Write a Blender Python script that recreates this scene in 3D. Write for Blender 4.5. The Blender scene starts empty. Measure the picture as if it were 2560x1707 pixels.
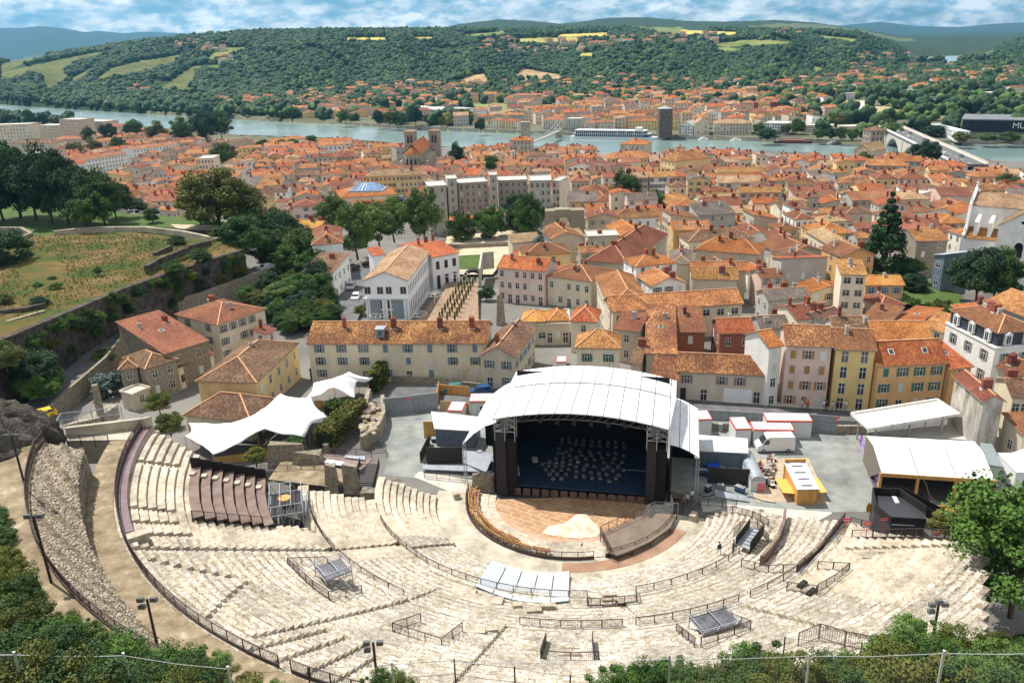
import bpy,math,random
import numpy as np
from math import sin,cos,pi,radians,degrees,hypot,atan2,tan,sqrt
from mathutils import Vector,Matrix
R=random.Random(7)
NR=np.random.RandomState(7)
SC=bpy.context.scene
COL=SC.collection
# ------------------------------------------------------------------ camera, light, exposure
CAM_H,FPX,PITCH,ROLL=56.0,2060.0,radians(20.2),radians(-1.87)
SUN_EL,SUN_AZ=radians(60),atan2(0.60,-0.80)
SUN_E,SKY_E,EXPO,HAZE=5.0,0.058,0.33,0.00005
_fw=Vector((0,cos(PITCH),-sin(PITCH)));_up0=Vector((0,sin(PITCH),cos(PITCH)));_r0=Vector((1,0,0))
_ri=_r0*cos(ROLL)+_up0*sin(ROLL);_up=-_r0*sin(ROLL)+_up0*cos(ROLL)
cd=bpy.data.cameras.new('camera');cam=bpy.data.objects.new('camera',cd);COL.objects.link(cam)
cd.sensor_width=36;cd.lens=FPX/2560*36;cd.clip_start=0.5;cd.clip_end=60000
M=Matrix((_ri,_up,-_fw)).transposed().to_4x4();M.translation=(0,0,CAM_H);cam.matrix_world=M
SC.camera=cam
SC.view_settings.view_transform='Standard';SC.view_settings.look='None'
SC.view_settings.exposure=EXPO;SC.view_settings.gamma=1;SC.view_settings.use_curve_mapping=False
SC.render.engine='CYCLES'
SC.cycles.max_bounces=5;SC.cycles.transparent_max_bounces=12;SC.cycles.volume_bounces=0
sd=bpy.data.lights.new('sun','SUN');sd.energy=SUN_E;sd.angle=radians(0.5);sd.color=(1,0.955,0.88)
sun=bpy.data.objects.new('sun',sd);COL.objects.link(sun)
sun.rotation_euler=Vector((-cos(SUN_EL)*cos(SUN_AZ),-cos(SUN_EL)*sin(SUN_AZ),-sin(SUN_EL))).to_track_quat('-Z','Y').to_euler()
world=bpy.data.worlds.new('World');SC.world=world;world.use_nodes=True
def nodes_of(x):
 nt=x.node_tree;nt.nodes.clear()
 return nt,nt.nodes,nt.links
class G:
 """tiny node-graph helper"""
 def __init__(s,owner):s.nt,s.n,s.l=nodes_of(owner)
 def a(s,t,**kw):
  n=s.n.new(t)
  for k,v in kw.items():
   if k.startswith('i_'):
    n.inputs[k[2:].replace('__',' ')].default_value=v
   else:setattr(n,k,v)
  return n
 def c(s,o,i):s.l.new(o,i)
 def math(s,op,a,b=None):
  n=s.n.new('ShaderNodeMath');n.operation=op
  for k,v in enumerate((a,b)):
   if v is None:continue
   if isinstance(v,(int,float)):n.inputs[k].default_value=v
   else:s.l.new(v,n.inputs[k])
  return n.outputs[0]
 def ramp(s,fac,stops):
  n=s.n.new('ShaderNodeValToRGB');e=n.color_ramp.elements
  while len(e)>1:e.remove(e[-1])
  e[0].position=stops[0][0];e[0].color=(*stops[0][1],1)
  for p,c in stops[1:]:
   q=e.new(p);q.color=(*c,1)
  s.l.new(fac,n.inputs[0]);return n.outputs[0]
 def mix(s,fac,a,b,mode='MIX'):
  n=s.n.new('ShaderNodeMix');n.data_type='RGBA';n.blend_type=mode
  for k,v in((0,fac),(6,a),(7,b)):
   if isinstance(v,(int,float)):n.inputs[k].default_value=v
   elif isinstance(v,tuple):n.inputs[k].default_value=(*v,1)
   else:s.l.new(v,n.inputs[k])
  return n.outputs[2]
g=G(world)
sky=g.a('ShaderNodeTexSky',sky_type='NISHITA',sun_disc=False,sun_elevation=SUN_EL,altitude=200,air_density=1.0,dust_density=0.6,ozone_density=2.5)
sky.sun_rotation=pi/2-SUN_AZ
tc=g.a('ShaderNodeTexCoord');mp=g.a('ShaderNodeMapping');mp.inputs['Scale'].default_value=(1,1,2.6);g.c(tc.outputs['Generated'],mp.inputs['Vector'])
nz=g.a('ShaderNodeTexNoise',i_Scale=13,i_Detail=9,i_Roughness=0.55);g.c(mp.outputs[0],nz.inputs['Vector'])
nz2=g.a('ShaderNodeTexNoise',i_Scale=46,i_Detail=7,i_Roughness=0.55);g.c(mp.outputs[0],nz2.inputs['Vector'])
cl=g.math('ADD',g.math('MULTIPLY',nz.outputs[0],0.72),g.math('MULTIPLY',nz2.outputs[0],0.28))
fac=g.ramp(cl,[(0.39,(0.05,)*3),(0.60,(0.95,)*3),(1,(1,1,1))])
cc=g.ramp(nz2.outputs[0],[(0.36,(8.4,11.4,13.4)),(0.54,(20,19.2,17.4))])
tint=g.mix(1.0,sky.outputs[0],(0.42,0.80,1.10),'MULTIPLY')
m_=g.mix(fac,tint,cc)
bg=g.a('ShaderNodeBackground',i_Strength=SKY_E);g.c(m_,bg.inputs[0])
out=g.a('ShaderNodeOutputWorld');g.c(bg.outputs[0],out.inputs[0])
hz=bpy.data.materials.new('haze');hz.use_nodes=True;g=G(hz);pv=g.a('ShaderNodeVolumePrincipled');pv.inputs['Color'].default_value=(0.22,0.60,1.0,1);pv.inputs['Density'].default_value=HAZE;pv.inputs['Anisotropy'].default_value=0.3;o=g.a('ShaderNodeOutputMaterial');g.c(pv.outputs[0],o.inputs[1])
me=bpy.data.meshes.new('haze');x_,y0_,y1_,z0_,z1_=15500,-600,15500,-32,700;me.from_pydata([(x,y,z)for z in(z0_,z1_)for x,y in((-x_,y0_),(x_,y0_),(x_,y1_),(-x_,y1_))],[],[(0,3,2,1),(4,5,6,7),(0,1,5,4),(1,2,6,5),(2,3,7,6),(3,0,4,7)]);me.materials.append(hz);o=bpy.data.objects.new('haze',me);COL.objects.link(o);o['kind']='stuff'
# ------------------------------------------------------------------ reading the survey: photo pixels -> ground points
K=3.2672
ORG=dict(M0=(0,380),M1=(640,380),M2=(1280,380),M3=(1920,380),L0=(0,800),L1=(640,800),L2=(1280,800),L3=(1920,800),B0=(0,1227),B1=(640,1227),B2=(1280,1227),B3=(1920,1227))
TO=dict(T0=0,T1=850,T2=1700)
def c(n,x,y):
 if n in ORG:return ORG[n][0]+x/K,ORG[n][1]+y/K
 return TO[n]+x/2.735,y/2.735
def ray(px,py):
 u=(px-1280)/FPX;v=-(py-853.5)/FPX
 return _fw+_ri*u+_up*v
def W(p,z):
 if len(p)==3:p=c(*p)
 d=ray(*p);return Vector((0,0,CAM_H))+d*((z-CAM_H)/d.z)
def WD(p,dist):
 """point seen at pixel p, at horizontal distance dist"""
 if len(p)==3:p=c(*p)
 d=ray(*p);return Vector((0,0,CAM_H))+d*(dist/hypot(d.x,d.y))
def proj(p):
 q=Vector(p)-Vector((0,0,CAM_H));w=q.dot(_fw)
 return 1280+FPX*q.dot(_ri)/w,853.5-FPX*q.dot(_up)/w
# ------------------------------------------------------------------ mesh building
class MB:
 def __init__(s):s.v=[];s.f=[];s.m=[];s.uv={}
 def add(s,pts):n=len(s.v);s.v+=[tuple(p)for p in pts];return n
 def face(s,pts,mi=0,uv=None):
  n=s.add(pts);s.f.append(tuple(range(n,n+len(pts))));s.m.append(mi)
  if uv:s.uv[len(s.f)-1]=uv
 def box(s,x0,x1,y0,y1,z0,z1,mi=0):
  n=s.add([(x0,y0,z0),(x1,y0,z0),(x1,y1,z0),(x0,y1,z0),(x0,y0,z1),(x1,y0,z1),(x1,y1,z1),(x0,y1,z1)])
  for q in((0,3,2,1),(4,5,6,7),(0,1,5,4),(1,2,6,5),(2,3,7,6),(3,0,4,7)):
   s.f.append(tuple(n+i for i in q));s.m.append(mi)
 def hexa(s,b,t,mi=0):
  """b, t: n-gon bottoms and tops"""
  k=len(b);n=s.add(list(b)+list(t))
  s.f.append(tuple(n+i for i in reversed(range(k))));s.m.append(mi)
  s.f.append(tuple(n+k+i for i in range(k)));s.m.append(mi)
  for i in range(k):
   j=(i+1)%k;s.f.append((n+i,n+j,n+k+j,n+k+i));s.m.append(mi)
 def prism(s,poly,z0,z1,mi=0):s.hexa([(x,y,z0)for x,y in poly],[(x,y,z1)for x,y in poly],mi)
 def bar(s,p,q,w,h=None,mi=0):
  """square bar between two points"""
  p=Vector(p);q=Vector(q);h=h or w;d=(q-p)
  if d.length<1e-6:return
  d.normalize();a=d.cross(Vector((0,0,1)))
  if a.length<1e-3:a=Vector((1,0,0))
  a.normalize();b=a.cross(d);a*=w/2;b*=h/2
  s.hexa([p-a-b,p+a-b,p+a+b,p-a+b],[q-a-b,q+a-b,q+a+b,q-a+b],mi)
 def tube(s,p,q,r0,r1=None,n=8,mi=0):
  p=Vector(p);q=Vector(q);r1=r0 if r1 is None else r1;d=(q-p).normalized();a=d.cross(Vector((0,0,1)))
  if a.length<1e-3:a=Vector((1,0,0))
  a.normalize();b=a.cross(d)
  s.hexa([p+(a*cos(2*pi*i/n)+b*sin(2*pi*i/n))*r0 for i in range(n)],[q+(a*cos(2*pi*i/n)+b*sin(2*pi*i/n))*max(r1,1e-3)for i in range(n)],mi)
 def lathe(s,prof,n=10,mi=0,c=(0,0)):
  b=s.add([(c[0]+r*cos(2*pi*i/n),c[1]+r*sin(2*pi*i/n),z)for r,z in prof for i in range(n)])
  for k in range(len(prof)-1):
   for i in range(n):
    j=(i+1)%n;s.f.append((b+k*n+i,b+k*n+j,b+k*n+n+j,b+k*n+n+i));s.m.append(mi)
  s.f.append(tuple(b+(len(prof)-1)*n+i for i in range(n)));s.m.append(mi)
 def mesh(s,name,mats,smooth=False):
  me=bpy.data.meshes.new(name);me.from_pydata(s.v,[],s.f)
  for m in(mats if isinstance(mats,(list,tuple))else[mats]):me.materials.append(m)
  if any(s.m):me.polygons.foreach_set('material_index',s.m)
  if s.uv:
   u=me.uv_layers.new(name='UVMap')
   for fi,uv in s.uv.items():
    p=me.polygons[fi]
    for k,li in enumerate(p.loop_indices):u.data[li].uv=uv[k]
  if smooth:me.polygons.foreach_set('use_smooth',[True]*len(s.f))
  me.update();return me
 def build(s,name,mats,parent=None,smooth=False,**kw):
  return link(name,s.mesh(name,mats,smooth),parent,**kw)
def link(name,data,parent=None,loc=None,rz=None,scale=None,**props):
 o=bpy.data.objects.new(name,data);COL.objects.link(o)
 if parent is not None:o.parent=parent
 if loc is not None:o.location=loc
 if rz is not None:o.rotation_euler=(0,0,rz)
 if scale is not None:o.scale=scale
 for k,v in props.items():
  if v:o[k]=v
 return o
def thing(name,label,cat,loc=(0,0,0),rz=0.0,group=None):
 return link(name,None,None,loc,rz,label=label,category=cat,group=group)
def copy_thing(root,loc=None,rz=None,label=None,scale=None):
 r=root.copy();COL.objects.link(r)
 if loc is not None:r.location=loc
 if rz is not None:r.rotation_euler=(0,0,rz)
 if scale is not None:r.scale=scale
 if label:r['label']=label
 for ch in root.children:
  q=ch.copy();COL.objects.link(q);q.parent=r
  for gch in ch.children:
   w=gch.copy();COL.objects.link(w);w.parent=q
 return r
def npmesh(name,v,f,mats,smooth=False,uv=None):
 me=bpy.data.meshes.new(name);v=np.asarray(v,np.float32);f=np.asarray(f,np.int32);k=f.shape[1]
 me.vertices.add(len(v));me.vertices.foreach_set('co',v.ravel())
 me.loops.add(f.size);me.loops.foreach_set('vertex_index',f.ravel())
 me.polygons.add(len(f));me.polygons.foreach_set('loop_start',np.arange(0,f.size,k,dtype=np.int32))
 for m in(mats if isinstance(mats,(list,tuple))else[mats]):me.materials.append(m)
 if smooth:me.polygons.foreach_set('use_smooth',np.ones(len(f),bool))
 me.update(calc_edges=True);return me
# ------------------------------------------------------------------ materials
def mat(name,c1,c2=None,scale=1.0,rough=0.85,bump=0.0,bscale=None,vary=0.0,metal=0.0,detail=5,c3=None,lo=0.35,hi=0.65,spec=0.3,stretch=None,island=0.0,macro=0.0):
 m=bpy.data.materials.new(name);m.use_nodes=True;g=G(m)
 b=g.a('ShaderNodeBsdfPrincipled',i_Roughness=rough,i_Metallic=metal);b.inputs['Specular IOR Level'].default_value=spec
 o=g.a('ShaderNodeOutputMaterial');g.c(b.outputs[0],o.inputs[0])
 tc=g.a('ShaderNodeTexCoord');oi=g.a('ShaderNodeObjectInfo');vec=tc.outputs['Object']
 if vary or stretch:
  mp=g.a('ShaderNodeMapping');g.c(vec,mp.inputs[0])
  if stretch:mp.inputs['Scale'].default_value=stretch
  cb=g.a('ShaderNodeCombineXYZ');g.c(g.math('MULTIPLY',oi.outputs['Random'],50.0),cb.inputs[0]);g.c(cb.outputs[0],mp.inputs['Location']);vec=mp.outputs[0]
 col=None
 if c2 is not None:
  nz=g.a('ShaderNodeTexNoise',i_Scale=scale,i_Detail=detail,i_Roughness=0.6);g.c(vec,nz.inputs['Vector'])
  st=[(lo,c1),(hi,c2)]+([(min(0.99,hi+0.12),c3)]if c3 else[])
  col=g.ramp(nz.outputs[0],st)
 if vary or island:
  hs=g.a('ShaderNodeHueSaturation')
  if col is not None:g.c(col,hs.inputs['Color'])
  else:hs.inputs['Color'].default_value=(*c1,1)
  rnd=oi.outputs['Random']
  if island:
   ge=g.a('ShaderNodeNewGeometry');rnd=ge.outputs['Random Per Island'];vary=island
  g.c(g.math('ADD',g.math('MULTIPLY',rnd,2*vary),1-vary),hs.inputs['Value'])
  r2=g.math('FRACT',g.math('MULTIPLY',rnd,7.31))
  g.c(g.math('ADD',g.math('MULTIPLY',r2,0.12*vary),0.5-0.06*vary),hs.inputs['Hue'])
  g.c(g.math('ADD',g.math('MULTIPLY',r2,vary),1-0.5*vary),hs.inputs['Saturation'])
  col=hs.outputs[0]
 if col is None:b.inputs['Base Color'].default_value=(*c1,1)
 else:g.c(col,b.inputs['Base Color'])
 if macro and col is not None:
  nm=g.a('ShaderNodeTexNoise',i_Scale=macro,i_Detail=5,i_Roughness=0.65);g.c(tc.outputs['Object'],nm.inputs['Vector']);cm=g.mix(1.0,col,g.ramp(nm.outputs[0],[(.34,(.60,.59,.57)),(.5,(.95,.93,.89)),(.66,(1.08,1.08,1.08))]),'MULTIPLY');g.c(cm,b.inputs['Base Color'])
 if bump:
  n2=g.a('ShaderNodeTexNoise',i_Scale=bscale or scale*3,i_Detail=4);g.c(vec,n2.inputs['Vector'])
  bp=g.a('ShaderNodeBump',i_Strength=bump,i_Distance=0.3);g.c(n2.outputs[0],bp.inputs['Height']);g.c(bp.outputs[0],b.inputs['Normal'])
 return m
def tile_mat(name,dark,mid,light,patch=(0.25,0.12,0.07),rows=0.34,cols=0.22,spread=0.5,vary=0.18):
 """clay pantiles laid on UVs in metres: rolls across, courses up the slope, each tile its own tone"""
 m=bpy.data.materials.new(name);m.use_nodes=True;g=G(m)
 b=g.a('ShaderNodeBsdfPrincipled',i_Roughness=0.8);b.inputs['Specular IOR Level'].default_value=0.2
 o=g.a('ShaderNodeOutputMaterial');g.c(b.outputs[0],o.inputs[0])
 uv=g.a('ShaderNodeUVMap');sp=g.a('ShaderNodeSeparateXYZ');g.c(uv.outputs[0],sp.inputs[0]);oi=g.a('ShaderNodeObjectInfo')
 u=g.math('DIVIDE',sp.outputs[0],cols);v=g.math('DIVIDE',sp.outputs[1],rows)
 cb=g.a('ShaderNodeCombineXYZ');g.c(g.math('FLOOR',u),cb.inputs[0]);g.c(g.math('FLOOR',v),cb.inputs[1]);g.c(g.math('MULTIPLY',oi.outputs['Random'],37.0),cb.inputs[2])
 wn=g.a('ShaderNodeTexWhiteNoise',noise_dimensions='3D');g.c(cb.outputs[0],wn.inputs['Vector'])
 nz=g.a('ShaderNodeTexNoise',i_Scale=0.2,i_Detail=7,i_Roughness=0.55);cb2=g.a('ShaderNodeCombineXYZ')
 g.c(g.math('ADD',sp.outputs[0],g.math('MULTIPLY',oi.outputs['Random'],90.0)),cb2.inputs[0]);g.c(sp.outputs[1],cb2.inputs[1]);g.c(cb2.outputs[0],nz.inputs['Vector'])
 f=g.math('ADD',g.math('MULTIPLY',wn.outputs['Value'],spread),g.math('MULTIPLY',g.math('SUBTRACT',nz.outputs[0],0.5),1.25))
 f=g.math('ADD',f,0.5-spread/2)
 col=g.ramp(f,[(0.12,dark),(0.5,mid),(0.9,light)])
 n3=g.a('ShaderNodeTexNoise',i_Scale=0.6,i_Detail=10,i_Roughness=0.8);g.c(cb2.outputs[0],n3.inputs['Vector'])
 col=g.mix(g.ramp(n3.outputs[0],[(0.46,(0,0,0)),(0.8,(0.6,)*3)]),col,patch)
 hs=g.a('ShaderNodeHueSaturation');g.c(col,hs.inputs['Color'])
 g.c(g.math('ADD',g.math('MULTIPLY',oi.outputs['Random'],2*vary),1-vary),hs.inputs['Value'])
 r2=g.math('FRACT',g.math('MULTIPLY',oi.outputs['Random'],9.7));g.c(g.math('ADD',g.math('MULTIPLY',r2,0.024),0.488),hs.inputs['Hue'])
 tr=g.math('ABSOLUTE',g.math('SUBTRACT',g.math('FRACT',u),0.5));lap=g.math('FRACT',v)
 hgt=g.math('SUBTRACT',g.math('MULTIPLY',g.math('SUBTRACT',0.5,tr),0.9),g.math('MULTIPLY',lap,0.25))
 bp=g.a('ShaderNodeBump',i_Strength=1.0,i_Distance=0.2);g.c(hgt,bp.inputs['Height']);g.c(bp.outputs[0],b.inputs['Normal'])
 g.c(hs.outputs[0],b.inputs['Base Color']);return m
def glass_mat(name,col,rough=0.12,vary=0.4):
 m=mat(name,col,rough=rough,vary=vary,spec=0.6);return m
def mesh_net_mat(name,col,s=0.05,t=0.16):
 """woven wire: clear between the wires"""
 m=bpy.data.materials.new(name);m.use_nodes=True;g=G(m)
 b=g.a('ShaderNodeBsdfPrincipled',i_Roughness=0.5,i_Metallic=0.4);b.inputs['Base Color'].default_value=(*col,1)
 tr=g.a('ShaderNodeBsdfTransparent');mx=g.a('ShaderNodeMixShader');o=g.a('ShaderNodeOutputMaterial')
 uv=g.a('ShaderNodeUVMap');sp=g.a('ShaderNodeSeparateXYZ');g.c(uv.outputs[0],sp.inputs[0])
 d1=g.math('FRACT',g.math('DIVIDE',g.math('ADD',sp.outputs[0],sp.outputs[1]),s));d2=g.math('FRACT',g.math('DIVIDE',g.math('SUBTRACT',sp.outputs[0],sp.outputs[1]),s))
 w=g.math('MAXIMUM',g.math('LESS_THAN',d1,t),g.math('LESS_THAN',d2,t))
 g.c(w,mx.inputs[0]);g.c(tr.outputs[0],mx.inputs[1]);g.c(b.outputs[0],mx.inputs[2]);g.c(mx.outputs[0],o.inputs[0]);return m
T_ORANGE=tile_mat('tiles_orange',(0.19,0.05,0.02),(0.385,0.118,0.036),(0.55,0.22,0.075),patch=(.23,.09,.045))
T_AMBER=tile_mat('tiles_amber',(0.19,0.075,0.03),(0.38,0.165,0.052),(0.58,0.31,0.12),patch=(0.25,0.12,0.055),spread=0.6)
T_RUST=tile_mat('tiles_rust',(0.12,0.045,0.027),(0.225,0.082,0.043),(0.33,0.135,0.07),patch=(.16,.08,.05))
T_BROWN=tile_mat('tiles_brown',(0.08,0.045,0.03),(0.165,0.087,0.054),(0.33,0.19,0.115),patch=(0.12,0.075,0.055))
T_TAN=tile_mat('tiles_tan',(0.20,0.12,0.065),(0.38,0.235,0.125),(0.56,0.40,0.245),patch=(0.24,0.15,0.09),spread=0.6)
T_SPECK=tile_mat('tiles_speckled',(0.10,0.04,0.025),(0.20,0.078,0.04),(0.56,0.27,0.10),patch=(0.30,0.13,0.05),spread=0.45)
T_GREY=tile_mat('tiles_grey',(0.08,0.065,0.055),(0.165,0.13,0.11),(0.28,0.23,0.18),patch=(0.12,0.10,0.08))
T_PINK=tile_mat('tiles_pink',(0.20,0.075,0.04),(0.35,0.135,0.07),(0.48,0.22,0.12),patch=(0.26,0.12,0.075))
T_YEL=tile_mat('tiles_yellow',(0.32,0.13,0.03),(0.58,0.26,0.055),(0.74,0.42,0.13),patch=(0.42,0.17,0.05))
def wallm(n,a,k=0.8):a=tuple(min(.84,x*1.1)for x in a);return mat(n,tuple(x*k for x in a),a,scale=0.5,rough=0.9,vary=0.10,bump=0.25,bscale=4,lo=0.25,hi=0.55,stretch=(1,1,0.45),c3=tuple(min(0.9,x*1.06)for x in a))
WL=dict(cream=wallm('plaster_cream',(0.66,0.57,0.43)),white=wallm('plaster_white',(0.76,0.74,0.70)),grey=wallm('plaster_grey',(0.42,0.40,0.36)),yellow=wallm('plaster_yellow',(0.70,0.52,0.24)),ochre=wallm('plaster_ochre',(0.62,0.38,0.17)),pink=wallm('plaster_pink',(0.66,0.50,0.42)),stone=mat('rubble_stone',(0.20,0.17,0.13),(0.44,0.37,0.28),scale=2.4,rough=0.95,vary=0.1,bump=0.9,bscale=5,detail=8),beige=wallm('plaster_beige',(0.52,0.45,0.35)),brick=mat('red_brick',(0.24,0.08,0.05),(0.36,0.14,0.08),scale=3,rough=0.9,vary=0.1,bump=0.4),slate=mat('slate_blue',(0.035,0.045,0.06),(0.06,0.07,0.09),scale=3,rough=0.5,vary=0.15),dirty=mat('dirty_render',(0.16,0.13,0.10),(0.58,0.54,0.47),scale=0.7,rough=0.95,bump=0.4,detail=8,lo=0.3,hi=0.62,stretch=(1,1,0.3)),apt=wallm('apartment_render',(0.47,0.43,0.36)),aptpink=wallm('apartment_pink',(0.37,0.31,0.27)),cool=wallm('white_render',(0.80,0.81,0.80),0.93))
GLASS=glass_mat('window_glass',(0.03,0.035,0.04))
FRAME=mat('window_frame',(0.62,0.60,0.56),rough=0.6,vary=0.15)
WHITE=mat('white_paint',(0.80,0.80,0.78),rough=0.5)
BLIND=mat('roller_blind',(0.62,0.61,0.58),rough=0.6,vary=0.12)
SH=dict(blue=mat('shutter_bluegrey',(0.17,0.24,0.27),rough=0.6,vary=0.2),green=mat('shutter_green',(0.06,0.18,0.12),rough=0.6,vary=0.15),brown=mat('shutter_wood',(0.42,0.22,0.09),rough=0.6,vary=0.15),dark=mat('shutter_dark',(0.04,0.03,0.035),rough=0.6),pink=mat('shutter_rose',(0.32,0.20,0.18),rough=0.6,vary=0.15),grey=mat('shutter_grey',(0.28,0.27,0.25),rough=0.6,vary=0.25),sky=mat('shutter_blue',(0.16,0.28,0.50),rough=0.6))
BRICK=mat('chimney_brick',(0.17,0.05,0.035),(0.30,0.10,0.06),scale=4,rough=0.9,vary=0.25)
POT=mat('clay_pot',(0.42,0.17,0.09),rough=0.8,vary=0.2)
BLACKM=mat('black_steel',(0.035,0.028,0.03),rough=0.5)
RAILM=mat('railing_steel',(0.075,0.05,0.05),rough=0.55)
STEEL=mat('galvanised_steel',(0.34,0.37,0.40),(0.48,0.50,0.53),scale=2,rough=0.45,metal=0.5)
WOODM=mat('plywood_orange',(0.50,0.25,0.07),(0.66,0.36,0.12),scale=2,rough=0.7,stretch=(1,1,0.3))
ASPH=mat('asphalt',(0.10,0.10,0.105),(0.16,0.155,0.15),scale=0.6,rough=0.95,bump=0.2,bscale=8)
PAINT=mat('road_paint',(0.72,0.72,0.70),rough=0.7)
CONC=mat('concrete',(0.44,0.40,0.34),(0.60,0.55,0.47),scale=0.5,rough=0.9,bump=0.2,bscale=6)
BARK=mat('bark',(0.07,0.05,0.035),(0.15,0.11,0.08),scale=3,rough=0.95)
def leafm(n,a,b):
 m=mat(n,a,b,scale=0.45,rough=0.75,vary=0.11,spec=0.25,detail=3,lo=0.38,hi=0.62);return m
LF=dict(green=leafm('leaves_green',(0.030,0.072,0.014),(0.085,0.15,0.028)),dark=leafm('leaves_dark',(0.014,0.040,0.016),(0.040,0.085,0.026)),olive=leafm('leaves_olive',(0.065,0.085,0.015),(0.15,0.155,0.03)),bright=leafm('leaves_bright',(0.05,0.11,0.018),(0.11,0.19,0.035)),blue=leafm('needles_blue',(0.045,0.075,0.065),(0.085,0.125,0.105)),plane=leafm('leaves_plane',(0.07,0.125,0.022),(0.15,0.22,0.05)))
# ------------------------------------------------------------------ theatre frame
CX,CY=6.8,92.0
def zr(r):return np.interp(r,[0,13.3,17,24.5,32.1,51,53,57.3,70],[.3,.5,.6,3.8,6.2,14.3,14.5,19,19])
def PC(r,deg,z=0.0):return Vector((CX+r*cos(radians(deg)),CY+r*sin(radians(deg)),z))
def pol(p):
 z=5.0
 for _ in range(50):
  w=W(p,z);r=hypot(w.x-CX,w.y-CY);z=.5*z+.5*float(zr(r))
 a=degrees(atan2(w.y-CY,w.x-CX));return r,(a if a<90 else a-360)
def th_end(r):return np.interp(r,[0,22,25,33,36,45,48,52,60,62],[-14,-20,-27,-31,-36,-40,-52,-62,-72,-85])
def th_start(r):return np.interp(r,[0,24.4,24.6,32,33,44,51,52,54,62],[-183,-183,-169,-170,-173,-172,-177,-172,-164,-163])
def sstep(t):t=np.clip(t,0,1);return t*t*(3-2*t)
NEAR=[(-2600,3600),(-1300,1850),(-717,1218),(-551,1073),(-436,997),(-255,830),(-153,775),(-39,678),(64,618),(179,592),(240,560),(317,508),(450,420),(900,200)]
FAR=[(-2900,4200),(-1500,2080),(-874,1493),(-678,1319),(-438,1115),(-277,978),(-172,905),(-106,842),(13,760),(142,683),(248,620),(290,604),(364,588),(520,540),(1000,320)]
NEAR=[(x,y-(30 if 0<i<13 else 0))for i,(x,y)in enumerate(NEAR)]
RIVER=np.array(NEAR+FAR[::-1],float)
FARW=np.array([tuple(W(p,-25))[:2]for p in[('T2',1640,396),('T2',1800,386),('T2',1935,384),('T2',1890,408),('T2',1910,436),('T2',2010,446),('T2',1840,434),('T2',1740,414)]])
def inpoly(x,y,P):
 r=np.zeros(np.shape(x),bool);n=len(P);j=n-1
 for i in range(n):
  xi,yi=P[i];xj,yj=P[j]
  if yi!=yj:r^=((yi>y)!=(yj>y))&(x<(xj-xi)*(y-yi)/(yj-yi)+xi)
  j=i
 return r
_px=np.linspace(-1600,4200,400);_az=np.array([atan2(ray(p,100).x,ray(p,100).y)for p in _px])
def _el(px,py):d=ray(px,py);return d.z/hypot(d.x,d.y)
def curve(pts):
 X=np.array([p[0]for p in pts],float);E=np.array([_el(*p)for p in pts]);return X,E
C1=curve([(-900,190),(-300,172),(0,157),(130,141),(256,121),(400,104),(512,95),(640,85),(768,82),(978,80),(1100,80),(1300,80),(1500,76),(1700,77),(1900,80),(2060,84),(2142,90),(2212,112),(2285,150),(2330,162),(2560,165),(3200,165)])
C2=curve([(-900,200),(0,170),(500,120),(900,95),(1070,79),(1150,61),(1252,49),(1330,53),(1398,60),(1440,57),(1526,45),(1618,44),(1710,53),(1800,55),(1938,51),(2029,57),(2157,75),(2248,92),(2330,93),(2395,90),(2560,94),(3200,90)])
C3=curve([(-900,80),(-200,76),(0,71),(60,71),(110,66),(160,71),(219,82),(250,78),(311,84),(366,80),(457,84),(520,91),(555,84),(600,72),(650,76),(713,75),(786,78),(900,92),(1400,90),(2000,75),(2102,64),(2194,55),(2240,60),(2285,66),(2395,68),(2480,60),(2560,56),(2700,58),(3200,70)])
C4=curve([(-900,400),(2250,200),(2330,178),(2400,160),(2468,137),(2520,114),(2560,102),(2640,84),(2800,70),(3200,60)])
FOOT=([-900,0,300,620,850,1215,1450,1700,1950,2250,2560,3200],[1900,1560,1500,1330,1230,1250,1220,1150,1250,1700,2000,2100])
CREST=([-900,0,600,1200,1800,2140,2285,3200],[3000,2700,2350,2400,2500,2500,2500,2600])
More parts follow.
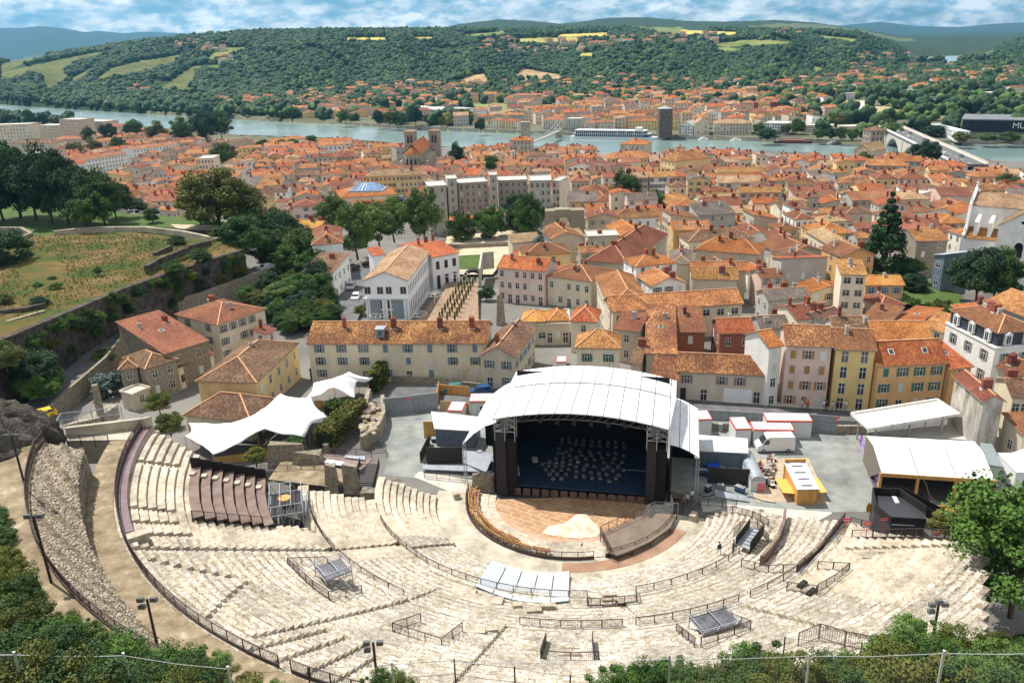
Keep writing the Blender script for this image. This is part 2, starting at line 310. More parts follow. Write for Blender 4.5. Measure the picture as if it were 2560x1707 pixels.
def terrain(x,y):
 x=np.asarray(x,float);y=np.asarray(y,float);D=np.hypot(x,y);az=np.arctan2(x,y);px=np.interp(az,_az,_px)
 z=np.interp(D,[0,135,180,290,400,560,640],[0,0,-1.5,-8,-14,-20,-21.5])
 Df=np.interp(px,*FOOT);Dc=np.interp(px,*CREST);zc=CAM_H+Dc*np.interp(px,*C1)
 t=np.clip((D-Df)/(Dc-Df),0,1);bump=7*np.sin(x*.011+1.3)*np.sin(y*.006+x*.004)*np.sin(pi*t)
 gul=16*np.sin(px*.021+2*np.sin(px*.006))*np.sin(pi*np.clip(t*1.15,0,1))**1.5
 zh=-21.5+(zc+21.5)*(0.35*t+0.65*sstep(t))+bump+gul*(px<2200)
 z=np.where(D>Df,zh,z)
 z2=CAM_H+5200*np.interp(px,*C2);z3=CAM_H+14000*np.interp(px,*C3);dip=np.minimum(zc,z2)-12
 z=np.where(D>Dc,zc+(dip-zc)*sstep((D-Dc)/(3600-Dc)),z)
 z=np.where(D>3600,dip+(z2-dip)*sstep((D-3600)/1600),z)
 z=np.where(D>5200,z2+(np.minimum(z2,z3)-90-z2)*sstep((D-5200)/2800),z)
 z=np.where(D>8000,np.minimum(z2,z3)-90+(z3-np.minimum(z2,z3)+90)*sstep((D-8000)/6000),z)
 z=np.where(D>14000,z3-(D-14000)*.1,z)
 h4=-21.5+(CAM_H+3000*np.interp(px,*C4)+21.5)*sstep((D-2150)/850);z=np.where((px>2300)&(D>2150)&(D<4000),np.maximum(z,h4),z)
 z=np.where(inpoly(x,y,RIVER)|(inpoly(x,y,FARW)),-29,z)
 r=np.hypot(x-CX,y-CY);a=np.degrees(np.arctan2(y-CY,x-CX));a=np.where(a>90,a-360,a)
 w=sstep((a-th_start(r)+5)/5)*sstep((th_end(r)+4-a)/7)
 hill=np.where(r<57.3,zr(np.minimum(r,57.3))-1.3,18.9)+np.clip(r-61,0,32)*1.12*sstep((a+160)/30)-np.clip(r-62.5,0,30)*.9*(1-sstep((a+175)/20))
 z=np.where(r<110,np.where(r<14,np.minimum(z,-.4),z*(1-w)+hill*w),z)
 back=(r>61)&(a>-170)&(a<-20)
 return z
def tz(x,y):return float(terrain(np.array([x]),np.array([y]))[0])
# ---- land cover read off the photo, kept as real colours of ground
VINE,FIELDY,FIELDG,EARTH,LAWN=(0.115,0.125,0.04),(0.50,0.40,0.10),(0.17,0.19,0.055),(0.34,0.24,0.13),(0.10,0.16,0.03)
COVER=[(VINE,'T0',[(0,500),(250,440),(650,360),(800,350),(560,400),(430,470),(470,520),(380,600),(310,615),(270,500),(200,490),(60,545),(0,545)]),(VINE,'T0',[(0,440),(240,380),(380,370),(250,400),(0,500)]),(VINE,'T0',[(640,550),(760,470),(900,430),(1200,380),(1290,350),(1150,440),(1000,480),(800,520)]),(VINE,'T0',[(1080,620),(1270,480),(1350,450),(1330,540),(1280,600),(1390,640),(1300,670)]),(VINE,'T0',[(480,540),(660,450),(580,520),(500,560)]),(FIELDG,'T0',[(1400,410),(1500,330),(1750,318),(1620,350),(1450,405)]),(LAWN,'T0',[(1330,450),(1520,440),(1520,460),(1350,465)]),(FIELDY,'T1',[(1480,238),(1850,222),(1840,247),(1500,254)]),((0.34,0.30,0.09),'T1',[(1190,265),(1680,253),(1620,297),(1230,288)]),(FIELDY,'T1',[(480,253),(645,255),(645,270),(500,268)]),(FIELDY,'T1',[(40,258),(330,258),(330,275),(40,277)]),((0.42,0.36,0.10),'T1',[(1620,363),(1740,360),(1735,390),(1640,392)]),(EARTH,'T1',[(1170,525),(1250,468),(1470,505),(1560,525),(1570,548),(1200,548)]),(EARTH,'T1',[(780,565),(900,520),(1000,498),(1030,582),(850,588)]),(FIELDG,'T1',[(830,240),(1130,215),(1140,235),(860,252)]),(FIELDG,'T1',[(1900,190),(2352,190),(2352,240),(2230,230),(2100,205)]),(FIELDY,'T2',[(0,205),(400,222),(390,242),(0,237)]),(FIELDG,'T2',[(180,300),(500,273),(880,290),(720,302),(300,322)]),(FIELDG,'T2',[(860,233),(1215,268),(1190,298),(1060,272)]),(FIELDG,'T2',[(895,448),(1030,480),(1000,507),(920,492)]),(FIELDG,'T2',[(220,318),(430,338),(400,358),(290,352)]),(LAWN,'T2',[(2170,620),(2400,612),(2400,665),(2200,655)]),((0.36,0.30,0.17),'T2',[(1220,728),(1390,722),(1580,790),(1480,802),(1290,790)]),((0.30,0.26,0.13),'T2',[(1800,800),(2400,790),(2400,835),(1830,850)]),((0.55,0.50,0.42),'T2',[(1080,690),(1350,690),(1240,725),(1330,790),(1480,830),(1450,860),(1150,740)]),((0.18,0.19,0.08),'T1',[(880,715),(1170,705),(1160,760),(900,770)])]
def projn(x,y,z):
 q=np.stack([x,y,z-CAM_H],-1);w=q@np.array(_fw);return 1280+FPX*(q@np.array(_ri))/w,853.5-FPX*(q@np.array(_up))/w
def cover_index(x,y,z):
 px,py=projn(x,y,z);idx=np.full(x.shape,-1)
 for k,(_,n,P)in enumerate(COVER):idx[inpoly(px,py,[c(n,*p)for p in P])]=k
 return idx,px,py
_ra=np.concatenate([np.arange(8,130,1.6),np.geomspace(130,640,90),np.geomspace(650,1150,40),np.linspace(1165,2850,240),np.geomspace(2880,15300,80)])
_aa=np.radians(np.linspace(-46,46,560))
_A,_Rr=np.meshgrid(_aa,_ra);gx=_Rr*np.sin(_A);gy=_Rr*np.cos(_A);gz=terrain(gx,gy)
rough=np.where(_Rr>1200,1.0,0)*(NR.rand(*gz.shape)-.5)*np.clip(_Rr/1500,0,3);gz=np.where(gz>-27,gz+rough,gz)
nr,na=gx.shape;ii=np.arange(nr*na).reshape(nr,na)
gf=np.stack([ii[:-1,:-1],ii[:-1,1:],ii[1:,1:],ii[1:,:-1]],-1).reshape(-1,4)
GM=bpy.data.materials.new('ground_cover');GM.use_nodes=True;g=G(GM)
b=g.a('ShaderNodeBsdfPrincipled',i_Roughness=0.95);b.inputs['Specular IOR Level'].default_value=0.1;o=g.a('ShaderNodeOutputMaterial');g.c(b.outputs[0],o.inputs[0])
at=g.a('ShaderNodeAttribute',attribute_name='cover');tc=g.a('ShaderNodeTexCoord')
nz=g.a('ShaderNodeTexNoise',i_Scale=0.02,i_Detail=10,i_Roughness=0.65);g.c(tc.outputs['Object'],nz.inputs['Vector'])
g.c(g.mix(1.0,at.outputs['Color'],g.ramp(nz.outputs[0],[(0.3,(0.55,)*3),(0.7,(1.5,)*3)]),'MULTIPLY'),b.inputs['Base Color'])
me=npmesh('ground',np.stack([gx,gy,gz],-1).reshape(-1,3),gf,GM,smooth=True)
idx,gpx,gpy=cover_index(gx,gy,gz)
cv=np.zeros((nr,na,4),np.float32);cv[...,3]=1
cv[...,:3]=np.where((_Rr>1150)[...,None],(0.030,0.050,0.020),(0.17,0.16,0.145));cv[...,:3]=np.where(((_Rr>640)&(_Rr<=1250))[...,None],(0.13,0.13,0.08),cv[...,:3])
th=(np.hypot(gx-CX,gy-CY)>57)&(gy<100)&(_Rr<130);cv[...,:3]=np.where(th[...,None],(0.16,0.14,0.08),cv[...,:3])
for k,(col,_,_)in enumerate(COVER):cv[idx==k,:3]=col
patch=(np.sin(gx*.0021+3*np.sin(gy*.0009))*np.sin(gy*.0017+gx*.0006));cv[...,:3]=np.where(((_Rr>3000)&(_Rr<9000)&(patch>.6))[...,None],(0.10,0.12,0.05),cv[...,:3])
ca=me.color_attributes.new('cover','FLOAT_COLOR','POINT');ca.data.foreach_set('color',cv.ravel())
link('ground',me,kind='structure')
WATER=bpy.data.materials.new('river_water');WATER.use_nodes=True;g=G(WATER)
b=g.a('ShaderNodeBsdfPrincipled',i_Roughness=0.22);b.inputs['Specular IOR Level'].default_value=0.5;o=g.a('ShaderNodeOutputMaterial');g.c(b.outputs[0],o.inputs[0])
tc=g.a('ShaderNodeTexCoord');n1=g.a('ShaderNodeTexNoise',i_Scale=0.012,i_Detail=5);g.c(tc.outputs['Object'],n1.inputs['Vector'])
g.c(g.ramp(n1.outputs[0],[(0.35,(0.13,0.21,0.20)),(0.65,(0.22,0.30,0.285))]),b.inputs['Base Color'])
n2=g.a('ShaderNodeTexNoise',i_Scale=0.5,i_Detail=5);g.c(tc.outputs['Object'],n2.inputs['Vector']);bp=g.a('ShaderNodeBump',i_Strength=0.35,i_Distance=0.4);g.c(n2.outputs[0],bp.inputs['Height']);g.c(bp.outputs[0],b.inputs['Normal'])
me=bpy.data.meshes.new('river');nf=min(len(NEAR),len(FAR));vs=[(x,y,-25)for x,y in NEAR]+[(x,y,-25)for x,y in FAR];a_,b_=len(NEAR),len(FAR)
fs=[]
i=j=0
while i<a_-1 or j<b_-1:
 if j>=b_-1 or(i<a_-1 and NEAR[i+1][0]<=FAR[j+1][0]):fs.append((i,i+1,a_+j));i+=1
 else:fs.append((i,a_+j+1,a_+j));j+=1
vs=[(x-6,y-8,z)if k<a_ else(x+6,y+8,z)for k,(x,y,z)in enumerate(vs)]
me.from_pydata(vs,[],fs);me.materials.append(WATER);me.update();link('river',me,kind='structure')
_c=FARW.mean(0);me=bpy.data.meshes.new('river_reach');me.from_pydata([(_c[0]+(x-_c[0])*1.08,_c[1]+(y-_c[1])*1.08,-25)for x,y in FARW],[],[tuple(range(len(FARW)))]);me.materials.append(WATER);link('river_reach',me,kind='structure')
def wall_line(name,pts,h,th,m,label=None,cat='wall',z=None,kind=None,top=0,low=0,toplow=None):
 """a wall along ground points, real thickness"""
 mb=MB();P=[Vector(p)for p in pts];n=[]
 for i in range(len(P)):
  d=(P[min(i+1,len(P)-1)]-P[max(i-1,0)]);d.z=0;d.normalize();n.append(Vector((-d.y,d.x,0))*th/2)
 hs=h if isinstance(h,(list,tuple))else[h]*len(P)
 for i in range(len(P)-1):
  a,b=P[i],P[i+1];u=Vector((0,0,1))
  mb.hexa([a-n[i]-u*low,b-n[i+1]-u*low,b+n[i+1]-u*low,a+n[i]-u*low],[a-n[i]+u*hs[i],b-n[i+1]+u*hs[i+1],b+n[i+1]+u*hs[i+1],a+n[i]+u*hs[i]])
 return mb.build(name,m,label=label,category=None if kind else cat,kind=kind)
quay=mat('quay_stone',(0.28,0.25,0.20),(0.45,0.41,0.34),scale=.3,bump=.3)
wall_line('quay_wall',[(x,y,-28)for x,y in NEAR[2:13]],6.6,1.2,quay,'long stone embankment wall on the town side of the river')
wall_line('quay_wall',[(x,y,-28)for x,y in FAR[6:13]],6.2,1.2,quay,'long stone embankment wall along the far bank of the river')
# ---- trees
def ico(sub=1):
 import bmesh
 bm=bmesh.new();bmesh.ops.create_icosphere(bm,subdivisions=sub,radius=1);v=np.array([x.co[:]for x in bm.verts]);f=np.array([[q.index for q in x.verts]for x in bm.faces]);bm.free();return v,f
IV,IF=ico(2);IV1,IF1=ico(1)
def blobtree(name,m,seed,blobs=4,tall=1.0):
 rs=np.random.RandomState(seed);V=[];F=[];n=0
 for k in range(blobs):
  cpos=np.array([rs.uniform(-.45,.45),rs.uniform(-.45,.45),rs.uniform(.35,.95)*tall])if k else np.array([0,0,.55*tall]);rr=rs.uniform(.3,.5)if k else .55
  v=IV*rr*np.array([1,1,.9*tall])*(1+rs.uniform(-.28,.28,(len(IV),1)))+cpos;V.append(v);F.append(IF+n);n+=len(IV)
 return npmesh(name,np.vstack(V),np.vstack(F),m)
TK=bpy.data.collections.new('woodland_tree_kinds')
for i,(m,tall)in enumerate([('green',1.0),('dark',1.15),('green',.9),('dark',.95),('olive',.9),('bright',.85),('dark',1.7)]):
 TK.objects.link(bpy.data.objects.new('woodland_tree',blobtree('woodland_tree',LF[m],10+i,4 if i<6 else 2,tall)))
def scatter(name,P,S,IDX,coll,kind='stuff',label=None):
 me=bpy.data.meshes.new(name);me.vertices.add(len(P));me.vertices.foreach_set('co',np.asarray(P,np.float32).ravel())
 for nme,typ,arr in(('sc','FLOAT',S),('ix','INT',IDX),('rz','FLOAT',NR.rand(len(P))*6.28)):
  a=me.attributes.new(nme,typ,'POINT');a.data.foreach_set('value',np.asarray(arr,np.float32 if typ=='FLOAT' else np.int32))
 me.update();o=link(name,me,kind=kind,label=label)
 nt=bpy.data.node_groups.new(name,'GeometryNodeTree');nt.interface.new_socket('Geometry',in_out='INPUT',socket_type='NodeSocketGeometry');nt.interface.new_socket('Geometry',in_out='OUTPUT',socket_type='NodeSocketGeometry')
 N=nt.nodes;L=nt.links;gi=N.new('NodeGroupInput');go=N.new('NodeGroupOutput');ip=N.new('GeometryNodeInstanceOnPoints');ci=N.new('GeometryNodeCollectionInfo')
 ci.inputs['Collection'].default_value=coll;ci.inputs['Separate Children'].default_value=True;ci.inputs['Reset Children'].default_value=True;ip.inputs['Pick Instance'].default_value=True
 def att(nme,t):a=N.new('GeometryNodeInputNamedAttribute');a.data_type=t;a.inputs[0].default_value=nme;return a.outputs[0]
 cx=N.new('ShaderNodeCombineXYZ');L.new(att('rz','FLOAT'),cx.inputs[2])
 L.new(gi.outputs[0],ip.inputs['Points']);L.new(ci.outputs[0],ip.inputs['Instance']);L.new(att('ix','INT'),ip.inputs['Instance Index']);L.new(cx.outputs[0],ip.inputs['Rotation']);L.new(att('sc','FLOAT'),ip.inputs['Scale']);L.new(ip.outputs[0],go.inputs[0])
 md=o.modifiers.new('scatter','NODES');md.node_group=nt;return o
n=95000
a=NR.uniform(radians(-38),radians(38),n);D=np.sqrt(NR.uniform(1120**2,3300**2,n));x=D*np.sin(a);y=D*np.cos(a)
z=terrain(x,y);idx,px,py=cover_index(x,y,z);idx=np.maximum(idx,np.maximum(cover_index(x,y,z+4)[0],cover_index(x,y,z+8)[0]))
dens=np.sin(x*.013)*np.sin(y*.011+x*.005)+.6*np.sin(x*.031+y*.027)
VILL=[('T1',940,280,260,95),('T1',1400,280,260,80),('T1',1700,260,300,80),('T0',1150,290,420,70),('T0',1500,400,250,40),('T1',2050,240,300,90),('T2',0,240,250,60),('T2',540,215,280,35),('T2',1150,380,400,60),('T1',1050,340,500,40)]
vill=np.zeros(n,bool)
for nme,vx,vy,vw,vh in VILL:
 p0=c(nme,vx,vy);p1=c(nme,vx+vw,vy+vh);vill|=(px>p0[0])&(px<p1[0])&(py>p0[1])&(py<p1[1])
flat=(z<-19.5)
keep=(z>-22)&(idx<0)&~(vill&(NR.rand(n)<.55))&~(flat&(NR.rand(n)<.35))&((D<2800)|(NR.rand(n)<.6))&(dens>-1.25)
keep&=~inpoly(x,y,RIVER+np.array([0,0]))
P=np.stack([x,y,z-.6],-1)[keep];s=NR.uniform(5,10,n)[keep];k=NR.choice(7,n,p=[.16,.36,.12,.28,.03,.02,.03])[keep]
zone=(np.sin(px*.013+py*.06)[keep]>.1);k=np.where(zone&(k==0),1,k)
scatter('woodland',P,s,k,TK,label='dense green woods covering the hill across the river')
n=7000;a=NR.uniform(radians(-38),radians(40),n);D=np.sqrt(NR.uniform(560**2,1560**2,n));x=D*np.sin(a);y=D*np.cos(a);z=terrain(x,y);idx,px,py=cover_index(x,y,z)
shore=np.array(FAR);dsh=y-np.interp(x,shore[:,0],shore[:,1])
keep=(z>-23)&(idx<0)&(dsh>8)&((NR.rand(n)<.33)|((dsh<30)&(px<900))|(px<700)|((px>2050)&(NR.rand(n)<.3)))&~((px>1180)&(px<1950)&(dsh<260))
scatter('riverside_woodland',np.stack([x,y,z-.4],-1)[keep],NR.uniform(6,11,n)[keep],NR.choice(7,n,p=[.22,.36,.12,.16,.05,.03,.06])[keep],TK,label='trees and shrubs in mass along the far river bank')
def crown_mesh(name,m,seed,clumps,leaves,rx=1.0,rz_=0.8,leaf=0.05,hollow=0.35,rc=(.22,.36),shape=None):
 """unit crown: many leaf-sized faces gathered in clumps through the volume; centre at z=0"""
 rs=np.random.RandomState(seed);d=rs.normal(size=(clumps,3));d/=np.linalg.norm(d,axis=1)[:,None];rad=rs.uniform(hollow,.85,(clumps,1))**.7
 cc=d*rad*np.array([rx,rx,rz_])
 if shape=='cone':
  h=np.round(rs.uniform(0,1,clumps)**.8*11)/11;an=rs.uniform(0,6.28,clumps);rr=(1-h)*rs.uniform(.35,1,clumps)*rx;cc=np.stack([rr*np.cos(an),rr*np.sin(an),h*2*rz_-rz_],-1)
 cr=rs.uniform(rc[0],rc[1],clumps)
 if shape=='cone':cr=cr*(1.15-.8*h)
 k=rs.randint(0,clumps,leaves);dd=rs.normal(size=(leaves,3));dd/=np.linalg.norm(dd,axis=1)[:,None]
 p=cc[k]+dd*(cr[k]*rs.uniform(.55,1.05,leaves))[:,None]*np.array([1,1,.75])
 nrm=dd+rs.normal(size=(leaves,3))*.55;nrm[:,2]+=.35;nrm/=np.linalg.norm(nrm,axis=1)[:,None]
 t=np.cross(nrm,rs.normal(size=(leaves,3)));t/=np.linalg.norm(t,axis=1)[:,None];b=np.cross(nrm,t)
 s=(leaf*rs.uniform(.6,1.4,leaves))[:,None];v=np.stack([p-t*s-b*s*.6,p+t*s-b*s*.6,p+t*s*.7+b*s*.8,p-t*s*.6+b*s*.7],1).reshape(-1,3)
 return npmesh(name,v,np.arange(len(v)).reshape(-1,4),m)
CROWN={}
def crown(kind,var):
 key=(kind,var)
 if key not in CROWN:
  if kind=='cone':CROWN[key]=crown_mesh('crown',LF['dark'],50+var,210,15000,1,1,.032,shape='cone',rc=(.11,.22))
  elif kind=='blue':CROWN[key]=crown_mesh('crown',LF['blue'],50+var,26,3800,1,.75,.055,.5)
  elif kind=='far':CROWN[key]=crown_mesh('crown',LF[('green','dark','olive')[var%3]],80+var,12,700,1,.9,.13,rc=(.3,.48))
  else:CROWN[key]=crown_mesh('crown',LF[kind],20+var,60,17000,1,.9,.026,.25,rc=(.16,.36))
 return CROWN[key]
def trunk_mesh(seed,h,r,top,spread):
 rs=random.Random(seed);mb=MB();t=Vector((rs.uniform(-.3,.3),rs.uniform(-.3,.3),h));mb.tube((0,0,-.8),t,r,r*.7,7)
 for k in range(5):
  an=k*1.26+rs.random();e=Vector((cos(an)*spread,sin(an)*spread,top*rs.uniform(.75,1.0)));mid=t.lerp(e,.45)+Vector((0,0,(top-h)*.12));mb.tube(t-Vector((0,0,.3)),mid,r*.5,r*.32,5);mb.tube(mid,e,r*.32,r*.1,5)
 mb.tube(t,(t.x*1.5,t.y*1.5,top),r*.6,r*.12,5)
 return mb.mesh('trunk',BARK,True)
def tree(name,label,x,y,z,H,wdt,kind='green',var=0,group=None,th=.16,asp=None):
 t=thing(name,label,'tree',(x,y,z),R.uniform(0,6),group);ch=H*(1-th*.8);hw=ch/2*1.06
 link('trunk',trunk_mesh(int(x*7+y),H*th,max(.12,H*.022),H*(.8 if kind!='cone' else .98),wdt*(.28 if kind!='cone' else .05)),t)
 zz=(1.0 if kind=='cone' else .75 if kind=='blue' else .95);link('crown',crown(kind,var),t,loc=(0,0,H-hw),scale=(wdt/2,wdt/2,hw/zz*.98));return t
ORD=lambda k:(['zeroth','first','second','third','fourth','fifth','sixth','seventh','eighth','ninth','tenth','eleventh','twelfth','thirteenth','fourteenth','fifteenth','sixteenth','seventeenth','eighteenth','nineteenth','twentieth']+[f'{i}{"st" if i % 10 == 1 else "nd" if i % 10 == 2 else "rd" if i % 10 == 3 else "th"}' for i in range(21,200)])[k]
# ------------------------------------------------------------------ the Roman theatre
LIME=mat('pale_limestone',(0.38,0.31,0.22),(0.54,0.48,0.39),scale=1.6,rough=0.95,bump=0.4,bscale=7,detail=8,lo=0.32,hi=0.55,c3=(0.60,0.56,0.49),vary=.06,macro=.22)
RUB=mat('rubble_masonry',(0.36,0.30,0.225),(0.56,0.515,0.44),scale=2.0,rough=0.95,bump=0.7,bscale=6,detail=10,lo=0.36,hi=0.52,c3=(0.66,0.635,0.59),vary=.09,macro=.17)
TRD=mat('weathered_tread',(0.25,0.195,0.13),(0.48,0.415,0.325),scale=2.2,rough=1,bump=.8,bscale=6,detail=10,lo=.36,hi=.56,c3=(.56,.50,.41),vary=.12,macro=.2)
SLAB=mat('smooth_slab',(0.42,0.37,0.29),(0.54,0.50,0.42),scale=0.8,rough=0.85,bump=0.15,macro=.3)
STONE=mat('loose_stone',(0.30,0.23,0.15),(0.52,0.45,0.35),scale=1.5,rough=0.95,vary=0.3,bump=0.4)
DIRT=mat('trodden_earth',(0.19,0.14,0.085),(0.33,0.26,0.17),scale=0.7,rough=1,bump=0.5,bscale=6,detail=9,c3=(0.48,0.42,0.33),lo=.35,hi=.6)
DECK=mat('brown_decking',(0.16,0.105,0.085),(0.24,0.17,0.14),scale=0.8,rough=0.7,vary=.1)
DARKP=mat('black_panel',(0.022,0.018,0.018),rough=0.6)
GAPS=[(-144.4,-145.0,24,50),(-121.7,-124.1,28,48.5),(-121.3,-122.2,43,50.5),(-118.7,-119.1,43,50.5),(-116,-115.8,43,50.5),(-113.4,-113.2,44,50.5),(-104.0,-104.5,31.8,47),(-144.4,-142,17,23),(-137,-142.8,43.4,49.4),(-136,-129,42.7,49.4),(-41.4,-40.4,34,46),(-154.7,-154.7,45,49.4),(-151.6,-151.2,45,49.4),(-148.6,-148.2,44.5,49.4),(-167.5,-166.5,45.3,49.6),(-84.0,-83.0,25,31),(-66,-64.5,33,46)]
seating=thing('theatre_seating','curved stone seating tiers of the Roman theatre stepping up from the orchestra','theatre',(CX,CY,0))
def noise1(a,s):return sin(a*12.9898+s*78.233)*43758.5453%1-.5
def arc_row(i,r0,r1,z,zlow,a0,a1,m,jit,name='seat_row'):
 """solid intervals between the stair gaps; inside a gap the row is missing its front half"""
 cuts=[]
 for d0,d1,ra,rb in GAPS:
  if ra<=r0<=rb:
   ce=d0+(d1-d0)*(r0-ra)/(rb-ra);hw=degrees(.42/r0)
   if a0<ce-hw and ce+hw<a1:cuts.append((ce-hw,ce+hw))
 cuts.sort();iv=[];cur=a0
 for p,q in cuts:
  if p>cur:iv.append((cur,p,0))
  iv.append((p,q,1));cur=max(cur,q)
 iv.append((cur,a1,0));mb=MB();seg=degrees(.55/r0)
 for p,q,gap in iv:
  n=max(1,int((q-p)/seg));prev=None
  rr0=r0+.42 if gap else r0;zz=zlow+(z-zlow)*.5 if gap else z
  if gap:
   mb.hexa([pl(r0,p,zlow-.5),pl(r0,q,zlow-.5),pl(rr0,q,zlow-.5),pl(rr0,p,zlow-.5)],[pl(r0,p,zlow+.02),pl(r0,q,zlow+.02),pl(rr0,q,zlow+.02),pl(rr0,p,zlow+.02)])
  base=len(mb.v)
  for k in range(n+1):
   t=p+(q-p)*k/n;e=0 if gap else jit*(noise1(t,i)+.6*noise1(round(t*.4,0),i+9));ez=0 if gap else jit*.6*noise1(t,i+3)
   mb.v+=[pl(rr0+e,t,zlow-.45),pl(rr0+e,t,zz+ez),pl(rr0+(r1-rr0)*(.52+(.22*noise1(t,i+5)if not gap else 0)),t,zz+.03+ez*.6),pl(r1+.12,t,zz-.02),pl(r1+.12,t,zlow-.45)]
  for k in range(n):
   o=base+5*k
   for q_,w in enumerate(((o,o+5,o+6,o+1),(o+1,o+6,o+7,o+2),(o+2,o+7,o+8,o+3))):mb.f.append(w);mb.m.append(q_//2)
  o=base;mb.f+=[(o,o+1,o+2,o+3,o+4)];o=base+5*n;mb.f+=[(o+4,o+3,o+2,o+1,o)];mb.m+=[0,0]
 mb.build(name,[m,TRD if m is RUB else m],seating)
def pl(r,t,z):return(r*cos(radians(t)),r*sin(radians(t)),z)
rows=[]
r=17.2
while r<24.2:rows.append((r,r+.8));r+=.8
rows.append((24.5,25.7));r=25.7
while r<31.9:rows.append((r,r+.8));r+=.8
rows.append((r,r+1.1));r+=1.1
while r<50.0:rows.append((r,r+.83));r+=.83
rows.append((r,51.0))
prev=.55
ROWZ=[]
for i,(r0,r1)in enumerate(rows):
 z=float(zr(r1));a0,a1=float(th_start(r0+.1)),float(th_end(r0+.1));lo=prev
 wob=(i*37%5-2)*(.25 if r0<32 else .12)
 parts=[]
 if r0>43.9:parts=[(a0,-147.8,LIME,.03),(-147.8,-58,RUB,.045),(-58,a1,RUB,.06)]
 elif r0>33:parts=[(-153.5+wob,-146.5,LIME,.04),(-146.5,-56,RUB,.04),(-56,a1+wob*.3,LIME,.05)]
 elif r0>24.4:parts=[(a0+wob,-140,LIME,.05),(-140,-60,RUB,.04),(-60,a1+wob,RUB,.09)]
 else:parts=[(a0+wob,-150,LIME,.05),(-150,-125,RUB,.07),(-125,a1+wob,RUB,.12)]
 for p,q,m,j in parts:
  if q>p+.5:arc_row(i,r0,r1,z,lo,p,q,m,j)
 ROWZ.append((r0,r1,z));prev=z
def ring(mb,r0,r1,z0,z1,a0,a1,mi=0,seg=.8,org=(0,0)):
 n=max(2,int(abs(a1-a0)*pi/180*r1/seg))
 for k in range(n):
  p,q=a0+(a1-a0)*k/n,a0+(a1-a0)*(k+1)/n
  mb.hexa([pl(r0,p,z0),pl(r0,q,z0),pl(r1,q,z0),pl(r1,p,z0)],[pl(r0,p,z1),pl(r0,q,z1),pl(r1,q,z1),pl(r1,p,z1)],mi)
def ring_obj(name,r0,r1,z0,z1,a0,a1,m,parent=seating,**kw):
 mb=MB();ring(mb,r0,r1,z0,z1,a0,a1);o=mb.build(name,m,parent,**kw)
 if parent is None:o.location=(CX,CY,0)
 return o
for nme,r0,z0,z1,a0,a1 in[('podium_wall',24.3,0,3.86,-165,-28),('podium_wall',31.9,2,6.3,-150,-36)]:ring_obj(nme,r0,r0+.25,z0,z1,a0,a1,LIME)
ring_obj('passage_paving',13.2,17.3,-.6,.56,-190,-20,SLAB,None,kind='structure')
ring_obj('orchestra_step',11.6,13.0,-.5,.55,-190,2,RUB);ring_obj('orchestra_step',10.5,11.6,-.5,.45,-190,2,LIME);ring_obj('orchestra_step',9.6,10.5,-.5,.34,-190,2,LIME)
ring_obj('passage_floor',13.9,15.6,.5,.60,-98,-33,mat('ochre_floor',(0.25,0.145,0.09),(0.36,0.22,0.14),scale=.6,rough=.8),None,kind='structure')
OM=bpy.data.materials.new('orchestra_marble');OM.use_nodes=True;g=G(OM);b=g.a('ShaderNodeBsdfPrincipled',i_Roughness=.6);o=g.a('ShaderNodeOutputMaterial');g.c(b.outputs[0],o.inputs[0])
tc=g.a('ShaderNodeTexCoord');mp=g.a('ShaderNodeMapping');mp.inputs['Rotation'].default_value=(0,0,.6);g.c(tc.outputs['Object'],mp.inputs[0])
br=g.a('ShaderNodeTexBrick');g.c(mp.outputs[0],br.inputs['Vector']);br.inputs['Scale'].default_value=.32;br.inputs['Mortar Size'].default_value=.02
for k,col in(('Color1',(.35,.19,.09)),('Color2',(.45,.28,.15)),('Mortar',(.54,.40,.24))):br.inputs[k].default_value=(*col,1)
nz=g.a('ShaderNodeTexNoise',i_Scale=.9,i_Detail=8);g.c(tc.outputs['Object'],nz.inputs['Vector'])
g.c(g.mix(g.ramp(nz.outputs[0],[(.42,(0,0,0)),(.62,(.6,)*3)]),br.outputs[0],(.32,.16,.09)),b.inputs['Base Color'])
mb=MB();mb.prism([(9.6*cos(radians(t)),9.6*sin(radians(t)))for t in range(-184,5,4)],-.4,.30);o=mb.build('orchestra_floor',OM,None,kind='structure');o.location=(CX,CY,0)
ring_obj('orchestra_border',8.9,9.6,.2,.33,-165,-20,mat('rose_marble',(.48,.26,.17),(.58,.36,.26),scale=.8,rough=.6),None,kind='structure')
mb=MB();P=[W(('B2',*q),.34)for q in[(245,345),(300,285),(420,265),(470,235),(520,195),(600,180),(640,230),(690,270),(720,330),(700,370),(560,388),(420,378),(320,360)]]
mb.prism([(p.x,p.y)for p in P],.25,.345);mb.build('pale_marble_patch',mat('white_marble',(.50,.38,.26),(.66,.60,.52),scale=1.1,detail=8,rough=.6),None,kind='structure')
mb=MB();P=[W(('B2',*q),.5)for q in[(410,410),(575,415),(560,455),(640,560),(425,560)]]
mb.prism([(p.x,p.y)for p in P],.3,.585);mb.build('entry_slab',SLAB,None,kind='structure')
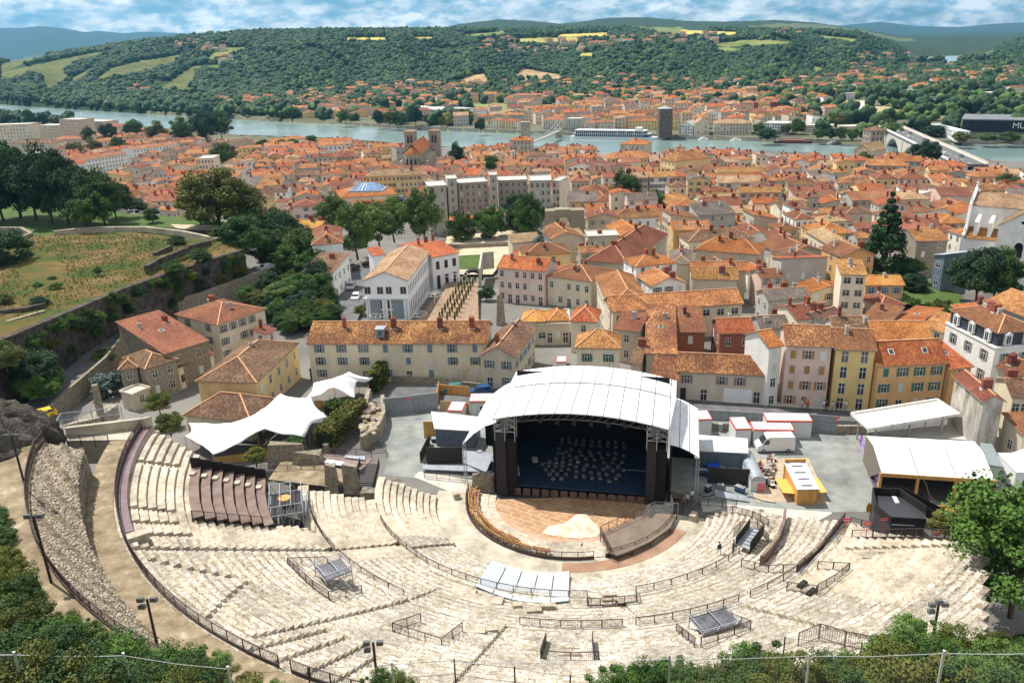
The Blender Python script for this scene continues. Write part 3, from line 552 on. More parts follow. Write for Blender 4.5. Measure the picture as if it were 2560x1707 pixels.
# ---- railings
def railing(pts,label,h=1.05,bar=.14,post=1.7,m=None,group=None,base=0,foot=None,name='railing',solid=0):
 m=m or RAILM;o=Vector(pts[0]);t=thing(name,label,'railing',o,0,group);P=[Vector(p)-o for p in pts];u=Vector((0,0,1))
 r1,r2,bb=MB(),MB(),MB();r=.033
 for a,b in zip(P,P[1:]):
  r1.bar(a+u*h,b+u*h,.055);r2.bar(a+u*(h*.14),b+u*(h*.14),.04);L=(b-a).length;n=max(1,int(L/bar))
  for k in range(n):q=a.lerp(b,(k+.5)/n);bb.bar(q+u*h*.14,q+u*h,.022)
  if base:r2.bar(a+u*(base/2-.1),b+u*(base/2-.1),.12,base)
 r1.build('handrail',m,t);r2.build('bottom_rail',m,t)
 if bar<5:bb.build('bars',m,t,kind='stuff')
 pm=MB();pm.box(-r,r,-r,r,-.6,h+.02);pm=pm.mesh('post',m);acc=0;S=[P[0]]
 for a,b in zip(P,P[1:]):
  L=(b-a).length;k=max(1,round(L/post));S+=[a.lerp(b,(j+1)/k)for j in range(k)]
 for s in S[:60]:link('post',pm,t,loc=s)
 return t
def cv(*p,dz=0):
 r,a=pol(p if len(p)==3 else tuple(p));zz=float(zr(r));
 for r0,r1,z in ROWZ:
  if r0<=r<r1:zz=z
 return PC(r,a,zz+dz)
def cva(r,a,dz=0):
 zz=float(zr(r))
 for r0,r1,z in ROWZ:
  if r0<=r<r1:zz=z
 return PC(r,a,zz+dz)
def arcp(r,a0,a1,z,n=None):n=n or max(2,int(abs(a1-a0)*pi/180*r/1.7));return[PC(r,a0+(a1-a0)*k/n,z)for k in range(n+1)]
aof=lambda*p:pol(p)[1]
railing(arcp(13.35,-192,-83,.55),'dark railing curving round the left of the orchestra behind the yellow chairs',base=.5)
railing(arcp(13.35,-77,-12,.55),'dark railing curving round the brown deck at the right of the orchestra',base=.6)
railing(arcp(24.55,-157,aof('B1',2090,860),3.85),'long brown railing above the first tiers ending at the white awning',base=.35)
railing(arcp(24.55,aof('B1',2090,860),aof('B2',620,910),3.85)+[PC(26.6,aof('B2',625,980),4.5)]+arcp(26.6,aof('B2',625,980),aof('B2',1040,945),4.5,4)+[PC(24.6,aof('B2',1020,860),3.85)],'brown railing stepping round the little stair pit below the orchestra axis',base=.35)
railing(arcp(24.55,aof('B2',1020,860),aof('B2',1840,530),3.85),'brown railing curving up on the right from the stair pit to the dark steps',base=.35)
railing(arcp(32.1,aof('B1',390,60),aof('B1',600,520),6.3),'brown railing going down beside the black platform scaffold',base=.35)
railing(arcp(32.1,aof('B1',600,560),aof('B1',1120,910),6.3),'brown railing beside the fenced scaffold stand on the left tiers',base=.35)
railing(arcp(32.1,aof('B2',15,1195),aof('B2',940,1195),6.4),'brown railing across the lowest middle of the tiers, almost level',base=.35)
railing(arcp(32.1,aof('B2',1060,1185),aof('B2',1890,950),6.4),'brown railing rising to the right above the grey grid platform',base=.35)
railing(arcp(32.1,aof('B2',1980,910),aof('B3',235,690),6.4),'short brown railing right of the gap beside the curved steps',base=.35)
railing([cv('B3',235,690),cv('B3',400,530),cv('B3',520,400),cv('B3',620,265)],'dark railing climbing towards the red signs at the right end',base=.8)
railing(arcp(50.7,-176,-148.5,14.35),'tall dark railing along the purple walkway at the top left',h=1.2,base=.7)
railing(arcp(50.7,-148.5,-118.5,14.35),'tall dark railing round the top of the tiers at bottom left',h=1.1,base=.3)
railing(arcp(50.7,-117.2,-96,14.35),'dark railing at the top edge near the bottom of the view',h=1.1,base=.3)
railing([W(('L0',365,985),19.0)]+arcp(57.4,-161,-118,19.0),'outermost dark railing curving along the earth path at far left',h=1.15,base=.45)
ring_obj('walkway',49.75,50.6,14.3,14.42,-176,-148.3,mat('purple_boards',(0.17,0.11,0.12),(0.23,0.16,0.17),scale=1,rough=.7),None,kind='structure')
mb=MB();q=cva(49.6,-147.2);mb.box(-.55,.55,-.9,.9,-.3,.75);mb.build('stone_block',LIME,None,loc=q,rz=radians(-57),label='big pale stone block where the purple walkway ends',category='stone')
ring_obj('earth_path',51.0,53.4,13.5,14.38,-172,-88,DIRT,None,kind='structure');ring_obj('earth_path',57.2,60.6,18.0,19.03,-161.5,-100,DIRT,None,kind='structure')
hs=0;V=[];F=[];na_=220;nr_=12
for i in range(na_+1):
 a=-163.5+63.5*i/na_
 for j in range(nr_+1):
  t=j/nr_;rr=53.4+t*3.7;lean=min(1,(a+163)/8);wallh=3.4*max(0,min(1,(-128-a)/30));z=14.0+(wallh if j else 0)+(4.9-wallh)*t+.5*sin(a*1.3+j)*(0<j<nr_)*.6+(R.random()-.5)*.35*(0<j<nr_)
  V.append(pl(rr,a,z))
for i in range(na_):
 for j in range(nr_):o=i*(nr_+1)+j;F.append((o,o+nr_+1,o+nr_+2,o+1))
o=link('rubble_core',npmesh('rubble_core',V,F,mat('grey_rubble',(0.10,0.075,0.05),(0.34,0.28,0.20),scale=2.2,rough=1,bump=1,bscale=5,detail=9)),None,loc=(CX,CY,0),label='sloping core of rubble masonry between the two earth paths at left',category='ruin')
SK=bpy.data.collections.new('stone_kinds')
for k in range(5):
 rs=np.random.RandomState(k);v=IV1*(1+rs.uniform(-.35,.35,(len(IV1),1)))*np.array([1,.75,.55]);SK.objects.link(bpy.data.objects.new('stone',npmesh('stone',v,IF1,STONE)))
n=15000;a=NR.uniform(-163,-104,n);rr=NR.uniform(53.6,57.1,n);lean=(rr-53.4)/3.7;wh=3.4*np.clip((-128-a)/30,0,1);z=14.0+wh+(4.9-wh)*lean
P=np.stack([CX+rr*np.cos(np.radians(a)),CY+rr*np.sin(np.radians(a)),z],-1);scatter('rubble_stones',P,NR.uniform(.07,.24,n)**1.0,NR.randint(0,5,n),SK,label='small angular stones covering the rubble core')
def rowz(r):
 o=np.interp(r,[0,17],[.55,.55])
 for r0,r1,zz in ROWZ:o=np.where((r>=r0)&(r<r1),zz,o)
 return o
n=22000;rr=np.sqrt(NR.uniform(17.3**2,50.4**2,n));a=NR.uniform(-170,-30,n);dm=np.sin(a*.35+rr*.5)+.7*np.sin(rr*1.3-a*.21)
keep=(a>np.where(rr>33,-146,-140))&(a<th_end(rr)-1)&~((a>-57)&(rr>34)&(rr<43))&((dm>-.2)|(NR.rand(n)<.5))
P=np.stack([CX+rr*np.cos(np.radians(a)),CY+rr*np.sin(np.radians(a)),rowz(rr)+.01],-1)[keep];scatter('bedded_stones',P,NR.uniform(.03,.10,n)[keep],NR.randint(0,5,n)[keep],SK,label='weathered stones bedded in the seating tiers')
# ---- white stone pieces on the tiers
def block(p,w,d,h,label,rot=0,m=LIME,dz=0,name='stone_block',cat='stone'):
 q=cv(*p);mb=MB();mb.hexa([(-w/2,-d/2,-.3),(w/2,-d/2,-.3),(w/2,d/2,-.3),(-w/2,d/2,-.3)],[(-w/2+.04,-d/2+.04,h),(w/2-.03,-d/2+.05,h*.96),(w/2-.05,d/2-.03,h),(-w/2+.05,d/2-.04,h*.97)])
 return mb.build(name,m,None,loc=(q.x,q.y,q.z+dz),rz=rot,label=label,category=cat)
block(('B2',180,1000),1.5,.8,.45,'short white stone bench, nearer of the pair on the lower tiers',.1);block(('B2',290,970),1.6,.7,.45,'short white stone bench, right of the pair on the lower tiers',0)
block(('B2',40,960),.9,.7,.5,'white stone block left of the two stone benches',.2);block(('B1',1790,1170),1.9,.9,.4,'white stone slab beside the long radial stair',-.1);block(('B1',1930,1160),.9,.8,.4,'small white stone slab touching the radial stair',.1)
block(('B1',1700,830),2.6,1.1,.25,'long pale slab lying left below the white awning',-.45);block(('B1',1850,900),4.2,1.2,.25,'longest pale slab under the awning railing',-.25)
block(('B2',1480,230),1.3,.8,.8,'white boulder beside the right end of the orchestra railing',1.0,name='boulder');block(('B1',1640,60),.9,.7,.8,'carved stone seat fragment on the lowest tiers at left',.4)
for k,(x,y,w)in enumerate([(800,880,1.5),(800,915,1.5),(805,950,1.5)]):block(('B2',x,y),w,.3,.12,['top','middle','lowest'][k]+' dark wooden step in the stair pit below the orchestra',.02,DECK,name='step',cat='step')
block(('B2',465,1310),2.0,.3,.15,'upper dark beam inside the lowest fenced pit',0,DECK,name='beam',cat='beam');block(('B2',475,1365),2.0,.3,.15,'lower dark beam inside the lowest fenced pit',0,DECK,name='beam',cat='beam')
# ---- white awning over the passage
q=[W(('B1',1925,560),1.3),W(('B1',1785,770),4.6),W(('B2',468,893),4.7),W(('B2',472,652),1.3)]
AW=mat('awning_sheet',(0.44,0.47,0.50),(0.50,0.53,0.56),scale=.5,rough=.6)
aw=thing('awning','pale grey panelled awning sloping over the orchestra passage','awning',q[1]);np_=5
for k in range(np_):
 t0,t1=k/np_+.006,(k+1)/np_-.006;mb=MB();sag=lambda t:Vector((0,-1.3*sin(pi*t),0));a,b_,c_,d=q[0].lerp(q[3],t0)+sag(t0)*.8,q[1].lerp(q[2],t0)+sag(t0),q[1].lerp(q[2],t1)+sag(t1),q[0].lerp(q[3],t1)+sag(t1)*.8
 pts=[p-q[1]for p in(b_,c_,d,a)];mb.hexa([p-Vector((0,0,.08))for p in pts],pts);mb.build('panel',AW,aw)
mb=MB()
for p in q:mb.bar(p-q[1]-Vector((0,0,.1)),(p.x-q[1].x,p.y-q[1].y,.4-q[1].z),.08)
mb.build('support',STEEL,aw)
# ---- black platform seating
pf=thing('seating_platform','black tiered seating platform with brown decks on the left tiers','platform',(CX,CY,0));nd=7;A0,A1=-167.2,-152.6
for k in range(nd):
 ro,ri=44.3-k*1.1,44.3-(k+1)*1.1;z=float(zr(ri))+1.0-.02*k;mb=MB();a1=A1+.35*k*.2;ring(mb,ri+.06,ro-.05,z-.12,z,A0-.25*k,a1,seg=3);mb.build('deck',DECK,pf)
 mb=MB();ring(mb,ri+.02,ri+.10,z-.9,z-.10,A0-.25*k,a1,seg=3);mb.build('riser',DARKP,pf)
 mb=MB();a=A0-.25*k;p0,p1=Vector(pl(ro,a,z)),Vector(pl(ri,a,z));mb.hexa([p0+Vector((0,0,-2)),p1+Vector((0,0,-2)),p1+Vector((0,.15,-2)),p0+Vector((0,.15,-2))],[p0+Vector((0,0,1.25)),p1+Vector((0,0,1.0)),p1+Vector((0,.15,1.0)),p0+Vector((0,.15,1.25))]);mb.build('back_panel',DARKP,pf)
 mb=MB();am=A0+2.2;c0=Vector(pl((ro+ri)/2+.2,am,z));mb.box(c0.x-.3,c0.x+.3,c0.y-.35,c0.y+.35,z,z+.22);mb.build('step',LIME,pf)
mb=MB()
for k in range(nd+1):
 ro=44.3-k*1.1;p=Vector(pl(ro,A1+.3,float(zr(ro))+.6));mb.bar(p-Vector((0,0,.9)),p,.12)
mb.build('legs',DARKP,pf,kind='stuff')
railing([PC(44.3-k*1.1,A1+.2,float(zr(43.2-k*1.1))+1.0)for k in range(7)],'thin railing along the lower edge of the black seating platform',h=.95)
def scaffold(p,w,d,h,label,rot=0,deck=.8,m=STEEL,z=None,nx=3,ny=2,deckm=None,name='scaffold'):
 q=Vector(p)if isinstance(p,Vector)else cv(*p);t=thing(name,label,'scaffold',q,rot);
 for i in range(nx):
  for j in range(ny):mb=MB();x,y=-w/2+w*i/(nx-1),-d/2+d*j/(ny-1);mb.bar((x,y,-.8),(x,y,h),.07);mb.build('upright',m,t)
 mb=MB()
 for i in range(nx):
  x=-w/2+w*i/(nx-1)
  for z in(deck,h-.05):mb.bar((x,-d/2,z),(x,d/2,z),.06)
 for z in(deck,h-.05,h*.5):
  for y in(-d/2,d/2):mb.bar((-w/2,y,z),(w/2,y,z),.06)
 mb.build('ledger',m,t);mb=MB()
 for i in range(nx-1):
  x0,x1=-w/2+w*i/(nx-1),-w/2+w*(i+1)/(nx-1);mb.bar((x0,-d/2,0),(x1,-d/2,h),.05);mb.bar((x1,d/2,0),(x0,d/2,h),.05)
 mb.build('brace',m,t)
 for i in range(4):
  mb=MB();x0=-w/2+w*i/4+.03;mb.box(x0,x0+w/4-.06,-d/2,d/2,deck+.03,deck+.1);mb.build('deck_board',deckm or DARKP,t)
 return t
scaffold(('B1',645,760),2.6,2.6,2.0,'scaffold stand with a grey striped deck inside the fenced corner',.6,1.3,deckm=mat('grey_deck',(0.10,0.10,0.12),(.2,.2,.22),rough=.5))
scaffold(('B2',1650,1140),3.6,2.2,1.4,'low scaffold platform with dark grid deck near the bottom',.35,1.0,deckm=mat('grid_deck',(0.07,0.07,0.08),(.16,.16,.18),rough=.5))
scaffold(('B1',260,180),3.4,5.0,2.4,'tall scaffold stair tower right of the black seating platform',.25,1.0,nx=4,ny=3)
scaffold(('B1',385,170),.9,4.4,1.2,'narrow scaffold with pale stair treads beside the brown railing',.22,.6,deckm=STEEL,nx=2,ny=3)
mb=MB();mb.lathe([(0.05,.0),(.05,.9)],8);mb.lathe([(.65,.9),(.68,.94),(.68,.98)],16,1);mb.build('round_table',[STEEL,WOODM],None,loc=cv('B1',250,190)+Vector((0,0,1.1)),label='orange round table standing on the scaffold tower',category='table')
def fence_px(label,pts,h=1.0,**kw):return railing([cv(*p)for p in pts],label,h=h,**kw)
fence_px('brown railing round the left scaffold stand, upper and outer side',[('B1',590,650),('B1',590,605),('B1',265,620),('B1',360,720),('B1',470,815),('B1',600,900)])
fence_px('short brown railing on steps right of the left scaffold stand',[('B1',600,905),('B1',870,860)])
fence_px('brown railing left of the white stair pieces near the bottom',[('B1',1350,1090),('B1',1120,1165),('B1',1520,1285)]);fence_px('brown railing on steps right of the white stair pieces',[('B1',1520,1285),('B1',1690,1170)])
fence_px('brown railing left of the grey grid platform',[('B2',1340,1165),('B2',1490,1290)]);fence_px('brown railing right of the grey grid platform',[('B2',1720,1050),('B2',1945,1150),('B2',1540,1300)])
fence_px('low brown railing round the lowest fenced pit',[('B2',235,1390),('B2',480,1405),('B2',710,1400)]);
for k,(x0,y0,x1,y1)in enumerate([(235,1395,280,1250),(670,1400,655,1250)]):
 a,b_=cv('B2',x0,y0),cv('B2',x1,y1);wall_line('screen',[a,b_],1.2,.06,DARKP,['black screen panel at the left of the lowest fenced pit','black screen panel at the right of the lowest fenced pit'][k],'screen')
fence_px('brown railing round the stone stair on the right tiers',[('B3',400,660),('B3',660,665),('B3',540,760),('B3',400,860)]);fence_px('brown railing left of the stone stair on the right tiers',[('B3',150,830),('B3',390,870)])
fence_px('dark railing crossing in front of the curved dark steps',[('B2',1870,640),('B2',2091,680),('B3',120,680),('B3',230,700)])
fence_px('dark railing along the upper right of the lowest tiers',[('B2',1590,235),('B2',1800,190),('B2',1960,230),('B2',2091,310)])
fence_px('dark railing of the bent gangway on the right tiers, upper side',[('B2',1810,380),('B2',1860,320),('B2',2000,330),('B3',0,430)])
fence_px('brown railing below the red signs at the right end of the tiers',[('B3',680,390),('B3',850,400),('B3',1200,405),('B3',1600,425)],base=.2);fence_px('brown railing beside the upper red signs',[('B3',670,280),('B3',850,330)])
for k,(x,y,w,d,h,l)in enumerate([(335,790,2.2,.5,.4,'topmost dark tread of the stone stair on the right tiers'),(370,810,2.2,.5,.4,'middle dark tread of the stone stair on the right tiers'),(410,850,2.2,.5,.4,'lowest dark tread of the stone stair on the right tiers')]):block(('B3',x-60,y),w*.6,d,h*.6,l,.7,DARKP,name='step',cat='step')
def flight(p,q,w,label,m=DARKP,n=12,par=1.0,name='steel_stair',treadm=None):
 p,q=Vector(p),Vector(q);t=thing(name,label,'stairs',p);d=q-p;u=Vector((d.x,d.y,0)).normalized();s=Vector((-u.y,u.x,0))*w/2;z=Vector((0,0,1))
 for k in range(n):
  a=d*(k/n);b_=a+Vector((d.x,d.y,0))/n*.9;zz=z*(d.z*(k+1)/n if d.z>0 else d.z*k/n);a=Vector((a.x,a.y,0))+zz;b_=Vector((b_.x,b_.y,0))+zz;mb=MB();mb.hexa([a-s-z*.1,b_-s-z*.1,b_+s-z*.1,a+s-z*.1],[a-s,b_-s,b_+s,a+s]);mb.build('tread',treadm or m,t)
 for sg in(-1,1):
  mb=MB();o=s*sg;e=s.normalized()*.04;mb.hexa([o-e-z*.4,d+o-e-z*.4,d+o+e-z*.4,o+e-z*.4],[o-e+z*par,d+o-e+z*par,d+o+e+z*par,o+e+z*par]);mb.build('parapet',m,t)
 return t
flight(cv('B2',1880,520)+Vector((0,0,.6)),cv('B2',1990,400)+Vector((0,0,1.4)),1.6,'dark steel steps with white treads rising on the right tiers',treadm=STEEL,n=6)
wall_line('curved_wall',[cv('B3',-60,620),cv('B3',0,560),cv('B3',75,450),cv('B3',120,340),cv('B3',135,230)],1.3,.3,DECK,'curved brown wall beside the pale passage at right')
fence_px('dark steel staircase railing at bottom right, long slope',[('B3',240,1290),('B3',410,1240),('B3',620,1290),('B3',820,1350),('B3',960,1320)],h=1.5,bar=.2)
ring_obj('outer_wall',50.2,50.8,9,14.6,-96,-64,WL['stone'],None,label='rough stone retaining wall closing the tiers at the lower right',category='wall')
# ---- brown deck over the right of the orchestra
P=[W(('B2',*p),1.3)for p in[(722,352),(1055,197),(1140,222),(1178,182),(1345,190),(1290,300),(1130,410),(980,480),(858,525),(790,500)]]
dk=thing('stage_deck','dark brown curved deck built over the right of the orchestra','deck',P[0]);mb=MB();mb.hexa([(p.x-P[0].x,p.y-P[0].y,-.18)for p in P],[(p.x-P[0].x,p.y-P[0].y,0)for p in P]);mb.build('deck_surface',mat('deck_panels',(0.15,0.11,0.085),(0.22,0.17,0.13),scale=.5,rough=.6),dk)
mb=MB()
for p in P:mb.bar((p.x-P[0].x,p.y-P[0].y,-.9),(p.x-P[0].x,p.y-P[0].y,-.1),.1)
mb.build('legs',DARKP,dk,kind='stuff')
railing([P[0]-Vector((0,0,0)),P[9]+Vector((.2,-.6,0))],'dark railing down the left edge of the brown deck');railing([P[0],P[1]],'thin railing along the straight orchestra edge of the brown deck',bar=9,post=1.2)
railing([W(('B2',1110,180),1.3),W(('B2',1160,150),1.3),W(('B2',1355,160),1.3)],'pale blue-white railing at the top of the brown deck',m=STEEL,bar=9)
# ---- wooden chairs round the orchestra
CH=mat('chair_wood',(0.62,0.33,0.05),(0.80,0.50,0.10),scale=3,rough=.5,vary=.15);SEATM=mat('chair_seat',(0.26,0.12,0.09),(.34,.18,.13),scale=2,rough=.7,vary=.3)
def leg_m(h,r=.02):mb=MB();mb.box(-r,r,-r,r,0,h);return mb
LEG=leg_m(.46).mesh('leg',CH);mb=MB();mb.box(-.25,.25,-.25,.25,.44,.50);SEAT=mb.mesh('seat',SEATM);mb=MB();mb.box(-.25,-.21,.2,.25,.5,1.02);mb.box(.21,.25,.2,.25,.5,1.02);mb.box(-.25,.25,.2,.24,.86,1.0);mb.box(-.03,.03,.2,.24,.5,.9);BACK=mb.mesh('backrest',CH)
def chair(loc,rz,label,group,proto=[None]):
 if proto[0]is None:
  t=thing('wooden_chair',label,'chair',loc,rz,group);link('seat',SEAT,t);link('backrest',BACK,t)
  for x in(-.22,.22):
   for y in(-.22,.22):link('leg',LEG,t,loc=(x,y,0))
  proto[0]=t;return t
 return copy_thing(proto[0],loc,rz,label)
n_ch=0
for k in range(34):
 a=-190+k*2.55
 for j,rr in enumerate((12.75,12.0)if k<26 else(12.6,)):
  if k==33 and j:continue
  chair(PC(rr+R.uniform(-.06,.06),a+R.uniform(-.3,.3)+j*1.2,.56),radians(a)-pi/2+R.uniform(-.2,.2),f'yellow wooden chair in the {"outer" if j == 0 else "inner"} row along the orchestra railing, {ORD(k + 1)} from the stage end','yellow chairs round the left of the orchestra');n_ch+=1
# ---- floodlight posts
def floodlight(base,top,z,label,heads=3,zt=None):
 B=W(base,z)if zt is None else Vector(base)
 h=next(hh for hh in np.arange(2,16,.1)if proj(B+Vector((0,0,hh)))[1]<=c(*top)[1])if not isinstance(top,(int,float))else top
 t=thing('floodlight_post',label,'floodlight',B);mb=MB();mb.tube((0,0,-2),(0,0,h),.11,.09,8);mb.build('post',BLACKM,t)
 for k in range(heads):
  mb=MB();x=(-.45,.45,-.45,.0)[k];z0=h-(.0,.0,.55,-.25)[k];mb.hexa([(x-.22,-.15,z0-.2),(x+.22,-.15,z0-.2),(x+.22,.15,z0-.28),(x-.22,.15,z0-.28)],[(x-.22,-.15,z0+.12),(x+.22,-.15,z0+.12),(x+.22,.18,z0+.05),(x-.22,.18,z0+.05)]);mb.build('lamp_head',mat('lamp_housing',(.12,.12,.12),rough=.4)if 'lamp_housing' not in bpy.data.materials else bpy.data.materials['lamp_housing'],t)
 return t
floodlight(('B0',420,750),('B0',265,200),19,'black floodlight post standing on the outer earth path beside the railing',2)
floodlight(('L0',215,1395),('L0',85,940),19,'black floodlight post nearest the rock at far left',2)
floodlight(('B0',1290,1290),('B0',1200,885),17.0,'black floodlight post rising from the rubble core at lower left',3)
floodlight(('B1',992,1560),('B1',955,1240),14.4,'black floodlight post at the bottom edge with three lamp heads',3)
floodlight(('B3',1362,1110),('B3',1375,985),15.5,'black floodlight post among the shrubs at lower right',4)
# ---- hillside: bushes, undergrowth, fences in the foreground
BUSHN=0
def bush(p,dist,rad,label,kind='green',h=.8,group=None,var=0):
 q=WD(p,dist);t=thing('bush',label,'bush',(q.x,q.y,q.z-rad*h),R.uniform(0,6),group)
 zg=tz(q.x,q.y);link('crown',fine_crown(kind),t,scale=(rad,rad,rad*h*1.2));mb=MB();mb.tube((0,0,min(-.2,zg-(q.z-rad*h))),(0,0,0),.06,.03,5);mb.build('stem',BARK,t);return t
FC={}
def fine_crown(kind):
 if kind not in FC:FC[kind]=crown_mesh('crown',LF[kind],90+len(FC),90,26000,1.05,.85,.017,.15,rc=(.07,.27))
 return FC[kind]
side=[('B0',30,560,52,1.6,'olive'),('B0',90,700,46,1.5,'green'),('B0',20,950,36,1.9,'green'),('B0',160,950,34,1.5,'olive'),('B0',330,1050,32,1.5,'green'),('B0',560,1080,32,1.1,'bright'),('B0',480,1000,34,.9,'olive'),('B0',700,1100,32,.9,'bright'),('B0',60,1150,27,1.9,'green'),('B0',300,1200,26,1.7,'dark'),('B0',560,1230,26,1.6,'green'),('B0',850,1190,28,1.3,'bright'),('B0',1000,1250,26,1.1,'green'),('B0',1120,1300,26,1.0,'bright'),('B0',1400,1310,26,1.4,'green'),('B0',1650,1310,27,1.0,'bright'),('B0',800,1350,22,1.8,'green'),('B0',1250,1420,22,1.7,'dark'),('B0',1600,1440,22,1.4,'green'),('B0',1850,1500,22,1.1,'olive'),('B0',150,1380,19,1.7,'olive'),('B0',450,1400,19,1.6,'dark'),('B0',950,1480,19,1.4,'green'),('B0',1350,1530,19,1.3,'olive'),('B1',1060,1450,27,.8,'bright'),('B1',960,1545,24,.9,'green'),('B1',1180,1545,24,.8,'olive'),('B1',30,1550,22,.8,'bright'),('B2',830,1500,22,1.2,'green'),('B2',960,1430,23,1.1,'bright'),('B2',1130,1450,23,1.2,'green'),('B2',1290,1440,24,1.2,'bright'),('B2',1400,1400,25,1.1,'green'),('B2',1560,1500,22,1.2,'green'),('B2',1760,1480,22,1.3,'olive'),('B2',1930,1350,25,1.6,'green'),('B2',2010,1290,27,1.3,'bright'),('B2',2060,1400,22,1.5,'green'),('B3',100,1310,24,1.5,'green'),('B3',300,1440,20,1.5,'olive'),('B3',600,1390,23,1.4,'green'),('B3',880,1290,25,1.3,'bright'),('B3',1080,1150,29,1.4,'green'),('B3',1250,1080,31,1.6,'bright'),('B3',1480,1120,29,1.5,'green'),('B3',1650,1160,27,1.3,'olive'),('B3',1330,1230,25,2.0,'green'),('B3',1100,1330,22,1.7,'olive'),('B3',1600,1300,23,1.5,'green'),('B3',1850,1330,23,1.4,'bright'),('B3',2040,1300,24,1.6,'green'),('B3',800,1470,19,1.5,'green'),('B3',1450,1460,19,1.7,'olive'),('B3',1900,1500,18,1.6,'green')]
tone=dict(green='mid-green',olive='yellowish',bright='bright green',dark='dark green');spot=['by the earth path','on the slope','behind the wire fence','at the picture edge']
used={}
for n_,x,y,d,r_,kd in side:
 sx=c(n_,x,y)[0];base=f"{tone[kd]} bush on the slope at {'bottom left' if sx < 640 else 'bottom centre' if sx < 1600 else 'bottom right'}"
 used[base]=used.get(base,0)+1;k=used[base];base+=f", {ORD(k)} from the left"
 bush((n_,x,y),d,r_,base,kd,group='bushes on the slope below the viewpoint')
n=12000;x=NR.uniform(-60,72,n);y=NR.uniform(4,62,n);rr=np.hypot(x-CX,y-CY);z=terrain(x,y);kp=(rr>61.6)&(z>17)&(np.hypot(x,y)>10)
GK=bpy.data.collections.new('undergrowth_kinds')
for k,m in enumerate(('green','olive','bright')):GK.objects.link(bpy.data.objects.new('tuft',crown_mesh('tuft',LF[m],200+k,7,160,1,.7,.09,.2)))
scatter('undergrowth',np.stack([x,y,z+.1],-1)[kp],NR.uniform(.35,.95,n)[kp],NR.randint(0,3,n)[kp],GK,label='rough grass and brambles on the slope under the viewpoint')
NET=mesh_net_mat('wire_net',(.30,.34,.36),.09,.045);GALV=mat('galvanised_post',(.62,.63,.62),rough=.4,metal=.3);WPOST=mat('dark_fence_post',(.06,.05,.05),rough=.8)
def net_fence(tops,dist,label,m,r=.033,net=True,h=2.2,group=None):
 T=[WD(p,d)for p,d in zip(tops,dist)];t=thing('wire_fence',label,'fence',T[0])
 for p in T:mb=MB();q=p-T[0];mb.tube((q.x,q.y,q.z-h-1.5),q,r,r,8);mb.build('post',m,t)
 wr=MB()
 for a,b_ in zip(T,T[1:]):
  for f in(.04,.5,.97):
   u=Vector((0,0,h*f));mid=(a+b_)/2-T[0]-u-Vector((0,0,.05));wr.bar(a-T[0]-u,mid,.012);wr.bar(mid,b_-T[0]-u,.012)
 wr.build('wire',m,t)
 if net:
  for a,b_ in zip(T,T[1:]):
   mb=MB();a2,b2=a-T[0],b_-T[0];u=Vector((0,0,h));L=(b2-a2).length;mb.face([a2-u,b2-u,b2,a2],0,[(0,0),(L,0),(L,h),(0,h)]);mb.build('net',NET,t)
 return t
net_fence([('B0',-350,1290),('B0',112,1312),('B0',1005,1320),('B0',1858,1430)],[21,20,19,18.5],'sagging wire net fence with pale posts at bottom left',GALV)
net_fence([('B1',1108,1395),('B2',1288,1352)],[22,21],'long wires between two pale posts at bottom centre',GALV,net=False)
net_fence([('B2',1288,1352),('B3',342,1325),('B3',1440,1300),('B3',2500,1280)],[21,18.5,17.5,17],'wire net fence with pale steel posts at bottom right',GALV)
net_fence([('B0',2080,1470),('B1',420,1440),('B1',1618,1372),('B2',20,1433),('B2',475,1500),('B2',1172,1385),('B2',1716,1352),('B3',140,1190),('B3',770,1235),('B3',1815,1175),('B3',2400,1100)],[30,29.5,28.5,28,27,27.5,28,30,30,31,32],'older fence of dark posts and slack wires along the top of the tiers',WPOST,net=False,h=1.6)
# ------------------------------------------------------------------ courtyard, street and the concert stage
GRAV=mat('blue_gravel',(0.20,0.225,0.22),(0.33,0.335,0.315),scale=.35,rough=.95,bump=.3,bscale=20,detail=9,c3=(.50,.45,.37),macro=.12)
def sheet(name,pts,z,m,kind='structure',th=None):
 P=[W(p,z)for p in pts];mb=MB();mb.face([(p.x,p.y,z)for p in P])
 return mb.build(name,m,None,kind=kind)
sheet('courtyard',[('L1',1035,770),('L1',1485,735),('L1',1700,700),('L2',1500,780),('L3',0,860),('L3',800,900),('L3',2300,900),('L3',2600,1500),('L3',1500,1560),('L3',480,1568),('L2',1700,1500),('L2',0,1250),('L1',1800,1290),('L1',1290,1290),('L1',1040,1260),('L1',1090,1090),('L1',1000,1000)],.02,GRAV)
sheet('pale_paving',[('L1',1330,1235),('L1',1800,1310),('L1',1800,1500),('L1',1560,1390),('L1',1290,1280)],.03,CONC)
sheet('pale_paving',[('L2',1540,1480),('L2',2091,1530),('L3',520,1568),('B3',520,185),('B3',300,300),('B3',60,240),('B2',1900,180),('B2',1560,170)],.035,CONC)
sheet('tan_paving',[('L3',-200,1140),('L3',330,1120),('L3',500,1500),('L3',-100,1480)],.03,mat('tan_ground',(.36,.28,.19),(.48,.40,.29),scale=1,rough=.95))
def ribbon(name,pts,w,z,m,kind='structure'):
 P=[Vector((p[0],p[1],(z if len(p)==2 else p[2])))for p in pts];mb=MB();L=[]
 for i in range(len(P)):
  d=P[min(i+1,len(P)-1)]-P[max(0,i-1)];d.z=0;d.normalize();n=Vector((-d.y,d.x,0))*w/2;L.append((P[i]-n,P[i]+n))
 for a,b_ in zip(L,L[1:]):mb.face([a[0],b_[0],b_[1],a[1]])
 return mb.build(name,m,None,kind=kind)
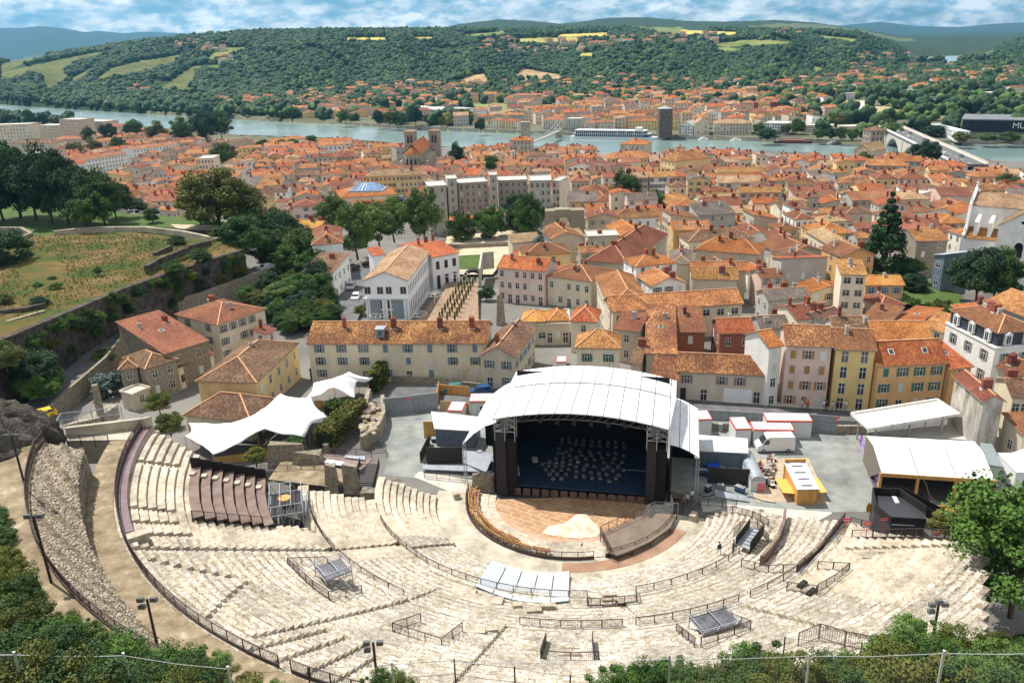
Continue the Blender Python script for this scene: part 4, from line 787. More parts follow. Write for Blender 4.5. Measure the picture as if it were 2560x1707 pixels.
ST=[(-22,128),(-14,128.2),(-4,126.5),(8,124.6),(20,121.3),(30,118.4),(42,115.2),(56,111.6),(75,107),(95,102)]
ribbon('street',ST,6.2,.035,ASPH);ribbon('pavement',[(x+.6,y+3.7)for x,y in ST[1:]],1.6,.12,CONC)
RZ=radians(-12);SO=Vector((.4,94.3,0))
def sl(x,y,z=0):return SO+Vector((x*cos(RZ)-y*sin(RZ),x*sin(RZ)+y*cos(RZ),z))
ROOFM=mat('roof_membrane',(0.58,0.57,0.55),(0.72,0.72,0.72),scale=.5,rough=.5,c3=(.76,.76,.76),lo=.25,hi=.45);SEAM=mat('roof_seam',(0.10,0.10,0.11),rough=.6)
stg=thing('concert_stage','large open concert stage with curved white panelled roof and black towers','stage',SO,RZ)
def zc_(x):t=(x-7.9)/10.9;return 11.25+1.4*(1-t*t)
npan=11;x0,x1=-3.0,18.8
for k in range(npan):
 a,b_=x0+(x1-x0)*k/npan+.05,x0+(x1-x0)*(k+1)/npan-.05;mb=MB()
 for(ya,yb)in((-1.2,8.2),(8.35,14.2)):
  h=.10 if ya>0 else 0;mb.hexa([(a,ya,zc_(a)-.12+h),(b_,ya,zc_(b_)-.12+h),(b_,yb,zc_(b_)-.12+h),(a,yb,zc_(a)-.12+h)],[(a,ya,zc_(a)+h),(b_,ya,zc_(b_)+h),(b_,yb,zc_(b_)+h),(a,yb,zc_(a)+h)])
 mb.build('roof_panel',ROOFM,stg)
mb=MB()
for k in range(npan+1):
 a=x0+(x1-x0)*k/npan;mb.bar((a,-1.2,zc_(a)-.02),(a,14.2,zc_(a)-.02),.10,.08)
mb.build('roof_seams',SEAM,stg,kind='stuff')
mb=MB()
mb.hexa([(18.8,-1.2,9.0),(18.9,8,9.6),(18.9,14,9.6),(18.8,14.2,9.6)],[(18.82,-1.2,zc_(18.8)),(19.5,8,zc_(18.8)),(19.5,14,zc_(18.8)),(18.82,14.2,zc_(18.8))]);mb.build('side_flap',ROOFM,stg)
def canopy(xa,xb,za,zb,ya,yb,name):
 n=3
 for k in range(n):
  f=lambda t:(xa+(xb-xa)*t,za+(zb-za)*(1-(1-t)**1.6));p,q=f(k/n+.01),f((k+1)/n-.01);mb=MB();mb.hexa([(p[0],ya,p[1]-.1),(q[0],ya,q[1]-.1),(q[0],yb,q[1]-.1),(p[0],yb,p[1]-.1)],[(p[0],ya,p[1]),(q[0],ya,q[1]),(q[0],yb,q[1]),(p[0],yb,p[1])]);mb.build('canopy_panel',ROOFM,stg)
canopy(-7.8,-3.0,6.1,9.6,1.2,15,'l');canopy(22.6,18.9,7.2,8.8,-.2,14,'r')
mb=MB();mb.box(-2.5,18.6,-.2,12.5,1.35,1.6);mb.build('stage_floor',mat('stage_floor',(0.012,0.028,0.058),(0.02,0.045,0.09),scale=1,rough=.6),stg)
BLK=mat('black_drape',(0.012,0.012,0.014),rough=.9)
for nme,(a,b_,y0,y1,z0,z1)in{'back_drape':(-2.5,18.6,12.5,12.7,0,12.2),'side_drape':(-2.6,-2.45,0.4,12.5,0,10.6),'side_drape.001':(18.5,18.65,.4,12.5,0,10.6),'wing_drape':(-3.4,-2.7,0,13,0,9.2),'wing_drape.001':(19.0,19.3,0,13,0,8.4),'wing_back':(-7.6,-3.4,13,13.2,0,6),'wing_back.001':(19.3,22.4,13,13.2,0,7)}.items():
 mb=MB();mb.box(a,b_,y0,y1,z0,z1);mb.build(nme.split('.')[0],BLK,stg)
for xa,xb in((-2.9,-.3),(16.2,18.6)):
 mb=MB();mb.box(xa,xa+(xb-xa)*.5,-.7,.4,.1,9.0 if xa>0 else 9.2);mb.build('speaker_tower',mat('tower_cloth',(.035,.03,.03),rough=.8)if 'tower_cloth' not in bpy.data.materials else bpy.data.materials['tower_cloth'],stg);mb=MB();mb.box(xa+(xb-xa)*.5+.05,xb,-.5,.5,.1,8.2);mb.build('speaker_tower',BLK,stg)
mb=MB()
for xa in(-2.9,-1.6,-.3,16.2,17.4,18.6):
 for y in(-.7,.5):mb.bar((xa,y,8),(xa,y,11.3),.09)
for z in(9.3,10.2,11.0):
 for xa,xb in((-2.9,-.3),(16.2,18.6)):
  for y in(-.7,.5):mb.bar((xa,y,z),(xb,y,z),.07);mb.bar((xa,y,z),(xb,y,z+.8),.05);mb.bar((xb,y,z),(xa,y,z+.8),.05)
mb.build('scaffold_top',STEEL,stg,kind='stuff')
mb=MB()
for k in range(22):
 a,b_=x0+(x1-x0)*k/22,x0+(x1-x0)*(k+1)/22;mb.bar((a,-.9,zc_(a)-.25),(b_,-.9,zc_(b_)-.25),.09);mb.bar((a,-.9,zc_(a)-1.0),(b_,-.9,zc_(b_)-1.0),.09);mb.bar((a,-.9,zc_(a)-1),(b_,-.9,zc_(b_)-.25),.05)
mb.build('front_truss',mat('truss_grey',(.15,.15,.16),rough=.5),stg)
mb=MB()
for xx in(-7.6,22.45):
 for dx,dy in((0,0),(.35,0),(0,.35),(.35,.35)):mb.bar((xx+dx-.2,-.1+dy+(1.4 if xx<0 else 0),0),(xx+dx-.2,-.1+dy+(1.4 if xx<0 else 0),6.3 if xx<0 else 7.2),.05)
 for k in range(12):z=k*.55;yy=(1.3 if xx<0 else-.1);mb.bar((xx-.2,yy,z),(xx+.15,yy,z+.5),.035);mb.bar((xx+.15,yy,z+.5),(xx-.2,yy,z+.55),.035)
mb.build('mast',STEEL,stg)
mb=MB();mb.bar((3.6,8,11),(12.6,7,11.0),.12);mb.build('lighting_bar',STEEL,stg)
mb=MB()
for k in range(16):mb.box(-2+k*1.22,-1.4+k*1.22*1.0+.0,-.45,-.3,.15,1.3)if False else mb.box(-1.9+k*1.22,-1.0+k*1.22,-.5,-.35,.2,1.2)
mb.build('front_casing',mat('front_boards',(.13,.08,.06),(.2,.13,.1),scale=2),stg,kind='stuff')
mb=MB()
for k in range(8):mb.bar((1+k*2.1,-1.0,11.6),(1+k*2.1,-1.0,12),.05);mb.box(.8+k*2.1,1.2+k*2.1,-1.2,-.8,11.0,11.5)
mb.build('spotlights',DARKP,stg,kind='stuff')
for nme,x,y,w,d,h,rz,lb in[('white_case',.9,6.4,.7,1.2,.25,.3,'long white case standing on the left of the stage floor'),('white_case',-.9,3.0,.5,2.2,.3,.25,'longer white case at the left edge of the stage')]:
 mb=MB();mb.box(-w/2,w/2,-d/2,d/2,0,h);mb.box(-w/2+.05,w/2-.05,-d/2-.02,d/2+.02,h,h+.03);o=mb.build('equipment_case',mat('case_white',(.5,.5,.5),rough=.5)if 'case_white' not in bpy.data.materials else bpy.data.materials['case_white'],None,loc=sl(x,y,1.6),rz=RZ+rz,label=lb,category='case')
pts="""375,890 407,915 462,898 505,887 552,893 418,945 468,937 515,930 565,925 412,975 465,968 520,952 580,955 405,1005 470,1000 527,985 588,990 636,925 650,958 655,990 648,1025 520,1013 580,1020 695,900 705,925 718,960 714,1000 715,1030
770,898 778,925 788,960 784,1003 782,1030 838,908 850,940 858,970 848,998 850,1035 928,985 916,1013 918,1045 385,1052 440,1077 487,1060 555,1072 635,1080 375,1090 413,1090 467,1108 712,1087 785,1098 850,1092 912,1108 360,1130 420,1122 478,1143 525,1123 600,1135 570,1103 648,1108 735,1125 840,1130 305,1158 365,1163 415,1160 540,1157 675,1140 750,1165 820,1162 900,1162
250,1180 300,1192 355,1195 410,1190 475,1178 522,1197 612,1180 675,1197 785,1195 870,1197 275,1223 335,1230 400,1226 463,1220 527,1238 588,1223 750,1222 825,1232 915,1228 310,1262 368,1262 440,1262 645,1248 710,1255 775,1262 875,1268 520,1282 588,1280 655,1293 720,1295 850,1295 797,1318 335,1298 403,1296""".split()
SMET=mat('stage_chair_metal',(0.10,0.11,0.12),rough=.5,metal=.3);SPAD=mat('stage_chair_pad',(.26,.27,.28),(.34,.32,.30),rough=.7,vary=.2)
lg=leg_m(.45,.018).mesh('leg',SMET);mb=MB();mb.box(-.23,.23,-.22,.22,.43,.49);st_=mb.mesh('seat',SPAD);mb=MB();mb.box(-.23,-.2,.19,.22,.49,.9);mb.box(.2,.23,.19,.22,.49,.9);mb.box(-.23,.23,.18,.22,.66,.92);bk=mb.mesh('backrest',SMET);pr=None
PS=[tuple(map(int,p.split(',')))for p in pts];used_={}
for i,(x,y)in enumerate(PS):
 row='back' if y<1045 else 'middle' if y<1175 else 'front';sd_='left' if x<480 else 'centre' if x<690 else 'right'
 same=sorted([q for q in PS if(('back' if q[1]<1045 else 'middle' if q[1]<1175 else 'front')==row and('left' if q[0]<480 else 'centre' if q[0]<690 else 'right')==sd_)]);kk=same.index((x,y))+1
 lab=f'orchestra chair on the {row} of the dark stage, {sd_} part, {ORD(kk)} from the left'
 q=W(('L2',x,y),1.6+.45);q.z=1.6;a=RZ+pi+(x-600)*-.0009+R.uniform(-.3,.3)
 if pr is None:
  pr=thing('orchestra_chair',lab,'chair',q,a,'orchestra chairs set out on the stage');link('seat',st_,pr);link('backrest',bk,pr)
  for u in(-.2,.2):
   for v in(-.2,.2):link('leg',lg,pr,loc=(u,v,0))
 else:copy_thing(pr,q,a,lab)
# ---- boxes, cabins, sheds about the stage
CORR=mat('corrugated_pale',(.50,.53,.58),(.60,.62,.66),scale=.8,rough=.45);REDT=mat('red_trim',(.62,.07,.03),rough=.5);WCAB=mat('cabin_white',(.66,.67,.66),rough=.6);SHEDR=mat('shed_sheet',(.58,.58,.57),(.72,.72,.70),scale=.6,rough=.5,c3=(.45,.38,.30),lo=.3,hi=.72)
def cabin(p,w,d,h,rz,label,roof=CORR,trim=REDT,wall=WCAB,z=0,win=True,name='site_cabin',cat='cabin'):
 q=W(p,z)if not isinstance(p,Vector)else p;t=thing(name,label,cat,q,rz);mb=MB();mb.box(0,w,0,d,0,h);mb.build('wall',wall,t)
 mb=MB();mb.box(-.08,w+.08,-.08,d+.08,h,h+.16);mb.build('trim',trim,t);mb=MB()
 n=max(3,int((w if w>d else d)/.45))
 for k in range(n):
  if w>d:mb.box(w*k/n+.04,w*(k+1)/n-.04,.05,d-.05,h+.16,h+.22)
  else:mb.box(.05,w-.05,d*k/n+.04,d*(k+1)/n-.04,h+.16,h+.22)
 mb.build('roof_sheet',roof,t,kind='stuff' if n>4 else None);
 if win:mb=MB();mb.box(w*.35,w*.65,-.05,.0,h*.35,h*.75);mb.box(w*.38,w*.49,-.07,-.05,h*.4,h*.7,1);mb.box(w*.51,w*.62,-.07,-.05,h*.4,h*.7,1);mb.build('window',[WHITE,GLASS],t);mb=MB();mb.box(w*.06,w*.24,-.04,0,0,h*.8);mb.build('door',WHITE,t)
 return t
cabin(('L1',1750,780),4.2,3.0,2.3,-.05,'white site cabin with red trimmed ribbed roof left of the stage');cabin(('L1',1570,830),2.3,3.2,1.8,-.15,'small ribbed container top with red edges left of the stage',win=False)
cabin(('L2',1520,950),1.9,3.0,2.6,0,'grey cabin with orange edge against the right canopy',win=False);cabin(('L2',1820,1020),2.2,3.8,2.4,-.02,'tall narrow container with orange edges and ribbed roof',win=False)
cabin(('L3',-125,1020),5.6,2.6,2.3,-.1,'nearer red edged container behind the white van');cabin(('L3',-20,960),6.4,2.6,2.6,-.1,'farther red edged container behind the white van')
cabin(('L2',365,385),1.7,2.6,.9,-.1,'small ribbed red edged unit behind the brown fence',win=False)
def shed(pts,z0,z1,label,wall,roof,name='shed'):
 """pts FL FR BR BL pixels on roof; z of front and back eaves"""
 P=[W(pts[0],z0),W(pts[1],z0),W(pts[2],z1),W(pts[3],z1)];o=Vector((P[0].x,P[0].y,0));t=thing(name,label,'shed',o);mb=MB();Q=[p-o for p in P]
 mb.hexa([q-Vector((0,0,.15))for q in Q],Q);mb.build('roof',roof,t);cn=sum(Q,Vector())/4;I=[cn+(q-cn)*.94 for q in Q];mb=MB();mb.hexa([(q.x,q.y,0)for q in I],[(q.x,q.y,q.z-.17)for q in I]);mb.build('wall',wall,t);return t
BWALL=mat('blue_grey_cladding',(.10,.13,.17),(.15,.18,.22),scale=1,rough=.6)
shed([('L1',1455,885),('L1',1790,905),('L1',1840,790),('L1',1430,745)],2.9,3.3,'long low shed with stained white sheet roof left of the stage',BWALL,SHEDR)
shed([('L2',1520,1065),('L2',1930,1085),('L2',1925,965),('L2',1525,935)],2.9,3.2,'low shed with two stained white roof sheets right of the stage',BWALL,SHEDR)
def hoard(p,q,h,label,m=DARKP,z=0,th=.1,name='hoarding',cat='screen'):return wall_line(name,[W(p,z),W(q,z)],h,th,m,label,cat)
hoard(('L1',1395,1175),('L1',1690,1170),2.6,'black screen left of the stage beside the mast',mat('char_panel',(.05,.045,.04),rough=.8));hoard(('L1',1345,1165),('L1',1420,1010),1.6,'short black side screen left of the stage')
hoard(('L2',1595,1330),('L2',1935,1350),2.4,'black screen right of the stage by the rounded hut',mat('char_panel2',(.045,.04,.036),rough=.8))
o=hoard(('L1',1375,965),('L1',1470,965),2.8,'orange plywood wall end of the left shed',WOODM)
for i,(a,b_,w)in enumerate([(('L1',1480,690),('L1',1500,590),2.0),(('L1',1505,735),('L1',1745,760),1.7),(('L1',1500,600),('L1',1745,620),1.7)]):hoard(a,b_,w,['left side','front','back'][i]+' of the plywood enclosure by the gate',[WOODM,mat('ply',(.36,.24,.12),(.5,.35,.2),scale=2),WOODM][i],name='plywood_wall',cat='wall')
def slab(pts,zs,label,m,th=.12,name='ramp',cat='ramp'):
 P=[W(p,z)for p,z in zip(pts,zs)];o=Vector((P[0].x,P[0].y,P[0].z));mb=MB();mb.hexa([p-o-Vector((0,0,th))for p in P],[p-o for p in P]);return mb.build(name,m,None,loc=o,label=label,category=cat)
GREYR=mat('grey_ramp',(.26,.28,.31),(.34,.36,.39),scale=1,rough=.6)
slab([('L1',1360,1215),('L1',1900,1240),('L1',1880,1190),('L1',1365,1180)],[.6,.7,.9,.7],'long grey ramp along the left front of the stage',GREYR);slab([('L1',1700,1165),('L1',1880,1240),('L1',1945,1090),('L1',1690,1065)],[1.0,1.1,1.2,1.1],'grey loading deck left of the stage behind the mast',GREYR)
slab([('L2',1660,1440),('L2',1935,1480),('L2',1920,1440),('L2',1655,1380)],[.2,.25,.6,.7],'grey ramp panel at the right of the stage front',GREYR)
railing([W(('L1',1375,1285),.1),W(('L1',1790,1330),.1)],'black railing in front of the left ramp');railing([W(('L2',1490,1510),.1),W(('L2',1830,1540),.1)],'black railing right of the four standing people')
t=thing('rounded_hut','small barrel roofed pale hut with a pink front panel','hut',W(('L2',1945,1400),0),radians(-3));L_,Wd=7.2,1.9;mb=MB();prof=[(Wd/2+Wd/2*cos(a),1.5+.75*sin(a))for a in np.linspace(0,pi,11)]
for(xa,za),(xb,zb)in zip(prof,prof[1:]):mb.face([(xa,0,za),(xa,L_,za),(xb,L_,zb),(xb,0,zb)])
mb.face([(x,0,z)for x,z in prof]);mb.face([(x,L_,z)for x,z in prof[::-1]]);mb.build('barrel_roof',STEEL,t);mb=MB();mb.box(0.02,Wd-.02,.03,L_-.03,0,1.5);mb.build('wall',WCAB,t);mb=MB();mb.box(.9,1.8,-.04,.03,.1,1.2);mb.build('front_panel',mat('pink_panel',(.75,.18,.22),rough=.5),t)
mb=MB();mb.box(-.9,.9,-.5,.5,0,1.1);mb.box(-.7,.7,-.52,-.5,.75,1.0);mb.box(-.6,.6,-.4,.4,1.1,1.2);mb.build('blue_crate',mat('blue_plastic',(.02,.10,.55),rough=.4),None,loc=W(('L2',1640,1240),.1),label='bright blue crate in the shade right of the stage',category='crate')
def gate(p,q,h,n,label,rows=3,m=None):
 a,b_=W(p,0),W(q,0);m=m or mat('gate_grey',(.24,.26,.28),(.32,.34,.36),scale=.8,rough=.6)if 'gate_grey' not in bpy.data.materials else bpy.data.materials['gate_grey'];t=thing('panel_gate',label,'gate',a);d=(b_-a)
 for k in range(n):
  p0,p1=d*(k/n+.004),d*((k+1)/n-.004);mb=MB();nrm=Vector((-d.y,d.x,0)).normalized()*.04;z=Vector((0,0,h));mb.hexa([p0-nrm,p1-nrm,p1+nrm,p0+nrm],[p0-nrm+z,p1-nrm+z,p1+nrm+z,p0+nrm+z]);mb.build('panel',m,t)
 mb=MB()
 for r_ in range(rows+1):z=Vector((0,0,h*r_/rows));nn=Vector((-d.y,d.x,0)).normalized()*-.08;mb.bar(nn+z,d+nn+z,.09)
 for k in range(n+1):mb.bar(d*(k/n)-Vector((-d.y,d.x,0)).normalized()*.08,d*(k/n)-Vector((-d.y,d.x,0)).normalized()*.08+Vector((0,0,h)),.07)
 mb.build('frame',STEEL,t);return t
gate(('L1',1050,775),('L1',1265,755),2.9,5,'left leaf of the grey panel gate across the yard');gate(('L1',1270,752),('L1',1485,725),2.9,5,'right leaf of the grey panel gate across the yard')
gate(('L3',295,905),('L3',545,925),2.8,2,'steel double gate behind the white van',rows=4,m=mat('gate_pale',(.36,.38,.38),rough=.5));gate(('L2',1520,805),('L3',290,855),1.6,12,'long mesh panel fence along the street behind the containers',rows=2,m=mat('mesh_brown',(.20,.18,.15),rough=.8));gate(('L3',550,870),('L3',800,880),1.1,4,'short mesh fence on the low stone wall by the steel gate',rows=1,m=mat('mesh_b2',(.20,.18,.15),rough=.8))
wall_line('low_wall',[W(('L3',550,925),0),W(('L3',800,925),0)],1.3,.4,WL['stone'],'low rubble wall right of the steel gate');wall_line('low_wall',[W(('L2',1620,900),0),W(('L3',0,905),0)],1.2,.4,WL['stone'],'low mossy rubble wall behind the containers')
wall_line('street_wall',[W(('L1',1110,500),0),W(('L1',1660,530),0)],1.1,.35,WL['stone'],'low stone wall in front of the long cream building');wall_line('street_wall',[W(('L1',1680,545),0),W(('L1',1840,560),0)],1.0,.35,WL['stone'],'short stone wall right of the outside steps')
for i,(p,z)in enumerate([(('L1',1250,650),3.0),(('L3',565,795),3.0),(('B3',645,235),12),(('B3',815,265),11.5),(('B3',950,235),9),(('B3',1380,350),9.5)]):
 q=W(p,z);mb=MB();mb.box(-.34,.34,-.03,.03,-.16,.16);mb.box(-.3,.3,-.04,-.03,-.03,.02,1);mb.bar((0,.05,-1.6),(0,.05,.1),.05);mb.build('red_sign',[mat('sign_red',(.55,.04,.03),rough=.5)if 'sign_red' not in bpy.data.materials else bpy.data.materials['sign_red'],WHITE],None,loc=q,label='small red notice '+['above the grey panel gate','above the steel gate near the van','at the top of the curved dark railing','on the railing beside the dark stair house','on the post below the dark stair house','on the low railing under the big tree'][i],category='sign')
# ---- stretch tents at left
TENT=mat('tent_fabric',(.72,.72,.71),(.76,.76,.75),scale=.4,rough=.55);TENTIN=mat('tent_shade',(.5,.30,.10),rough=.9)
def stretch(label,edge,zs,peaks,zg=0,poles=(),n=16):
 """edge: outline pixels with heights; peaks raise the cloth inside"""
 P=[W(p,z)for p,z in zip(edge,zs)];cen=sum(P,Vector())/len(P);t=thing('stretch_tent',label,'tent',(cen.x,cen.y,0));PK=[(W(p,z),rr)for p,z,rr in peaks];V=[];F=[];m=len(P);sub=6;E=[]
 for i in range(m):
  a,b_=P[i],P[(i+1)%m]
  for k in range(sub):
   f=k/sub;q=a.lerp(b_,f);q+=(cen-q)*.06*sin(pi*f);q.z-=.25*sin(pi*f);E.append(q)
 rings=12;N_=len(E);V=[(0,0,cen.z)]
 for r_ in range(1,rings+1):
  f=r_/rings
  for e in E:q=cen.lerp(e,f);V.append((q.x-cen.x,q.y-cen.y,q.z))
 W_=[]
 for x,y,z in V:
  add=sum((pk.z-cen.z)*math.exp(-((x+cen.x-pk.x)**2+(y+cen.y-pk.y)**2)/rr**2)for pk,rr in PK);W_.append((x,y,z+add+.06*sin(x*2.1+y)+.05*sin(y*2.7)))
 for k in range(N_):F.append((0,1+k,1+(k+1)%N_))
 for r_ in range(rings-1):
  for k in range(N_):a=1+r_*N_+k;b_=1+r_*N_+(k+1)%N_;F.append((a,a+N_,b_+N_));F.append((a,b_+N_,b_))
 me=bpy.data.meshes.new('fabric');me.from_pydata(W_,[],F);me.materials.append(TENT);me.polygons.foreach_set('use_smooth',[True]*len(F));o=link('fabric',me,t);md=o.modifiers.new('thick','SOLIDIFY');md.thickness=.05
 mb=MB()
 for p in P:mb.tube((p.x-cen.x,p.y-cen.y,0),(p.x-cen.x,p.y-cen.y,p.z+.1),.05)
 for pk,rr in PK:mb.tube((pk.x-cen.x,pk.y-cen.y,0),(pk.x-cen.x,pk.y-cen.y,pk.z+.3),.06)
 mb.build('poles',WOODM,t,kind='stuff');return t
stretch('large white stretch tent spread in front of the hipped brown roof',[('L0',1540,840),('L0',2045,835),('L1',200,600),('L1',450,640),('L1',600,820),('L1',400,985),('L1',170,990),('L1',80,975),('L0',1740,1105),('L0',1510,950)],[3.2,3.2,4.2,3.6,2.6,2.4,2.2,2.6,2.4,2.2],[(('L1',260,740),4.6,4.5),(('L1',0,860),4.4,4),(('L1',420,830),3.9,3)])
stretch('smaller white stretch tent beside the yellow building',[('L1',470,510),('L1',760,425),('L1',970,470),('L1',840,545),('L1',810,655),('L1',600,625),('L1',410,640)],[3.0,3.4,3.0,2.2,2.6,2.2,2.2],[(('L1',740,470),4.6,2.6),(('L1',640,560),3.9,3)])
hoard(('L0',1760,1180),('L1',160,1120),1.2,'orange windbreak under the edge of the large stretch tent',TENTIN);hoard(('L1',480,720),('L1',800,730),1.4,'orange windbreak under the smaller stretch tent',TENTIN)
def hedge(pts,w,h,label,kind='green',z=0,name='hedge',var=0):
 P=[W(p,z)for p in pts];t=thing(name,label,'hedge',P[0]);V=[];rs=np.random.RandomState(len(label));n=0
 for a,b_ in zip(P,P[1:]):
  L=(b_-a).length;k=int(L*w*h*42)+200;f=rs.rand(k);d=(b_-a).normalized();s=Vector((-d.y,d.x,0));ex=2*rs.rand(k)-1;ez=rs.rand(k);on=rs.rand(k);ex=np.where(on<.45,np.sign(ex),ex);ez=np.where(on>.6,1,ez)
  p=np.outer(1-f,np.array(a-P[0]))+np.outer(f,np.array(b_-P[0]))+np.outer(ex*w/2,np.array(s));p[:,2]+=ez*h;p+=rs.normal(size=p.shape)*.09;V.append(p)
 p=np.vstack(V);N_=len(p);q=rs.normal(size=(N_,3));q[:,2]+=.8;q/=np.linalg.norm(q,axis=1)[:,None];tt=np.cross(q,rs.normal(size=(N_,3)));tt/=np.linalg.norm(tt,axis=1)[:,None];bb=np.cross(q,tt);s_=rs.uniform(.09,.2,(N_,1))
 v=np.stack([p-tt*s_-bb*s_*.6,p+tt*s_-bb*s_*.6,p+tt*s_*.7+bb*s_*.8,p-tt*s_*.6+bb*s_*.7],1).reshape(-1,3);link('foliage',npmesh('foliage',v,np.arange(len(v)).reshape(-1,4),LF[kind]),t)
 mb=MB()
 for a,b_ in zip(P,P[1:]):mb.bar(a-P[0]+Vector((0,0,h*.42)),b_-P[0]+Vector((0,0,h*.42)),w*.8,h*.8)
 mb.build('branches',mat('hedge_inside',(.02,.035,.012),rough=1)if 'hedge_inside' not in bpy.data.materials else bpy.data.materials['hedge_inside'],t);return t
hedge([('L1',560,1040),('L1',700,900),('L1',850,760)],3.0,2.6,'broad clipped hedge bank between the tents and the rock heap','olive',z=.8)
hedge([('L1',590,790),('L1',700,740)],2.2,2.0,'small round hedge clump between the two stretch tents','green',z=.5);hedge([('L1',960,590),('L1',1050,480)],1.8,3.4,'tall ivy mass on the ruined wall beside the smaller tent','olive',z=.4)
hedge([('L1',450,480),('L1',620,470)],1.2,1.8,'dark hedge under the facade of the long cream building','dark')
wall_line('rubble_wall',[W(('L1',570,1100),0),W(('L1',720,960),0),W(('L1',880,850),0),W(('L1',930,660),0)],[1.6,1.8,1.8,2.2],.7,WL['stone'],'ruined stone wall running beside the hedge bank');wall_line('rubble_wall',[W(('L1',870,1060),0),W(('L1',1010,960),0),W(('L1',1050,850),0),W(('L1',1040,700),0)],[2.2,2.4,2.2,2.0],.6,WL['stone'],'ruined stone wall holding the rock heap above the yard')
sheet('earth_bank',[('L1',850,940),('L1',1000,930),('L1',1035,700),('L1',940,680),('L1',880,800)],1.6,DIRT)
for k in range(48):
 f=R.random();u=R.random();x=860+u*130+f*60-20;y=920-f*240+u*10;s=R.uniform(.3,.75);v=IV1*(1+np.random.RandomState(k).uniform(-.2,.2,(len(IV1),1)))*np.array([1,.8,.6])*s
 link('rock',npmesh('rock',v,IF1,STONE),None,loc=W(('L1',x,y),1.9+R.uniform(-.1,.3)),label=f'pale boulder in the rock heap above the yard, {ORD(k + 1)} noted',category='rock',group='boulders heaped between the ruined walls')
# ---- white marquee with wooden front, pagoda tent, canopy, kiosk, dark stair house
def world_poly(pts):return[W(p,z)for p,z in pts]
t=thing('marquee','large white marquee with timber beams and open dark front','tent',W(('L3',910,1400),0));o=Vector(t.location)
FLm,FRm=W(('L3',925,1245),3.5)-o,W(('L3',1855,1305),3.5)-o;BLm,BRm=W(('L3',800,945),3.9)-o,W(('L3',1690,990),3.9)-o;RLm,RRm=(FLm+BLm)/2+Vector((0,.5,1.0)),(FRm+BRm)/2+Vector((0,.5,.9));nb=3
for k in range(nb):
 a,b_=k/nb+.004,(k+1)/nb-.004;L=lambda p,q,f:p.lerp(q,f);mb=MB();th=Vector((0,0,.08))
 for(p,q),(r_,s_)in(((FLm,FRm),(RLm,RRm)),((RLm,RRm),(BLm,BRm))):Q=[L(p,q,a),L(p,q,b_),L(r_,s_,b_),L(r_,s_,a)];mb.hexa([x-th for x in Q],Q)
 mb.build('roof_sheet',TENT,t)
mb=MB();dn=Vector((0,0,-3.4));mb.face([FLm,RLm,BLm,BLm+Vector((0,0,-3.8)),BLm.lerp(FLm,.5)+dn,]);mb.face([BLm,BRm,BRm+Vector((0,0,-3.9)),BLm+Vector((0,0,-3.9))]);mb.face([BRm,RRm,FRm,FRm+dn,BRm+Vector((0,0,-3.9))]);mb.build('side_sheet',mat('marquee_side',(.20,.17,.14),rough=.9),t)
for k in range(nb+1):
 p=FLm.lerp(FRm,k/nb);mb=MB();mb.box(p.x-.16,p.x+.16,p.y-.12,p.y+.12,0,3.4);mb.build('post',WOODM,t)
mb=MB();mb.bar(FLm-Vector((0,.05,.25)),FRm-Vector((0,.05,.25)),.12,.5);mb.build('beam',WOODM,t)
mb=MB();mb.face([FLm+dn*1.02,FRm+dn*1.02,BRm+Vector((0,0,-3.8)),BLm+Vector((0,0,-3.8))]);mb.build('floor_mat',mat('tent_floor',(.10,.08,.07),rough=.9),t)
PR=bpy.data.materials.new('printed_banner');PR.use_nodes=True;g=G(PR);b=g.a('ShaderNodeBsdfPrincipled',i_Roughness=.6);o_=g.a('ShaderNodeOutputMaterial');g.c(b.outputs[0],o_.inputs[0]);tc=g.a('ShaderNodeTexCoord');nz=g.a('ShaderNodeTexNoise',i_Scale=.8,i_Detail=6);g.c(tc.outputs['Object'],nz.inputs[0]);g.c(g.ramp(nz.outputs[0],[(.3,(.12,.03,.22)),(.45,(.30,.12,.45)),(.55,(.65,.45,.65)),(.62,(.12,.16,.45)),(.75,(.5,.1,.25))]),b.inputs[0])
wall_line('printed_banner',[W(('L3',910,1400),0),W(('L3',830,1200),0),W(('L3',750,1010),0)],1.7,.06,PR,'purple printed banner along the left side of the marquee','banner')
t=thing('pagoda_tent','white pagoda tent with peaked roof at the right edge','tent',W(('L3',2000,1385),0),radians(-6));mb=MB();mb.box(0,5,0,5,0,2.6);mb.build('side_wall',TENT,t);mb=MB();V=[]
for k in range(9):
 f=k/8;hw=2.6*(1-f)**1.0+.02;V.append((hw,2.6+2.2*(f**1.9)*1.0+.35*f))
for(w0,z0),(w1,z1)in zip(V,V[1:]):
 for s in range(4):
  ca,sa=cos(s*pi/2),sin(s*pi/2);f=lambda x,y,z:(2.5+x*ca-y*sa,2.5+x*sa+y*ca,z);mb.face([f(-w0,-w0,z0),f(w0,-w0,z0),f(w1,-w1,z1),f(-w1,-w1,z1)])
mb.build('peaked_roof',TENT,t)
shed([('L3',1800,1180),('L3',1925,1200),('L3',1830,1010),('L3',1730,1000)],3.0,3.2,'narrow grey ribbed roof annex right of the marquee',WCAB,mat('annex_roof',(.22,.26,.27),rough=.5))
t=thing('flat_canopy','long white flat canopy frame on short steel legs above the marquee','canopy',W(('L3',830,900),0));o=Vector(t.location);Q=[W(p,4.2)-o for p in[('L3',825,895),('L3',1560,775),('L3',1380,655),('L3',680,770)]];mb=MB();mb.hexa([q-Vector((0,0,.1))for q in Q],Q);mb.build('canopy_sheet',mat('canopy_cream',(.72,.68,.60),rough=.6),t)
fr=mat('rusty_white_frame',(.5,.30,.20),(.74,.72,.68),scale=1.5,rough=.6,lo=.3,hi=.45)
